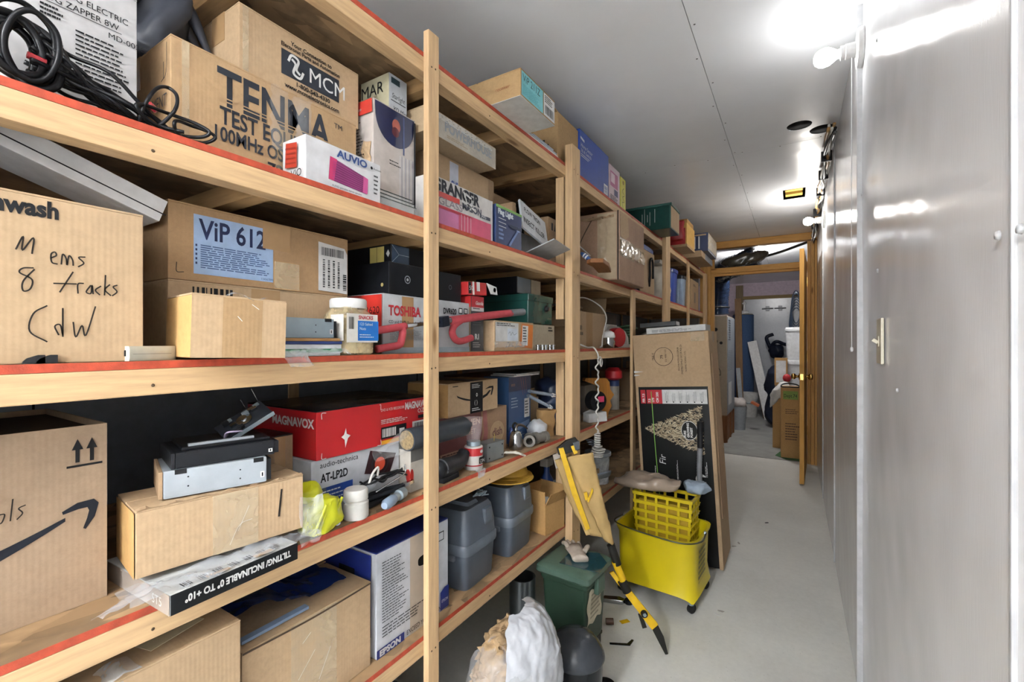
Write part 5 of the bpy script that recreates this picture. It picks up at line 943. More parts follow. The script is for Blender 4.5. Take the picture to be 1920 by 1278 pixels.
b = box_at('tall_blue_box', 'tall blue carton with white labels and magazines on top', 'box', (-.955, 1.512, ZCs), (.175, .12, .262), 0, plain('blue_print', '#3f6190', .35, var=.15, scale=6, bmp=0)); b.rect('front', 0, .78, 1, 1, col('#2a3c5e', .3)); b.text('front', 'eco', .1, .86, .02, col('#b98a6a')); b.lines('front', .1, .5, .45, .68, 4, col('#c9d6e6'), .3); b.rect('front', .68, .34, .92, .64, WHT(), 'label'); b.lines('front', .71, .37, .9, .6, 5, INK(), .4); b.poly('front', [(.35, .16), (.9, .22), (.92, .3), (.4, .26)], col('#7f9cc4', .3)); b.lines('front', .1, .06, .8, .13, 2, col('#c9d6e6'), .3); b.stroke('front', [[(.5, .98), (.62, .7)], [(.6, .98), (.7, .72)], [(.72, .98), (.78, .74)]], .0012, col('#c46a44'), 'printed_line'); zt5 = ZCs + .2626
t = thing('magazine_pile', 'black and white magazines lying on the tall blue carton', 'magazines', (-1.0, 1.62, zt5), math.pi / 2)
for i in range(3): MB().box((-.09 + .012 * i, -.065, .0012 + .006 * i), (.10 + .014 * i, .05, .0062 + .006 * i), Matrix.Rotation(math.radians(4 * i - 3), 4, 'Z')).build('magazine', [WHT(), col('#d8dadc'), INK()][i], t)
t = thing('plastic_cup', 'clear plastic cup upside down on the red and white can', 'cup', (-.868, 1.165, ZCs + .0885), 0); MB().lathe([(.0, .0), (.021, .0), (.022, .008), (.026, .03), (.029, .07), (.0305, .072)], 24).build('cup', clear('cup_clear', '#e4d8d8', .06, .2, .05), t, smooth='auto')
t = thing('glue_can', 'white and red glue can with metal cap at the shelf edge', 'can', (-.868, 1.165, ZCs), 0); MB().lathe([(0, 0), (.029, 0), (.0295, .003), (.0295, .07), (.027, .073), (.02, .074)], 28).build('can', plain('can_white', '#d9d5cf', .35, bmp=0), t, smooth='auto'); MB().lathe([(.0298, .044), (.0298, .068)], 28).build('red_band', col('#b8262c', .3), t); MB().lathe([(.0298, .012), (.0298, .016)], 28).build('red_band', col('#b8262c', .3), t); MB().lathe([(.022, .074), (.022, .087), (0, .088)], 24).build('cap', SM, t, smooth='auto')
lb = Box(t, (.0596, .0596, .08)); t.rotation_euler.z = math.pi / 2; lb.rect('front', .3, .25, .75, .5, INK(), 'label_mark'); lb.text('front', 'ON', .36, .28, .016, WHT()); lb.disc('front', .5, .72, .005, WHT(), sx=1.4)
t = thing('black_power_tool', 'black power tool lying right of the slim post', 'power tool', (-.868, 1.055, ZCs), math.radians(6)); tube_obj('motor', [(0, -.075, .038), (0, -.03, .036), (0, .02, .034), (0, .055, .04), (-.002, .075, .058)], [.027, .028, .025, .022, .018], plain('tool_black', '#26282c', .45), t, 16); MB().box((-.024, -.07, .0), (.022, .01, .016)).build('battery', MATS['tool_black'], t, bevel=.003); MB().lathe([(.0275, 0), (.0275, .006)], 18, Matrix.Translation((0, -.06, .038)) @ Matrix.Rotation(-math.pi / 2, 4, 'X')).build('ring', col('#6a7078', .3), t)
b = box_at('white_sheet_box', 'narrow white carton edge standing behind the slim post', 'box', (-.872, .969, ZCs), (.012, .09, .165), 0, WHT())
b = box_at('junction_box', 'grey metal electrical junction box at the shelf edge', 'junction box', (-.866, 1.238, ZCs), (.092, .05, .062), -4, plain('box_zinc', '#9aa0a2', .45, .4, var=.1), bev=.002); 
for u, v in ((.12, .2), (.88, .2), (.12, .8), (.88, .8)): b.disc('front', u, v, .003, INK(), 'screw_hole')
MB().bar((.01, -.01, .062), (.012, -.01, .085), .002, .002).build('wire', col('#c8b060'), b.th); MB().box((-.046, -.0262, .056), (.046, -.025, .0615)).build('lip', MATS['box_zinc'], b.th)
t = thing('silver_oil_can', 'silver hand oil can with brass spout before the blue carton', 'oil can', (-.892, 1.462, ZCs), 0); MB().lathe([(0, 0), (.026, 0), (.027, .004), (.023, .05), (.016, .066), (.008, .070), (.008, .08), (0, .081)], 24).build('body', CHR, t, smooth='auto'); tube_obj('spout', [(0, 0, .078), (.004, .01, .088), (.008, .04, .082), (.01, .07, .066)], [.006, .006, .005, .003], col('#4a3c30', .4), t); tube_obj('trigger', [(0, -.01, .07), (0, -.02, .09), (0, -.005, .098), (0, .01, .09)], .004, INK(), t)
t = thing('oil_bottle', 'small dark blue bottle behind the silver oil can', 'bottle', (-.925, 1.485, ZCs), 0); MB().lathe([(0, 0), (.0, .0), (.014, 0), (.014, .05), (.007, .06), (.007, .075), (0, .076)], 16).build('bottle', col('#2b3f78', .3), t, smooth='auto')
for i, (y, x, a) in enumerate(((1.535, -.875, 30), (1.592, -.858, -20))):
    t = thing('pipe_fitting', ['grey threaded pipe fitting beside the oil can', 'grey elbow pipe fitting left of the white ball'][i], 'pipe fitting', (x, y, ZCs), math.radians(a)); M = Matrix.Translation((0, 0, .024)) @ Matrix.Rotation(math.pi / 2, 4, 'X'); MB().lathe([(.012, -.035), (.021, -.035), (.021, -.02), (.018, -.02), (.018, .015), (.023, .016), (.023, .034), (.013, .034), (.012, -.035)], 20, M).build('fitting', plain('grey_iron', '#7e7a72', .5, .3), t, smooth='auto')
t = thing('white_ball', 'white crumpled plastic ball on the shelf left of the thick post', 'ball', (-.905, 1.652, ZCs), 0); mb = blob(.042, .042, .041, 22, 16); crumple(mb, .006, 40, 3, lambda q: min(1, q.z / .01)); mb.build('ball', plain('ball_white', '#c9cdd2', .35, bmp=.2), t, smooth=True)
t = thing('brown_paper_bag', 'crumpled brown paper bag beside the thick post', 'bag', (-.905, 1.732, ZCs), math.radians(70)); mb = MB(); 
rings = [[Vector((.035 * math.copysign(abs(math.cos(a)) ** .4, math.cos(a)) * (1 + .2 * z), .02 * math.copysign(abs(math.sin(a)) ** .4, math.sin(a)) * (1 + .1 * z), .115 * z)) for a in [2 * math.pi * i / 24 for i in range(24)]] for z in [k / 12 for k in range(13)]]
mb.loft(rings); crumple(mb, .007, 32, 2, lambda q: min(1, q.z / .02)); mb.build('bag', plain('bag_brown', '#b08a58', .75, var=.15, scale=14), t, smooth='auto')
t = thing('cardboard_scrap', 'folded cardboard scraps behind the brown paper bag', 'cardboard', (-1.02, 1.79, ZCs), math.radians(80))
for i in range(3): MB().box((-.07 + .01 * i, -.004 + .012 * i, 0), (.06, -.001 + .012 * i, .15 + .02 * i)).build('sheet', [KR(), KR3(), KR2()][i], t)
for i, (p, q) in enumerate((((992, 733), (1040, 741)), ((990, 741), (1034, 764)))):
    a, b_ = PX(*p, -.925), PX(*q, -.875); t = thing('grey_tube_tool', ['straight grey plastic tube leaning right of the blue carton', 'lower grey plastic tube sloping down to the paper bag'][i], 'tube', tuple(a), 0); d = b_ - a
    MB().tube([(0, 0, 0), d * .5, d], [.011, .012, .008], 12, flat=.6).build('tube', plain('tube_grey', '#8d99a8', .3, bmp=0), t, smooth='auto'); MB().tube([d * .9, d * 1.02], [.009, .006], 12).build('tip', WHT(), t, smooth='auto')
t = thing('flattened_cartons', 'flattened brown cartons piled at the back of the shelf', 'cardboard', (-1.215, 1.62, ZCs), math.pi / 2)
for i in range(5): MB().box((-.05, -.12, .02 + .045 * i * 0 + .012 * i + .18), (.32, .12, .026 + .012 * i + .18)).build('sheet', [KR2(), col('#6b4636'), KR()][i % 3], t)
MB().box((0, -.1, 0), (.28, .1, .199)).build('support_carton', KR2(), t)
t = thing('clear_scrap', 'clear plastic scrap hanging over the shelf edge below the glue can', 'plastic', (-.832, 1.16, ZCs), 0); mb = MB().grid(lambda u, v: (-.02 + .028 * math.sin(min(1, v * 1.5) * 1.57) , -.03 + .06 * u * (1 - .5 * v), .003 - .04 * max(0, v - .5)), 10, 12); crumple(mb, .003, 60); mb.v = [(max(x, .004) if z < .002 else x, y, z) for x, y, z in mb.v]; mb.build('film', CLR(), t, smooth=True)
t = thing('cloudy_scrap', 'cloudy plastic sleeve drooping over the edge beside the junction box', 'plastic', (-.832, 1.36, ZCs), 0); mb = MB().grid(lambda u, v: (-.03 + .045 * v, -.03 + .03 * u + .05 * v, .012 - .03 * max(0, v - .6) + .006 * math.sin(6 * u)), 8, 12); crumple(mb, .003, 60, 4); mb.v = [(max(x, .004) if z < .002 else x, y, z) for x, y, z in mb.v]; mb.build('film', plain('cloudy_film', '#cfcabd', .3, bmp=.1), t, smooth=True)
# ================= shelf C, third bay
t = thing('blue_cloth_bag', 'dark blue shiny bag stuffed behind the thick post', 'bag', (-1.04, 2.10, ZCs), 0); mb = blob(.09, .13, .11, 30, 20, .7); crumple(mb, .03, 12, 7, lambda q: min(1, q.z / .03)); mb.build('bag', plain('blue_film', '#3c5078', .3, var=.3, scale=8, bmp=.2), t, smooth=True)
t = thing('black_bag', 'black crumpled bag at the shelf edge below the blue bag', 'bag', (-.915, 1.985, ZCs), 0); mb = blob(.043, .09, .032, 26, 14, .7); crumple(mb, .015, 20, 2, lambda q: min(1, q.z / .015)); mb.build('bag', plain('black_nylon', '#1a1c20', .35, bmp=.2), t, smooth=True)
t = thing('wooden_bracket', 'varnished wooden profile bracket standing on the third bay shelf', 'bracket', (-.895, 2.30, ZCs), math.radians(55)); MB().prism([(-.03, 0), (.06, 0), (.065, .03), (.085, .06), (.075, .09), (.10, .12), (.075, .15), (.07, .19), (.05, .21), (-.08, .215), (-.085, .2), (.0, .17), (.01, .08), (-.03, .05)], -.014, .014, Matrix.Rotation(math.pi / 2, 4, 'X')).build('profile', wood('varnished_wood', '#b67a34', 'Z', rough=.35), t, bevel=.002)
t = thing('tape_gun', 'white tape dispenser with black roll and pink tag', 'tape dispenser', (-.86, 2.19, ZCs), math.radians(60)); MB().lathe([(.022, -.024), (.05, -.024), (.05, .024), (.022, .024), (.022, -.024)], 28, Matrix.Translation((0, .0, .105)) @ Matrix.Rotation(math.pi / 2, 4, 'X')).build('roll', INK(), t, smooth='auto'); MB().prism([(-.06, .0), (.055, 0), (.05, .05), (.03, .06), (.02, .12), (-.01, .13), (-.015, .06), (-.06, .045)], -.026, -.020, Matrix.Rotation(math.pi / 2, 4, 'X') ).build('side_plate', WHT(), t, bevel=.001); MB().prism([(-.06, .0), (.055, 0), (.05, .05), (-.06, .045)], -.019, .026, Matrix.Rotation(math.pi / 2, 4, 'X')).build('base', WHT(), t, bevel=.004); MB().box((-.01, -.032, .10), (.03, -.027, .13)).build('tag', col('#d8406a', .4), t, bevel=.003)
t = thing('spray_can', 'spray can with red cap beside the leaning tree carton', 'spray can', (-.93, 2.66, ZCs), 0); MB().lathe([(0, 0), (.034, 0), (.034, .155), (.026, .17)], 24).build('can', col('#a8a298', .4), t, smooth='auto'); MB().lathe([(.034, .14), (.0345, .17), (.03, .176)], 24).build('blue_band', col('#22386c', .35), t); MB().lathe([(.03, .176), (.052, .19), (.05, .23), (.03, .25), (0, .252)], 24).build('cap', col('#c0242c', .35), t, smooth='auto')
b = box_at('grey_shelf_box', 'grey carton behind the wooden bracket', 'box', (-.99, 2.36, ZCs), (.2, .1, .16), 0, col('#9c968c', .6))
for i, (y, h) in enumerate(((3.1, .2), (3.9, .24), (4.7, .2))): carton('stored_carton', ['plain brown carton on the dark middle shelf behind the tree carton', 'taller brown carton on the dark middle shelf before the last posts', 'brown carton at the far end of the middle shelf'][i], 0, 0, -.95, ZCs, 0, .3, KR2(), L=.5, H=h).th.location.y = y + .25
# ================= shelf D, first bay
b = box_at('wide_brown_carton', 'big brown carton at the bottom left with a paper slip on top', 'box', (-.842, .0, ZD), (.435, .34, .272), 0, KR()); flaps(b, KR()); L, W, H = b.dim
MB().box((.06, -.155, H + .0035), (.15, -.07, H + .0045), Matrix.Rotation(.25, 4, 'Z')).build('paper_slip', col('#e0d2b0'), b.th); mb = MB().grid(lambda u, v: (-.06 + .13 * u, -W/2 - .003 + .05 * v, H + .004 + .006 * math.sin(9 * u)), 14, 5); crumple(mb, .004, 50).build('loose_tape', CLR(), b.th, smooth=True); mb = MB().grid(lambda u, v: (-.05 + .1 * u, -W/2 - .002, H - .06 * v), 10, 6); crumple(mb, .003, 50, 2).build('loose_tape', CLR(), b.th, smooth=True)
b = box_at('sagging_carton', 'brown carton with sunken taped flaps beside the white projector carton', 'box', (-.862, .448, ZD), (.298, .34, .198), 0, KR()); L, W, H = b.dim
MB().add([(-L/2, -W/2, H), (L/2, -W/2, H), (L/2, -.004, H + .002), (0, -.004, H - .018 + .02), (-L/2, -.004, H + .004)], [(0, 1, 2, 3, 4)]).build('flap', KR(), b.th, solid=.003); MB().add([(-L/2, W/2, H), (L/2, W/2, H), (L/2, .0, H + .006), (-L/2, .0, H + .012)], [(0, 1, 2, 3)]).build('flap', KR2(), b.th, solid=.003)
b.rect('front', .32, .0, .68, 1, CT(), 'clear_tape'); b.stroke('front', [[(.1, .3), (.5, .6)], [(.6, .1), (.9, .5)], [(.2, .8), (.4, .9)]], .001, WHT(), 'scuff', (.34, .2, .66, .9)); b.stroke('front', [[(0, .995), (.5, .97), (1, .99)]], .004, col('#4a3826'), 'painted_flap_shadow')  # last stroke paints the shadow under the flap edge
mb = MB().box((-L/2 + .01, -W/2 + .02, H + .004), (0, -W/2 + .035, H + .010)); mb.build('blue_paper_edge', col('#8fa6c4', .4), b.th)
t = thing('blue_plastic_sheet', 'folded dark blue plastic on the sagging carton', 'plastic', (-1.0, .585, ZD + .213), 0); mb = MB().grid(lambda u, v: (-.10 + .2 * v, -.13 + .26 * u, .012 + .03 * math.sin(4 * u + 1) * v), 20, 14); crumple(mb, .014, 20, 3); mb.v = [(x, y, max(z, .001)) for x, y, z in mb.v]; mb.build('sheet', plain('blue_gloss_film', '#1d3570', .2, bmp=.1), t, smooth=True)
b = box_at('projector_carton', 'white and blue projector carton with cut hand hole', 'box', (-.862, .764, ZD), (.268, .30, .256), 0, plain('white_carton', '#cdd1d8', .45, bmp=.02)); L, W, H = b.dim; flaps(b, plain('carton_blue', '#20307a', .35, bmp=0), False); BL = MATS['carton_blue']
n = 12; ov = [(.66 + .13 * math.copysign(abs(math.cos(2 * math.pi * k / 24)) ** .6, math.cos(2 * math.pi * k / 24)), .70 + .055 * math.copysign(abs(math.sin(2 * math.pi * k / 24)) ** .6, math.sin(2 * math.pi * k / 24))) for k in range(24)]; b.poly('front', ov, col('#15120f', .9), 'hand_hole')
b.rect('front', .42, .0, .66, 1, plain('packing_tape_pale', '#cbbba8', .3, var=.05, coat=.2), 'tape'); b.poly('front', ov, col('#15120f', .9), 'hand_hole'); b.rect('front', 0, 0, .34, .085, BL); b.text('front', 'EPSON', .03, .015, .020, WHT(), bold=.001, w=.26); b.text('front', 'EXCEED YOUR VISION', .37, .03, .017, INK(), w=.5); b.lines('front', .06, .30, .40, .90, 22, INK(), .28, seed=8); b.lines('front', .06, .16, .62, .28, 4, INK(), .3, seed=2); b.rect('front', .80, .80, .92, .90, INK()); b.rect('front', .81, .81, .91, .89, MATS['white_carton']); b.poly('front', [(.86, .02), (1, .02), (1, .26), (.93, .26), (.86, .22)], BL); b.text('front', 'EPSON', .88, .10, .012, WHT(), w=.1); b.rect('left', .3, .2, .95, .98, BL); b.rect('left', .55, .55, .75, .8, INK())
# ================= shelf D, second bay
def battery_box(label, corner, L=.19, W=.19, H=.25, yaw=3):
    b = box_at('battery_box', label, 'battery box', corner, (L, W, H), yaw, None); m = plain('slate_plastic', '#59626e', .42, var=.08, bmp=.15); md = plain('slate_rim', '#6b7480', .4, bmp=.1)
    hr = H * .53
    def rr(l, w_, z, k=.25): return [Vector((l / 2 * math.copysign(abs(math.cos(a)) ** k, math.cos(a)), w_ / 2 * math.copysign(abs(math.sin(a)) ** k, math.sin(a)), z)) for a in [2 * math.pi * (i + .5) / 40 for i in range(40)]]
    MB().loft([rr(L * .86, W * .86, 0), rr(L * .88, W * .88, .006), rr(L * .97, W * .96, hr)]).build('tub', m, b.th, smooth='auto'); MB().loft([rr(L * 1.0, W * 1.0, hr - .022), rr(L * 1.02, W * 1.02, hr - .016), rr(L * 1.02, W * 1.02, hr + .004), rr(L * .99, W * .99, hr + .010)]).build('rim', md, b.th, smooth='auto')
    MB().loft([rr(L * .97, W * .97, hr + .006), rr(L * .95, W * .95, hr + .05), rr(L * .88, W * .86, H - .02), rr(L * .80, W * .76, H - .006)]).build('lid', m, b.th, smooth='auto')
    MB().loft([rr(L * .34, W * .6, H - .006), rr(L * .30, W * .52, H + .004)]).build('lid_ridge', md, b.th, smooth='auto'); MB().box((L * .06, -W * .50, hr + .045), (L * .30, -W * .38, H - .02)).build('lid_boss', m, b.th, bevel=.008)
    for s in (-1, 1): MB().box((s * L * .5 - .006, -W * .25, hr - .04), (s * L * .5 + .006, W * .25, hr - .022)).build('strap_lug', md, b.th, bevel=.002)
    return b
battery_box('grey plastic battery box nearest the slim post', (-.848, 1.105, ZD)); battery_box('grey plastic battery box carrying the yellow cap', (-.852, 1.365, ZD), .195)
t = thing('baseball_hat', 'yellow baseball hat lying on the second grey battery box', 'hat', (-.945, 1.50, ZD + .2555), math.radians(20)); MB().lathe([(.075, .006), (.09, .002), (.09, .006), (.074, .012), (.068, .03), (.05, .045), (0, .05)], 30).build('crown', plain('yellow_fabric', '#cfa23a', .7, var=.15, scale=30, bmp=.3), t, smooth='auto'); MB().loft([[Vector((.1 * math.cos(a), -.03 + .10 * math.sin(a), z)) for a in [2 * math.pi * i / 30 for i in range(30)]] for z in (.001, .005)]).build('brim', MATS['yellow_fabric'], t, smooth='auto'); MB().lathe([(0, .05), (.006, .05), (.005, .055), (0, .056)], 12).build('button', INK(), t)
b = open_box('ex_long_carton', 'small orange brown carton marked Ex Long with raised flap', (-.845, 1.612, ZD), (.13, .13, .12), -10, KR3(), (62, 100, 85, 88), fl=.42); b.text('front', 'Ex. Long', .85, 1.25, .018, PEN, rot=180, shear=.2) if False else None
cu = bpy.data.curves.new('lettering', 'FONT'); cu.body = 'Ex. Long'; cu.size = .018; o = bpy.data.objects.new('lettering', cu); COL.objects.link(o); cu.materials.append(PEN); o.parent = b.th; o.matrix_local = Matrix.Translation((.04, -.0868, .158)) @ Matrix.Rotation(math.radians(90 + 28), 4, 'X') @ Matrix.Rotation(math.pi, 4, 'Z'); TEXTS.append(o)
mb = blob(.04, .04, .03, 20, 12); crumple(mb, .012, 30, 4); mb.v = [(x, y, z + .07) for x, y, z in mb.v]; mb.build('white_paper_filling', WHT(), b.th, smooth=True)
t = thing('wooden_mallet', 'wooden handled mallet lying behind the battery boxes', 'mallet', (-.955, 1.225, ZD + .2555), math.radians(20)); MB().lathe([(0, -.11), (.012, -.11), (.014, .0), (.011, .09), (0, .09)], 14, Matrix.Translation((0, 0, .03)) @ Matrix.Rotation(math.pi / 2, 4, 'X')).build('handle', wood('mallet_wood', '#8a6440', 'Y'), t, smooth='auto'); MB().lathe([(0, -.04), (.026, -.04), (.028, 0), (.026, .04), (0, .04)], 20, Matrix.Translation((0, .1, .03)) @ Matrix.Rotation(math.pi / 2, 4, 'Y')).build('head', MATS['mallet_wood'], t, smooth='auto')
t = thing('hardware_clips', 'tangle of steel hooks on the nearer battery box', 'hooks', (-.89, 1.235, ZD + .2555), 0)
for i in range(8): rd = random.Random(60 + i); tube_obj('hook', [(rd.uniform(-.02, .02), -.03 + .05 * rd.random(), .004 + .02 * rd.random()) for k in range(4)], .002, SM, t, 6, zmin=.003)
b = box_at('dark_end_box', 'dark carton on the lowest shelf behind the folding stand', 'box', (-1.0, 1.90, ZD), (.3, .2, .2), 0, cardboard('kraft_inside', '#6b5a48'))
t = thing('blue_spray_bottle', 'blue bottle with grey bracket beside the thick post under the shelf', 'bottle', (-.945, 1.815, ZD), 0); MB().lathe([(0, 0), (.03, 0), (.03, .16), (.014, .19), (.014, .22), (0, .221)], 20).build('bottle', col('#2a4f96', .35), t, smooth='auto'); MB().box((-.02, -.03, .22), (.02, .03, .26)).build('nozzle', col('#a8a49c', .4), t, bevel=.006)
t = thing('white_pail', 'white plastic tub with wire rim on the third bay low shelf', 'tub', (-.93, 2.40, ZD), 0); MB().lathe([(0, 0), (.06, 0), (.065, .15), (.07, .155), (.07, .165)], 26).build('tub', clear('cloudy_tub', '#cfd4d8', .2, .6), t, smooth='auto'); MB().lathe([(.071, .15), (.073, .155), (.073, .168), (.069, .17)], 26).build('rim', col('#a8b0b8', .3), t)
b = box_at('beige_floor_carton', 'beige carton on the low shelf behind the mop bucket', 'box', (-.90, 2.1, ZD), (.25, .2, .09), 0, KR())
# ================= leaning tree carton
def on_box(b, x, y):      # world point on the top face of a (possibly leaning) box
    M = Matrix.Translation(b.th.location) @ b.th.rotation_euler.to_matrix().to_4x4(); return M @ Vector((x, y, b.dim[2]))
TR = box_at('tree_carton', 'tall artificial tree carton leaning out from the shelves, with printed fir', 'box', (-.728, 2.63, .0005), (.412, .30, 1.262), -90, KR(), tilt=(0, -3.5), bev=.003); b = TR; L, W, H = b.dim
BP = plain('tree_black_print', '#121314', .35, bmp=0)
b.rect('front', .04, .0, .955, .765, BP, 'black_panel'); b.rect('front', .065, .690, .36, .752, col('#c4202e', .35), 'red_label'); b.rect('front', .36, .690, .935, .752, WHT(), 'info_label'); b.rect('front', .135, .69, .15, .752, BP)
for st, u in (('FIR 7.5', .12), ('7.5', .20), ('179', .25), ('CM 200', .31)): b.text('front', st, u, .695, .018, WHT(), rot=90, bold=.0008)
for i in range(6): b.lines('front', .40 + i * .09, .70, .45 + i * .09, .745, 5, col('#7d8288'), .35, vert=True, seed=i); b.rect('front', .41 + i * .09, .695, .425 + i * .09, .70, INK())
M = frame(b.dim, 'front'); rd = random.Random(11); m1, m2 = MB(), MB()
for i in range(900):      # flat printed fir, lying on its side
    t = rd.random() ** .6; x = .12 + .74 * t; hw = .007 + .098 * t ** 1.0; y = .575 + rd.uniform(-1, 1) * hw; a = rd.uniform(-.8, .8) + math.pi; l = .012 + .006 * rd.random(); w_ = .003
    c = Vector((x * L, y * H, .0016 + .00002 * (i % 40))); d = Vector((math.cos(a), math.sin(a), 0)); n_ = Vector((-d.y, d.x, 0)); q = [M @ (c - n_ * w_), M @ (c + d * l), M @ (c + n_ * w_), M @ (c - d * l * .3)]
    (m1 if i % 3 else m2).add(q, [(0, 1, 2, 3)])
m1.build('printed_fir', col('#9c8a6c', .5), b.th); m2.build('printed_fir', col('#d2c3a2', .5), b.th)
b.layer += 8
b.disc('front', .69, .575, .052, WHT(), sx=.82); b.disc('front', .69, .575, .049, BP, sx=.82)
for i, st in enumerate(('PURE', 'GROWING', 'FOREST')): b.text('front', st, .645 + i * .042, .545, .016, WHT(), rot=90, bold=.0008)
b.stroke('front', [[(.22, .745), (.23, .5), (.25, .28), (.27, .0)]], .004, col('#8fd05a', .4), 'green_line')
b.text('front', 'Fir', .36, .42, .05, WHT(), rot=90, shear=.2); b.lines('front', .21, .36, .225, .44, 1, WHT(), .6, vert=True); b.lines('front', .5, .36, .52, .46, 2, WHT(), .4, vert=True); b.lines('front', .86, .36, .89, .46, 2, WHT(), .4, vert=True); b.disc('front', .80, .37, .028, WHT()); b.rect('front', .80, .36, .92, .38, BP); b.lines('front', .80, .1, .83, .22, 2, WHT(), .4, vert=True)
b.disc('front', .415, .90, .052, INK(), ring=.0022); b.text('front', '79', .41, .89, .022, INK(), rot=90); b.text('front', 'CU 4X6 12/2', .455, .875, .013, INK(), rot=90); b.text('front', 'TREE X', .29, .885, .016, INK(), rot=90, sx=.8); b.text('front', 'SOLD IN MODULES COPLER', .62, .835, .013, INK(), rot=90, sx=.8); b.text('front', 'ENSEMBLE FAMILLE DECOR MUR CA', .66, .82, .014, INK(), rot=90, sx=.72); b.text('front', 'NORMAL FORMA L 7172', .71, .83, .013, INK(), rot=90, sx=.8)
b.poly('front', [(.0, .83), (.13, .835), (.0, .84)], WHT(), 'crease'); b.poly('front', [(.0, .815), (.09, .82), (.0, .823)], WHT(), 'crease')
b.rect('front', .78, .96, 1, 1, CT(), 'clear_tape'); b.rect('front', .955, 0, 1, 1, KR(), 'edge_strip'); MB().box((L/2 + .0005, -W/2 + .05, .25), (L/2 + .003, W/2 - .05, H - .12)).build('patched_panel', cardboard('kraft_pink', '#c6a584'), b.th); flaps(b, KR(), True, tm=CT())
b.stroke('right', [[(.5, .62), (.4, .66), (.55, .70)], [(.6, .48), (.45, .50)]], .002, WHT(), 'scuff'); b.stroke('right', [[(.35, .70), (.36, .74), (.3, .76)], [(.4, .69), (.44, .73)]], .0016, PEN, 'pen_mark')
p = on_box(b, -.17, -.12) + Vector((0, 0, .046)); k = box_at('black_book', 'black book lying on the tree carton', 'book', p, (.20, .15, .026), -86, BP, tilt=(0, -3.5)); k.rect('right', .03, .1, .97, .9, WHT(), 'page_block')
p = on_box(b, -.13, -.13) + Vector((0, 0, .006)); k = box_at('magazine', 'white magazine with grey print on the tree carton', 'magazine', p, (.32, .17, .034), -90, plain('magazine_white', '#cfd0ce', .4), tilt=(0, -3.5)); k.lines('front', .1, .15, .9, .6, 3, col('#77777a'), .5); k.rect('top', .05, .1, .6, .9, col('#8d9094'))
# vacuum hose in front of the carton
t = thing('vacuum_hose', 'grey vacuum hose with black grip standing against the tree carton', 'hose', (-.43, 2.56, .0), 0); HG = plain('hose_grey', '#84878c', .4, bmp=0)
P = spline([(.0, .036, .66), (-.002, .03, .56), (.0, .02, .46), (-.01, .0, .40), (-.05, -.02, .365), (-.09, -.05, .36), (-.11, -.10, .40)], 14); MB().tube(P, [.013 + .0014 * (i % 2) for i in range(len(P))], 12).build('hose', HG, t, smooth=True); MB().tube([(.0, .04, .80), (0, .037, .66)], [.016, .014], 14).build('grip', INK(), t, smooth='auto')
# ================= mop bucket
YP = plain('yellow_plastic', '#e2cb14', .35, var=.08, scale=5, bmp=.03); YP2 = plain('yellow_wringer_plastic', '#e2c81e', .35, var=.06, bmp=.02)
bk = thing('mop_bucket', 'yellow rolling mop bucket with wire handle', 'bucket', (-.552, 2.31, 0), math.radians(-4))
def rect_ring(w_, d, z, k=.32, n=48, bow=0, arch=0): return [Vector((w_ / 2 * math.copysign(abs(math.cos(a)) ** k, math.cos(a)), d / 2 * math.copysign(abs(math.sin(a)) ** k, math.sin(a)) - (bow * math.cos(a) ** 0 * (1 - abs(math.cos(a)) ** 1.2) if math.sin(a) < 0 else 0), z + arch * abs(math.cos(2 * a)) ** .7)) for a in [2 * math.pi * (i + .5) / n for i in range(n)]]
outer = [rect_ring(.33, .265, .085, bow=.01), rect_ring(.395, .325, .046, bow=.012, arch=.034), rect_ring(.385, .315, .085, bow=.012, arch=.012), rect_ring(.368, .302, .15, bow=.014), rect_ring(.375, .31, .30, bow=.02), rect_ring(.392, .325, .318, bow=.02), rect_ring(.396, .33, .330, bow=.02)]
inner = [rect_ring(.372, .305, .330, bow=.018), rect_ring(.355, .29, .28, bow=.015), rect_ring(.325, .26, .085, bow=.01)]
MB().loft(outer + inner).build('tub', YP, bk, smooth='auto')
for sx in (-1, 1):
    for sy in (-1, 1):
        0 and MB().loft([[Vector((sx * (.150 + .028 * q) + dx * (.045 - .02 * q), sy * (.112 + .02 * q) + dy * (.05 - .022 * q), .048 + .0 * q + z)) for dx, dy in ((-1, -1), (1, -1), (1, 1), (-1, 1))] for q, z in ((1.0, 0), (.55, .05), (.1, .10), (-.3, .14))]).build('corner_leg', YP, bk, bevel=.004)
        cx, cy = sx * .165, sy * .128
        MB().lathe([(0, .04), (.012, .04), (.012, .052), (0, .052)], 14, Matrix.Translation((cx, cy, 0))).build('caster_stem', SM, bk); MB().box((cx - .012, cy - .006, .02), (cx + .012, cy + .012, .042)).build('caster_fork', INK(), bk, bevel=.002)
        MB().lathe([(0, -.009), (.014, -.009), (.0215, -.007), (.0215, .007), (.014, .009), (0, .009)], 20, Matrix.Translation((cx, cy + .004, .0222)) @ Matrix.Rotation(math.radians(60), 4, 'Z') @ Matrix.Rotation(math.pi / 2, 4, 'X')).build('caster_wheel', plain('black_rubber', '#1c1c1d', .5), bk, smooth='auto')
tube_obj('wire_handle', [(-.20, -.02, .335), (-.205, -.12, .338), (-.14, -.182, .345), (0, -.198, .338), (.14, -.186, .33), (.205, -.12, .33), (.204, -.02, .335)], .0034, plain('dark_wire', '#55564a', .4, .6), bk, 8)
for sx in (-1, 1): MB().lathe([(0, 0), (.009, 0), (.007, .008), (0, .009)], 12, Matrix.Translation((sx * .196, -.02, .335)) @ Matrix.Rotation(sx * math.pi / 2, 4, 'Y')).build('handle_pivot', SM, bk)
lb = Box(bk, (.384, .30, .33)); mb = MB(); rd = random.Random(6)
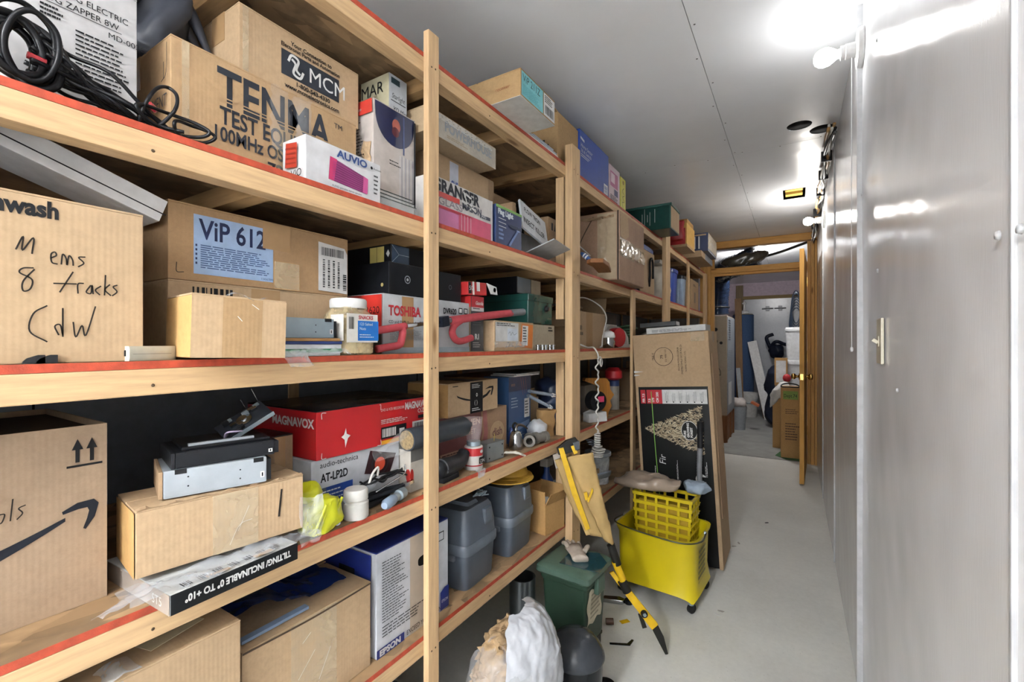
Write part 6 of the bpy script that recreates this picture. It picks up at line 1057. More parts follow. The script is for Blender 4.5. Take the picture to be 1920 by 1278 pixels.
for i in range(7):
    z = .115 + .024 * i; xw = .1845 + .004 * abs(z - .15) / .15 + .0014; y = -.09
    while y < .03: w_ = rd.uniform(.012, .03); mb.add([(xw, y, z), (xw, y + w_, z), (xw + .0008, y + w_, z + .014), (xw + .0008, y, z + .014)], [(0, 1, 2, 3)]); y += w_ + .004
mb.build('warning_print', col('#6f6a2a'), bk)
wr_ = thing('mop_wringer', 'yellow slotted wringer basket standing in the mop bucket', 'wringer', (-.552, 2.365, .0), math.radians(-4)); wl, wd2 = .265, .135
z0 = .09
for i in range(7):
    z = .20 + .042 * i; s = 1 + .018 * i; a, d = wl * s / 2, wd2 * s / 2; mb = MB(); t_ = .008
    mb.box((-a, -d, z), (a, -d + t_, z + .016)); mb.box((-a, d - t_, z), (a, d, z + .016)); mb.box((-a, -d + t_, z), (-a + t_, d - t_, z + .016)); mb.box((a - t_, -d + t_, z), (a, d - t_, z + .016)); mb.box((-a - .004, -d - .004, z + .013), (a + .004, -d, z + .016)); mb.box((a, -d - .004, z + .013), (a + .004, d, z + .016)); mb.build('slat', YP2, wr_)
    if i < 6:
        if i == 0: rib0 = MB().box((-.006, -.003, 0), (.006, .003, .026)).build('rib', YP2, wr_); rib0.location = (-a + t_, -d + .004, z + .016)
        spots = [(-a + t_ + (2 * a - 2 * t_) * j / 5, sg * (d - .004), 0) for j in range(6) for sg in (-1, 1)] + [(sg * (a - .004), -d + t_ + (2 * d - 2 * t_) * j / 3, 1) for j in (1, 2) for sg in (-1, 1)]
        for x, y, rot_ in spots[(1 if i == 0 else 0):]: o = rib0.copy(); COL.objects.link(o); o.location = (x, y, z + .016); o.rotation_euler.z = rot_ * math.pi / 2
MB().box((-wl/2 + .012, -wd2/2 + .012, .19), (wl/2 - .012, wd2/2 - .012, .43)).build('press_plate', plain('wringer_core', '#b08f18', .5), wr_)
MB().box((-.05, -wd2/2 + .004, .088), (.05, wd2/2 - .01, .2)).build('foot', YP2, wr_, bevel=.004); MB().box((-.03, -wd2/2 + .001, .12), (.04, -wd2/2 + .004, .18)).build('brown_panel', col('#b07a2a', .4), wr_)
zt = .20 + .042 * 6 + .0165
t = thing('tan_plastic_bag', 'tan grey cloth in clear plastic draped over the wringer', 'bag', (-.645, 2.345, zt + .006), math.radians(6)); mb = blob(.17, .075, .034, 40, 16, .7); crumple(mb, .02, 14, 3, lambda q: min(1, q.z / .02)); mb.v = [(x, y, z - (.012 * max(0, (-x - .06) / .13) if x < -.06 else 0) + .003) for x, y, z in mb.v]
mb.v = [(x, y, max(z, .001) if x > -.055 else z) for x, y, z in mb.v]; mb.build('cloth', plain('taupe_film', '#a59484', .3, var=.2, scale=9, bmp=.3), t, smooth=True)
t = thing('denim_cloth', 'light blue denim cloth on the wringer', 'cloth', (-.415, 2.415, zt + .003), 0); mb = blob(.062, .05, .030, 30, 16, .7); crumple(mb, .016, 22, 8, lambda q: min(1, q.z / .015)); mb.build('cloth', plain('denim_pale', '#9aaaba', .7, var=.2, scale=16, bmp=.3), t, smooth=True)
# ================= green bin, dome bin, metal cylinder
gb = thing('green_bin', 'dark green lidded bin with torn paper label beside the yellow stand', 'bin', (-.725, 1.625, .1005), math.radians(-3)); GP = plain('green_plastic', '#2b4032', .42, var=.15, scale=9, bmp=.1); GL = plain('green_lid_plastic', '#4c6457', .4, var=.1, bmp=.06)
MB().loft([rect_ring(.165, .165, 0, .2), rect_ring(.168, .168, .006, .2), rect_ring(.19, .19, .245, .2)]).build('body', GP, gb, smooth='auto'); MB().loft([rect_ring(.196, .196, .228, .2), rect_ring(.202, .202, .234, .2), rect_ring(.202, .202, .246, .2), rect_ring(.194, .194, .250, .2)]).build('rim', GP, gb, smooth='auto')
MB().loft([rect_ring(.214, .214, .2505, .15), rect_ring(.226, .226, .258, .15), rect_ring(.222, .222, .276, .15), rect_ring(.19, .19, .288, .2)]).build('lid', GL, gb, smooth='auto'); MB().box((.095, -.03, .19), (.114, .03, .252)).build('latch', GL, gb, bevel=.004)
lb = Box(gb, (.182, .182, .25)); mb = MB().grid(lambda u, v: (.0935 - .0055 * (1 - v) + .001, -.075 + .12 * u + .008 * math.sin(8 * v), .085 + .125 * v + .006 * math.sin(11 * u)), 10, 10); mb.build('paper_label', plain('aged_paper', '#c9bfa6', .6, var=.15, scale=30), gb); mb = MB()
for i in range(6):
    z = .105 + .017 * i; mb.add([(.0958 - .0055 * (1 - i / 6), -.05, z), (.0958 - .0055 * (1 - i / 6), .02 + .015 * (i % 2), z), (.0958 - .0055 * (1 - i / 6) + .0004, .02 + .015 * (i % 2), z + .007), (.0958 - .0055 * (1 - i / 6) + .0004, -.05, z + .007)], [(0, 1, 2, 3)])
mb.build('printed_lines', col('#8f8672'), gb); MB().add([(.04, -.0845, .002), (.085, -.0845, .002), (.083, -.0850, .035), (.03, -.0850, .028)], [(0, 1, 2, 3)]).build('torn_patch', KR3(), gb)
t = thing('blue_glass_sheet', 'dark teal plastic sheet lying on the green bin lid', 'sheet', (-.69, 1.63, .389), math.radians(12)); MB().prism([(-.08, -.06), (.075, -.085), (.09, .0), (.05, .07), (-.06, .05)], 0, .0016).build('sheet', plain('teal_film', '#1f4a54', .12, bmp=.1, coat=.5), t)
t = thing('work_glove', 'grey cotton work glove lying on the green bin lid', 'glove', (-.725, 1.645, .391), math.radians(40)); GC = plain('glove_cotton', '#bdb0a2', .85, var=.15, scale=40, bmp=.4)
mb = MB().loft([[Vector((.035 * r_ * math.cos(a), y, .014 + .014 * r_ * math.sin(a))) for a in [2 * math.pi * i / 18 for i in range(18)]] for y, r_ in ((-.06, .8), (-.05, .95), (-.02, .8), (.01, .95), (.04, 1.0))]); crumple(mb, .006, 30, 2); mb.v = [(x, y, max(z, .001)) for x, y, z in mb.v]; mb.build('palm', GC, t, smooth=True)
for i, (x, l) in enumerate(((-.026, .055), (-.009, .065), (.009, .062), (.026, .048))): tube_obj('finger', [(x * .9, .03, .016), (x * 1.1, .055, .024 - .006 * i), (x * 1.2, .03 + l, .014)], [.009, .009, .0075], GC, t, 10, zmin=.0095)
tube_obj('thumb', [(.028, -.01, .016), (.048, .012, .024), (.058, .035, .014)], [.010, .009, .0075], GC, t, 10, zmin=.0095)
t = thing('dome_bin', 'glossy black bin with domed lid standing before the green bin', 'bin', (-.617, 1.39, 0), 0); BG = plain('black_gloss', '#1a1c1f', .22, var=.1, bmp=.02)
MB().lathe([(0, 0), (.085, 0), (.09, .19), (.09, .195)], 36).build('body', BG, t, smooth='auto'); MB().lathe([(.094, .188), (.097, .194), (.095, .204), (.086, .225), (.064, .252), (.032, .268), (0, .272)], 36).build('domed_lid', plain('smoke_dome', '#3c3f44', .2, var=.15, bmp=.05), t, smooth='auto')
t = thing('steel_cylinder', 'brushed steel cylinder tucked under the lowest shelf', 'cylinder', (-.885, 1.50, 0), 0); MB().lathe([(.046, 0), (.05, 0), (.05, .33), (.046, .33), (.046, 0)], 36).build('wall', plain('brushed_steel', '#8b9196', .3, .9, var=.05), t, smooth='auto')
b = box_at('black_crate', 'low black crate carrying the green bin', 'crate', (-.82, 1.545, 0), (.17, .16, .10), -93, BG, bev=.006); MB().box((-.088, -.083, .088), (.088, .083, .0995)).build('rim', BG, b.th, bevel=.002)
t = thing('wheel_caster', 'black round wheel lying beside the domed bin', 'wheel', (-.56, 1.52, 0), 0); MB().lathe([(.012, 0), (.034, 0), (.037, .006), (.037, .026), (.034, .032), (.012, .032), (.012, 0)], 24).build('tyre', BG, t, smooth='auto'); MB().lathe([(0, .004), (.012, .004), (.012, .028), (0, .028)], 16).build('hub', SM, t, smooth='auto')
# ================= packing paper sack
t = thing('packing_sack', 'white plastic sack of crumpled packing paper against the slim post', 'sack', (-.69, 1.10, 0), 0)
mb = blob(.088, .135, .205, 90, 64, .72); crumple(mb, .016, 12, 4, lambda q: min(1, q.z / .04)); crumple(mb, .012, 34, 9, lambda q: min(1, q.z / .04)); crumple(mb, .006, 80, 3, lambda q: min(1, q.z / .04)); mb.build('paper_filling', plain('packing_paper', '#b0926c', .8, var=.3, scale=40, bmp=.4), t, smooth=True)
rd = random.Random(3); mb = MB()
for i in range(150):      # crumpled paper facets over the filling
    th_ = rd.uniform(-2.6, -.5); ph = rd.uniform(.0, 1.15); c = Vector((.098 * math.cos(th_) * math.cos(ph), .148 * math.sin(th_) * math.cos(ph), .225 + .22 * math.sin(ph) * (1 if rd.random() > .4 else -1))); 
    if c.z < .03: continue
    s = rd.uniform(.012, .03); R = Matrix.Rotation(rd.uniform(0, 6), 3, 'X') @ Matrix.Rotation(rd.uniform(0, 6), 3, 'Z'); q = [c + R @ Vector(v) * s for v in ((-1, -.6, 0), (1, -.5, .3), (.7, .7, -.2), (-.8, .6, .35), (0, 0, .45))]; mb.add([p * .93 for p in q], [(0, 1, 4), (1, 2, 4), (2, 3, 4), (3, 0, 4)])
o = mb.build('paper_wads', MATS['packing_paper'], t, solid=.0008)
mb = MB(); mb.grid(lambda u, v: ((.128 + .006 * math.sin(7 * u + 5 * v)) * math.cos(-1.05 + 2.5 * u) * math.cos(1.45 * (v * 2 - 1)) ** .6, .180 * math.sin(-.75 + 2.2 * u) * math.cos(1.45 * (v * 2 - 1)) ** .6, .235 + .232 * math.sin(1.45 * (v * 2 - 1))), 70, 76); crumple(mb, .007, 18, 5, lambda q: min(1, q.z / .05)); crumple(mb, .0035, 55, 8, lambda q: min(1, q.z / .05)); mb.v = [(x, y, max(z, .003)) for x, y, z in mb.v]; mb.build('white_sheet', plain('sack_plastic', '#c9ccd2', .28, var=.12, scale=14, bmp=.3), t, smooth=True)
mb = MB(); mb.grid(lambda u, v: (.122 * math.cos(-2.2 + 2.6 * u) * math.cos(1.4 * (v * 2 - 1)) ** .6, .172 * math.sin(-2.2 + 2.6 * u) * math.cos(1.4 * (v * 2 - 1)) ** .6, .205 + .2 * math.sin(1.4 * (v * 2 - 1))), 36, 34); crumple(mb, .010, 24, 7, lambda q: min(1, q.z / .05)); mb.v = [(max(x, -.112), y, max(z, .002)) for x, y, z in mb.v]; mb.build('clear_film', clear('sack_clear', '#d8dade', .1, .22), t, smooth=True)
mb = MB()
# ================= folding stand with yellow legs
A0 = PX(1062, 838, -.775); B0 = Vector((-.433, 1.847, .012)); rt = Vector((C_, S_, 0)); nrm = (B0 - A0).cross(rt).normalized()
if nrm.dot(Vector((0, 0, EYE)) - A0) < 0: nrm = -nrm
def on_plane(px, py, off=0):
    u, v = (px - 960) / F_PX, (HY - py) / F_PX; d = Vector((u * C_ - S_, u * S_ + C_, v)); o = Vector((0, 0, EYE)); P = A0 + nrm * off
    return o + d * ((P - o).dot(nrm) / d.dot(nrm))
st = thing('folding_stand', 'folded stand with yellow legs and tan canvas leaning on the thick post', 'folding stand', tuple(B0), 0); SO = B0.copy()
def slab(name, px, m, th=.012, off=0, bev=.001):
    lo = [on_plane(x, y, off) - SO for x, y in px]; n = len(lo); mb = MB().add(lo + [p + nrm * th for p in lo], [tuple(reversed(range(n))), tuple(range(n, 2 * n))] + [(i, (i + 1) % n, n + (i + 1) % n, n + i) for i in range(n)]); return mb.build(name, m, st, bevel=bev)
CV = plain('tan_canvas', '#b99a63', .8, var=.18, scale=12, bmp=.3); YM = plain('yellow_enamel', '#e0b416', .35, bmp=.02)
def canvas(px_l, px_r, seed, off):
    n = len(px_l) - 1
    def fn(u, v):
        k = min(int(v * n), n - 1); f_ = v * n - k; l = [px_l[k][i] * (1 - f_) + px_l[k + 1][i] * f_ for i in (0, 1)]; r = [px_r[k][i] * (1 - f_) + px_r[k + 1][i] * f_ for i in (0, 1)]
        return on_plane(l[0] * (1 - u) + r[0] * u, l[1] * (1 - u) + r[1] * u, off + .010 * math.sin(math.pi * u)) - SO
    mb = MB().grid(fn, 10, 26); crumple(mb, .005, 26, seed); return mb.build('canvas', CV, st, smooth=True, solid=.003)
canvas([(1040, 862), (1052, 900), (1072, 950), (1100, 1000)], [(1066, 856), (1090, 910), (1112, 960), (1140, 1012)], 2, .002); canvas([(1062, 856), (1085, 910), (1108, 960), (1134, 1014)], [(1112, 848), (1122, 900), (1138, 960), (1152, 1024)], 5, .014)
slab('canvas_hem', [(1040, 862), (1050, 858), (1106, 1000), (1098, 1002)], CV, .01, .004)
slab('leg_bar', [(1047, 840), (1056, 838), (1083, 925), (1073, 929)], YM, .008, .020); slab('leg_bar', [(1070, 836), (1077, 833), (1083, 848), (1076, 851)], YM, .008, .020); slab('leg_bar', [(1073, 927), (1083, 924), (1106, 990), (1098, 993)], YM, .006, .018)
slab('brace', [(1094, 923), (1100, 921), (1103, 934), (1097, 937)], YM, .008, .024); slab('brace', [(1100, 938), (1110, 914), (1112, 919), (1103, 941)], YM, .008, .026)
slab('top_bracket', [(1043, 838), (1060, 824), (1078, 818), (1084, 826), (1086, 840), (1060, 848), (1046, 850)], plain('bracket_black', '#23221f', .5), .03, -.012, .003); slab('latch', [(1074, 829), (1085, 825), (1086, 840), (1078, 843)], col('#4a5058', .4), .016, .019); slab('metal_plate', [(1036, 852), (1050, 848), (1050, 874), (1042, 878)], col('#a89e94', .5), .006, -.002)
T = lambda a, b_, r, m, nm, off=.012, n=14: MB().tube([on_plane(*a, off) - SO, on_plane(*b_, off) - SO], r, n).build(nm, m, st, smooth='auto')
T((1145, 1020), (1158, 1058), .016, MATS['bracket_black'], 'joint'); T((1153, 1052), (1170, 1092), .014, YM, 'leg_tube'); T((1166, 1088), (1176, 1108), .018, MATS['bracket_black'], 'clamp'); slab('leg_bar', [(1142, 1072), (1150, 1069), (1178, 1108), (1172, 1112)], YM, .008, -.004)
slab('leg_bar', [(1170, 1110), (1182, 1104), (1232, 1166), (1220, 1176)], YM, .018, .0, .002); slab('leg_bar', [(1196, 1150), (1203, 1148), (1212, 1174), (1204, 1176)], MATS['bracket_black'], .008, -.006)
q = on_plane(1207, 1149, .018) - SO; MB().tube([q, q + nrm * .012], .013, 16).build('pivot_bolt', MATS['bracket_black'], st, smooth='auto'); MB().tube([q + nrm * .012, q + nrm * .016], .007, 6).build('pivot_nut', SM, st)
slab('foot_bar', [(1220, 1174), (1231, 1166), (1243, 1190), (1251, 1222), (1246, 1224), (1236, 1205)], MATS['bracket_black'], .012, .002, .001)
# grey chute and odd pieces left of the bucket
t = thing('grey_downspout', 'grey plastic scoop lying on the low shelf left of the bucket', 'scoop', (-.86, 2.05, ZD + .095), math.radians(75)); P = [[Vector((x, .038 * (1 + .6 * x / .2) * math.sin(a), .04 - .034 * (1 + .3 * x / .2) * math.cos(a))) for a in [-1.7 + 3.4 * i / 14 for i in range(15)]] for x in (-.1, -.02, .06, .14)]
MB().add([q for r_ in P for q in r_], [(i * 15 + k, i * 15 + k + 1, (i + 1) * 15 + k + 1, (i + 1) * 15 + k) for i in range(3) for k in range(14)]).build('scoop', plain('scoop_grey', '#8d98a6', .35, bmp=0), t, smooth=True, solid=.003); MB().tube([(-.1, 0, .03), (-.22, 0, .045)], [.018, .015], 14).build('handle', MATS['scoop_grey'], t, smooth='auto')
t = thing('grey_hose_loop', 'grey flat hose looped below the white phone cord', 'hose', (-.86, 2.13, ZD + .20), 0)
for i in range(3): tube_obj('loop', [(.0 + .008 * i, -.06, .10 - .01 * i), (.01, -.01, .09 - .012 * i), (.012, .03, .05 - .012 * i), (.01, .02, .01 - .006 * i), (.0, -.04, -.005 * i)], .007, plain('hose_slate', '#7c8694', .35, bmp=0), t, 8, flat=.5)
# floor scraps
def scrap(name, label, cat, px, py, pts, h, m, rot=0):
    p = PZ(px, py, 0); t = thing(name, label, cat, (p.x, p.y, 0.0003), math.radians(rot)); MB().prism(pts, 0, h).build('piece', m, t); return t
scrap('rubber_strip', 'black rubber strip on the floor right of the green bin', 'strip', 1165, 1203, [(-.05, -.01), (.02, -.014), (.045, .012), (.052, .008), (.03, -.024), (-.05, -.018)], .004, BG, 30)
scrap('yellow_tag', 'yellow paper tag on the floor', 'tag', 1171, 1165, [(-.02, -.012), (.022, -.010), (.02, .012), (-.02, .01)], .002, YM, 50); 
t = thing('plastic_plug', 'brown cylindrical plug on the floor beside the green bin', 'plug', tuple(PZ(1143, 1170, 0)), math.radians(30)); MB().tube([(-.016, 0, .0135), (.016, 0, .0135)], .013, 16).build('plug', plain('brown_plastic', '#5a3c2a', .45), t, smooth='auto')
t = thing('chrome_bracket', 'chrome bracket scrap on the floor behind the green bin', 'bracket', tuple(PZ(1150, 1128, 0)), math.radians(20)); MB().prism([(-.06, -.012), (.04, -.018), (.06, .0), (.03, .02), (-.04, .016)], .001, .02).build('plate', CHR, t, bevel=.003); MB().lathe([(.008, 0), (.018, .002), (.018, .02), (.008, .022)], 16, Matrix.Translation((.07, .0, .0))).build('ring', INK(), t, smooth='auto')
for i, (px, py) in enumerate(((1362, 1028), (1376, 1024), (1369, 1034), (1385, 1018), (1345, 1152), (1352, 1146), (1438, 980))):
    scrap('paper_flake', ['curled pale flake nearest the tree carton corner', 'curled pale flake in the little pile by the tree carton', 'small flake below the pile by the tree carton', 'flake farthest right of the pile by the tree carton', 'lone white chip on the floor before the bucket wheel', 'tiny white chip beside the lone chip', 'dark fleck in the middle of the aisle'][i], 'debris', px, py, [(-.014, -.004), (.0, -.007), (.015, -.003), (.012, .004), (-.008, .005)], .0025, [WHT(), col('#b0aca4')][i % 2] if i < 6 else INK(), 37 * i)
t = thing('blue_sack', 'dark blue plastic sack on the floor under the lowest shelf', 'sack', (-1.0, .75, 0), 0); mb = blob(.13, .22, .14, 30, 18, .7); crumple(mb, .03, 9, 3, lambda q: min(1, q.z / .04)); mb.build('sack', plain('navy_film', '#1d2c4a', .3, bmp=.2), t, smooth=True)
# ================= beyond the doorway
fz = -.004
t = thing('wooden_plinth', 'brown wooden box under the furnace', 'wooden box', (-.875, 6.53, fz), 0); WDb = wood('plinth_wood', '#8a5a34', 'Z'); MB().box((-.16, -.40, 0), (.16, .40, .33)).build('panel', WDb, t, bevel=.006)
for y in (-.39, 0, .34): MB().box((.16, y, 0), (.172, y + .05, .33)).build('batten', WDb, t)
for x in (-.15, .11): MB().box((x, -.412, 0), (x + .05, -.40, .33)).build('batten', WDb, t)
t = thing('furnace', 'tan and grey furnace cabinet with vents and black pen marks', 'furnace', (-.875, 6.53, fz + .331), 0); FT = plain('furnace_tan', '#b3a48e', .5, var=.06); FG = plain('furnace_grey', '#9aa0a8', .4, bmp=.02)
MB().box((-.17, -.38, 0), (.168, .38, 1.235)).build('cabinet', FT, t, bevel=.006); MB().box((.168, -.37, .01), (.176, .37, 1.22)).build('side_panel', FG, t, bevel=.002)
fb = Box(t, (.338, .76, 1.235))
mb = MB()
for i in range(9): mb.box((.176, -.30, .93 + .03 * i), (.179, -.10, .945 + .03 * i))
mb.build('louvre', col('#4a4f58', .4), t)
mb = MB()
for i in range(12): mb.box((.176, -.30, .55 + .022 * i), (.178, .1, .56 + .022 * i))
mb.build('louvre', col('#7c828a', .4), t); MB().box((.176, -.3, .12), (.178, .0, .40)).build('data_plate', WHT(), t)
for u, v, r_ in ((.62, .86, .022), (.60, .74, .028), (.80, .725, .018)): fb.disc('front', u, v, r_, INK(), 'hole')
fb.stroke('front', [[(.55, .66), (.66, .64), (.68, .58), (.6, .52)], [(.55, .50), (.75, .46), (.78, .40), (.68, .42), (.7, .36)], [(.62, .44), (.66, .30), (.72, .32)]], .006, INK(), 'pen_line'); fb.rect('front', .58, .22, .74, .32, INK(), 'dark_patch')
FILM = plain('black_duct_film', '#16243c', .14, var=.4, scale=10, bmp=.4, coat=.4)
t = thing('flexible_duct', 'shiny black wrapped flexible duct rising from the furnace', 'duct', (-.88, 6.45, fz + 1.5715), 0)
P = spline([(.03, -.04, .022), (.03, -.06, .2), (.05, -.12, .38), (.06, -.2, .5), (.15, -.3, .56), (.33, -.38, .60), (.50, -.42, .665)], 12); MB().tube(P, [.13 + .008 * (i % 2) + .01 * noise.noise(Vector((i * .7, 0, 0))) for i in range(len(P))], 20).build('duct', FILM, t, smooth=True)
for p in (P[6], P[30], P[52]): MB().lathe([(.145, -.01), (.15, 0), (.145, .01)], 22, Matrix.Translation(p)).build('clamp_band', INK(), t)
t = thing('duct_sleeve', 'black crinkled duct insulation bulging above the door header', 'duct', (-.47, 5.60, 2.0485), 0); mb = blob(.24, .10, .065, 34, 18, .7); crumple(mb, .025, 12, 4); mb.v = [(x, y, min(max(z, .001) + max(0, (x + .1) * .2), .19)) for x, y, z in mb.v]; mb.build('sleeve', plain('grey_black_film', '#4a4840', .18, var=.4, scale=14, bmp=.4), t, smooth=True)
tube_obj('black_pipe', [(.1, .1, .10), (.35, .05, .15), (.6, .0, .22)], .014, INK(), t)
# leaning boards, carpet roll, pail
def lean(name, label, cat, px0, py0, px1, py1, Y, w_, th_, m, dy=.15):
    a = PY(px0, py0, Y); b_ = PY(px1, py1, Y + dy); a.z = fz + .01; t = thing(name, label, cat, tuple(a), 0); d = b_ - a; MB().bar((0, 0, 0), d, w_, th_, up=(0, -1, 0)).build('board', m, t, bevel=.002); return t
r_ = thing('carpet_roll', 'rolled blue carpet standing in the room beyond the door', 'carpet roll', (-.78, 9.05, fz), (0, 0, 0)); MB().lathe([(0, 0), (.17, 0), (.17, 1.72), (.16, 1.725)], 28).build('roll', plain('blue_carpet', '#40597f', .9, var=.15, scale=60, bmp=.4), r_, smooth='auto'); MB().lathe([(0, 1.722), (.15, 1.724), (.165, 1.735), (.0, 1.745)], 28).build('pale_backing', col('#c8b48c', .7), r_); 
t = thing('white_pail_bucket', 'white plastic pail before the carpet roll', 'pail', (-.66, 8.55, fz), 0); MB().lathe([(0, 0), (.125, 0), (.145, .30), (.15, .30), (.152, .34), (.148, .36), (.15, .385), (.15, .40), (.14, .40), (.12, .01)], 28).build('pail', plain('pail_white', '#d2d2cf', .4, bmp=0), t, smooth='auto'); tube_obj('bail', [(-.15, 0, .36), (-.1, -.13, .25), (.1, -.13, .25), (.15, 0, .36)], .006, SM, t)
lean('white_trim_board', 'long white board leaning right of the carpet roll', 'board', 1443, 780, 1410, 640, 8.3, .14, .03, WHT(), .5); lean('tan_trim_board', 'thin tan board behind the white leaning board', 'board', 1435, 779, 1407, 645, 8.45, .05, .03, KR3(), .5); lean('grey_panel_board', 'grey sheet leaning behind the white leaning board', 'board', 1458, 776, 1422, 690, 8.6, .2, .02, plain('sheet_grey', '#b4bac0', .3), .6)
lean('weathered_plank', 'brown weathered plank standing left of the carpet roll', 'plank', 1388, 793, 1384, 560, 8.2, .10, .04, wood('old_plank', '#7d5f3e', 'Z'), .3); lean('grey_plank', 'grey plank leaning before the weathered plank', 'plank', 1392, 795, 1384, 690, 7.85, .06, .03, col('#8f9498', .5), .3)
t = thing('waste_basket', 'small grey waste basket with bags beside the wooden plinth', 'waste basket', (-.68, 7.2, fz), 0); MB().lathe([(0, 0), (.085, 0), (.11, .33), (.104, .33), (.08, .01)], 22).build('basket', col('#a5abb0', .4), t, smooth='auto'); mb = blob(.11, .11, .08, 22, 12); crumple(mb, .03, 14); mb.v = [(x, y, z + .29) for x, y, z in mb.v]; mb.build('crumpled_bag', plain('bag_pale', '#d6cdc8', .5), t, smooth=True); MB().box((-.05, -.09, .42), (.06, .02, .45), Matrix.Rotation(.5, 4, 'Y')).build('orange_card', col('#d0744a', .5), t)
# right hand pile
b = box_at('dept_carton', 'tall brown carton with green Dept label just inside the door', 'box', (-.125, 5.66, fz + .004), (.20, .30, .74), -88, KR3()); b.rect('front', .10, .84, .78, .96, col('#7f9a2c', .5), 'green_label'); b.text('front', 'Dept.74', .12, .87, .05, INK(), w=.6); b.text('front', 'D', .82, .86, .07, INK()); b.lines('front', .2, .62, .9, .70, 3, col('#5a3a1a'), .4); b.lines('front', .2, .24, .9, .50, 7, col('#5a3a1a'), .45, seed=3); flaps(b, KR3(), False)
scrap_g = thing('green_mat', 'green felt mat under the Dept carton', 'mat', (-.06, 5.75, fz), 0); MB().prism([(-.12, -.02), (.02, -.22), (.14, -.22), (.16, .2), (-.08, .2)], 0, .0035).build('mat', plain('green_felt', '#3c6a3c', .9), scrap_g)
t = thing('black_bag_strap', 'black bag handle lying on the Dept carton', 'strap', (-.05, 5.72, fz + .7485), 0); tube_obj('strap', [(-.07, -.03, .008), (-.06, .03, .03), (.0, .05, .04), (.07, .03, .03), (.09, -.02, .008), (.0, -.05, .008)], .007, INK(), t, closed=True)
b = box_at('white_linen', 'white cloth draped over the pile behind the Dept carton', 'cloth', (-.18, 6.10, fz), (.1, .3, .75), -90, None); MB().box((-.09, -.1, 0), (.06, .12, .60)).build('hamper', KR3(), b.th, bevel=.004); mb = blob(.105, .16, .10, 30, 18, .6); crumple(mb, .03, 11, 5); mb.v = [(x - .02, y, z + .56 - (.12 * max(0, -x / .1))) for x, y, z in mb.v]; mb.build('cloth', plain('white_linen', '#dcdad6', .7, bmp=.1), b.th, smooth=True)
for i, (z0, h, w_) in enumerate(((.0, .5, .34), (.501, .52, .34), (1.022, .40, .32))):
    t = thing('white_tub', ['lowest white plastic tub in the stack behind the door', 'middle white plastic tub in the stack behind the door', 'topmost white plastic tub in the stack behind the door'][i], 'tub', (.06, 6.85, fz + z0), 0); MB().loft([rect_ring(w_ * .9, .4, .001, .25), rect_ring(w_, .44, h * .88, .25)]).build('tub', plain('tub_white', '#e2e4e6', .35, bmp=0), t, smooth='auto'); MB().loft([rect_ring(w_ * 1.03, .46, h * .88, .25), rect_ring(w_ * 1.04, .465, h * .95, .25), rect_ring(w_ * .98, .44, h * .995, .25)]).build('lid', MATS['tub_white'], t, smooth='auto')
b = box_at('picture_frame', 'brown framed picture leaning by the white tubs', 'picture', (-.215, 6.58, fz + .7005), (.14, .03, .34), -90, KR3()); b.rect('front', .12, .1, .88, .9, WHT()); bpy.data.objects.remove(b.th.children[0]) if False else None
sp = thing('brown_board_stack', 'brown boards standing behind the Dept carton', 'boards', (-.18, 6.0, fz), 0)
sp.location = (-.20, 6.60, fz); MB().box((-.01, -.012, 0), (.05, .05, .70)).build('board', KR2(), sp)
t = thing('red_pouch', 'small red pouch before the framed picture', 'pouch', (-.08, 6.45, fz + .0), 0); mb = blob(.045, .04, .05, 20, 12); mb.v = [(x, y, z + .75) for x, y, z in mb.v]; mb.build('pouch', col('#c0242c', .5), t, smooth=True); MB().box((-.03, -.03, 0), (.03, .03, .76)).build('stand', KR2(), t)
t = thing('dark_clothes_pile', 'heap of dark blue clothes beyond the leaning boards', 'clothes', (-.20, 7.75, fz), 0); mb = blob(.17, .25, .44, 34, 24, .6); crumple(mb, .07, 5, 3, lambda q: min(1, q.z / .1)); mb.build('clothes', plain('navy_cloth', '#1b2233', .8, var=.4, scale=7), t, smooth=True)
t = thing('bicycle_frame', 'dark handlebars and frame tubes standing against the far wall', 'bicycle', (-.02, 9.2, fz), 0); BKp = plain('bike_black', '#1a2030', .4)
for P in ([(-.35, 0, 1.15), (-.25, -.05, 1.25), (-.1, 0, 1.2), (.1, -.03, 1.25), (.3, 0, 1.1)], [(-.2, 0, 1.2), (-.25, 0, .8), (-.15, 0, .35)], [(.2, 0, 1.2), (.25, .05, .8), (.1, .05, .35)], [(-.25, 0, .85), (.25, .05, .85)], [(-.35, 0, 1.15), (-.4, -.02, 1.32), (-.3, 0, 1.38)], [(-.15, 0, .4), (-.1, 0, .0)], [(.1, .05, .4), (.12, 0, .0)]): tube_obj('tube', P, .03, BKp, t, 10)
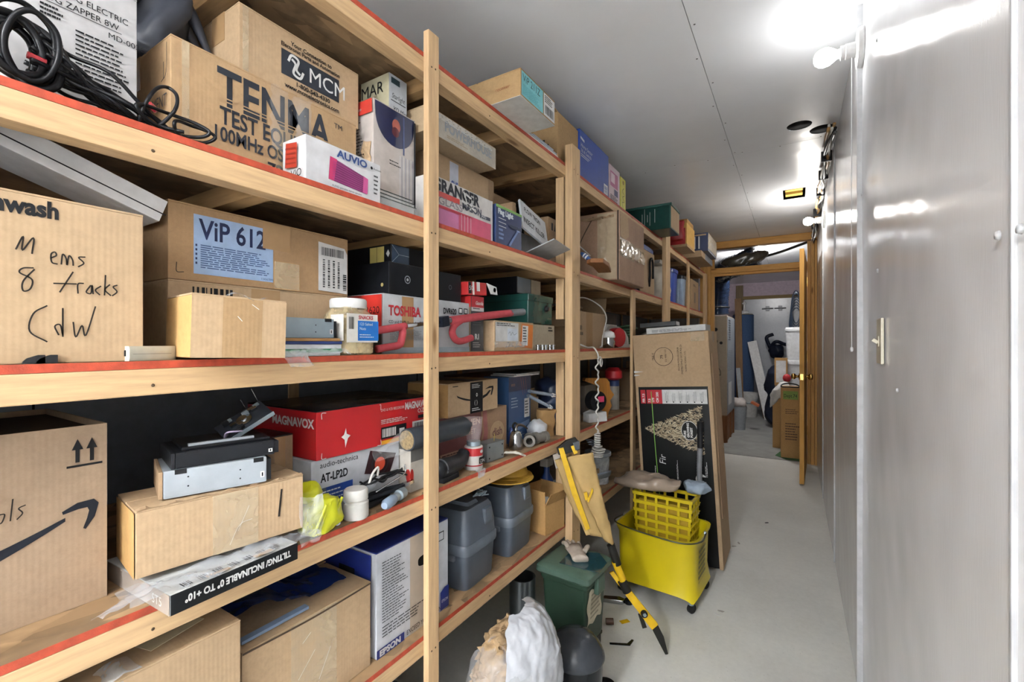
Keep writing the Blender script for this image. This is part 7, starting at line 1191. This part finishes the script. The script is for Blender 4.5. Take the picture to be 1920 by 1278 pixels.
mb = blob(.12, .1, .13, 24, 14); crumple(mb, .03, 9); mb.v = [(x - .25, y, z + .95) for x, y, z in mb.v]; mb.build('saddle_bag', BKp, t, smooth=True); mb = blob(.2, .12, .24, 24, 14); crumple(mb, .04, 7); mb.v = [(x + .0, y - .1, z + .42) for x, y, z in mb.v]; mb.build('grey_cover', plain('pale_cover', '#b8bcc2', .5), t, smooth=True)
t = thing('hanging_blue_cable', 'tangled blue cable hanging on the far white wall', 'cable', (.02, 9.3, 1.55), 0)
for i in range(7): tube_obj('loop', [(.10 * math.cos(a) * (1 - .05 * i), .02 * math.sin(3 * a + i), .28 * math.sin(a) + .05 * i) for a in [k * math.pi / 4 for k in range(8)]], .007, plain('cable_blue', '#5a7290', .4), t, closed=True)
MB().box((-.02, .06, .52), (.02, .225, .56)).build('hook', SM, t)
for i, x in enumerate((-.42, -.22)):
    t = thing('door_latch', ['left steel latch bolt on the far white door', 'right steel latch bolt on the far white door'][i], 'latch', (x, YF - .032, 1.85), 0); MB().box((-.03, -.02, -.045), (.03, 0, .045)).build('plate', plain('latch_grey', '#77797c', .4, .5), t, bevel=.003); MB().tube([(-.09, -.014, 0), (.09, -.014, 0)], .012, 10).build('bolt', MATS['latch_grey'], t, smooth='auto')
t = thing('lamp_finial', 'small white lamp standing on top of the carpet roll', 'lamp', (-.76, 9.05, fz + 1.746), 0); MB().lathe([(0, 0), (.08, 0), (.07, .04), (.02, .06), (.015, .16), (.04, .18), (.01, .22), (0, .221)], 20).build('body', WHT(), t, smooth='auto')
# ---------------------------------------------------------------- lettering becomes plain mesh
bpy.context.view_layer.update()
dg = bpy.context.evaluated_depsgraph_get()
for o in TEXTS:
    me = bpy.data.meshes.new_from_object(o.evaluated_get(dg)); nm = o.data.name.split('.')[0]
    ml = o.matrix_local.copy(); pa = o.parent; old = o.data
    if 'fit' in o.keys():
        xs = [v.co.x for v in me.vertices]; me.transform(Matrix.Diagonal((o['fit'] / (max(xs) - min(xs)) / ml.to_scale().x, 1, 1, 1)))
    me.transform(ml)
    bpy.data.objects.remove(o, do_unlink=True); bpy.data.curves.remove(old)
    me.name = nm
    n = bpy.data.objects.new(nm, me); COL.objects.link(n); n.parent = pa
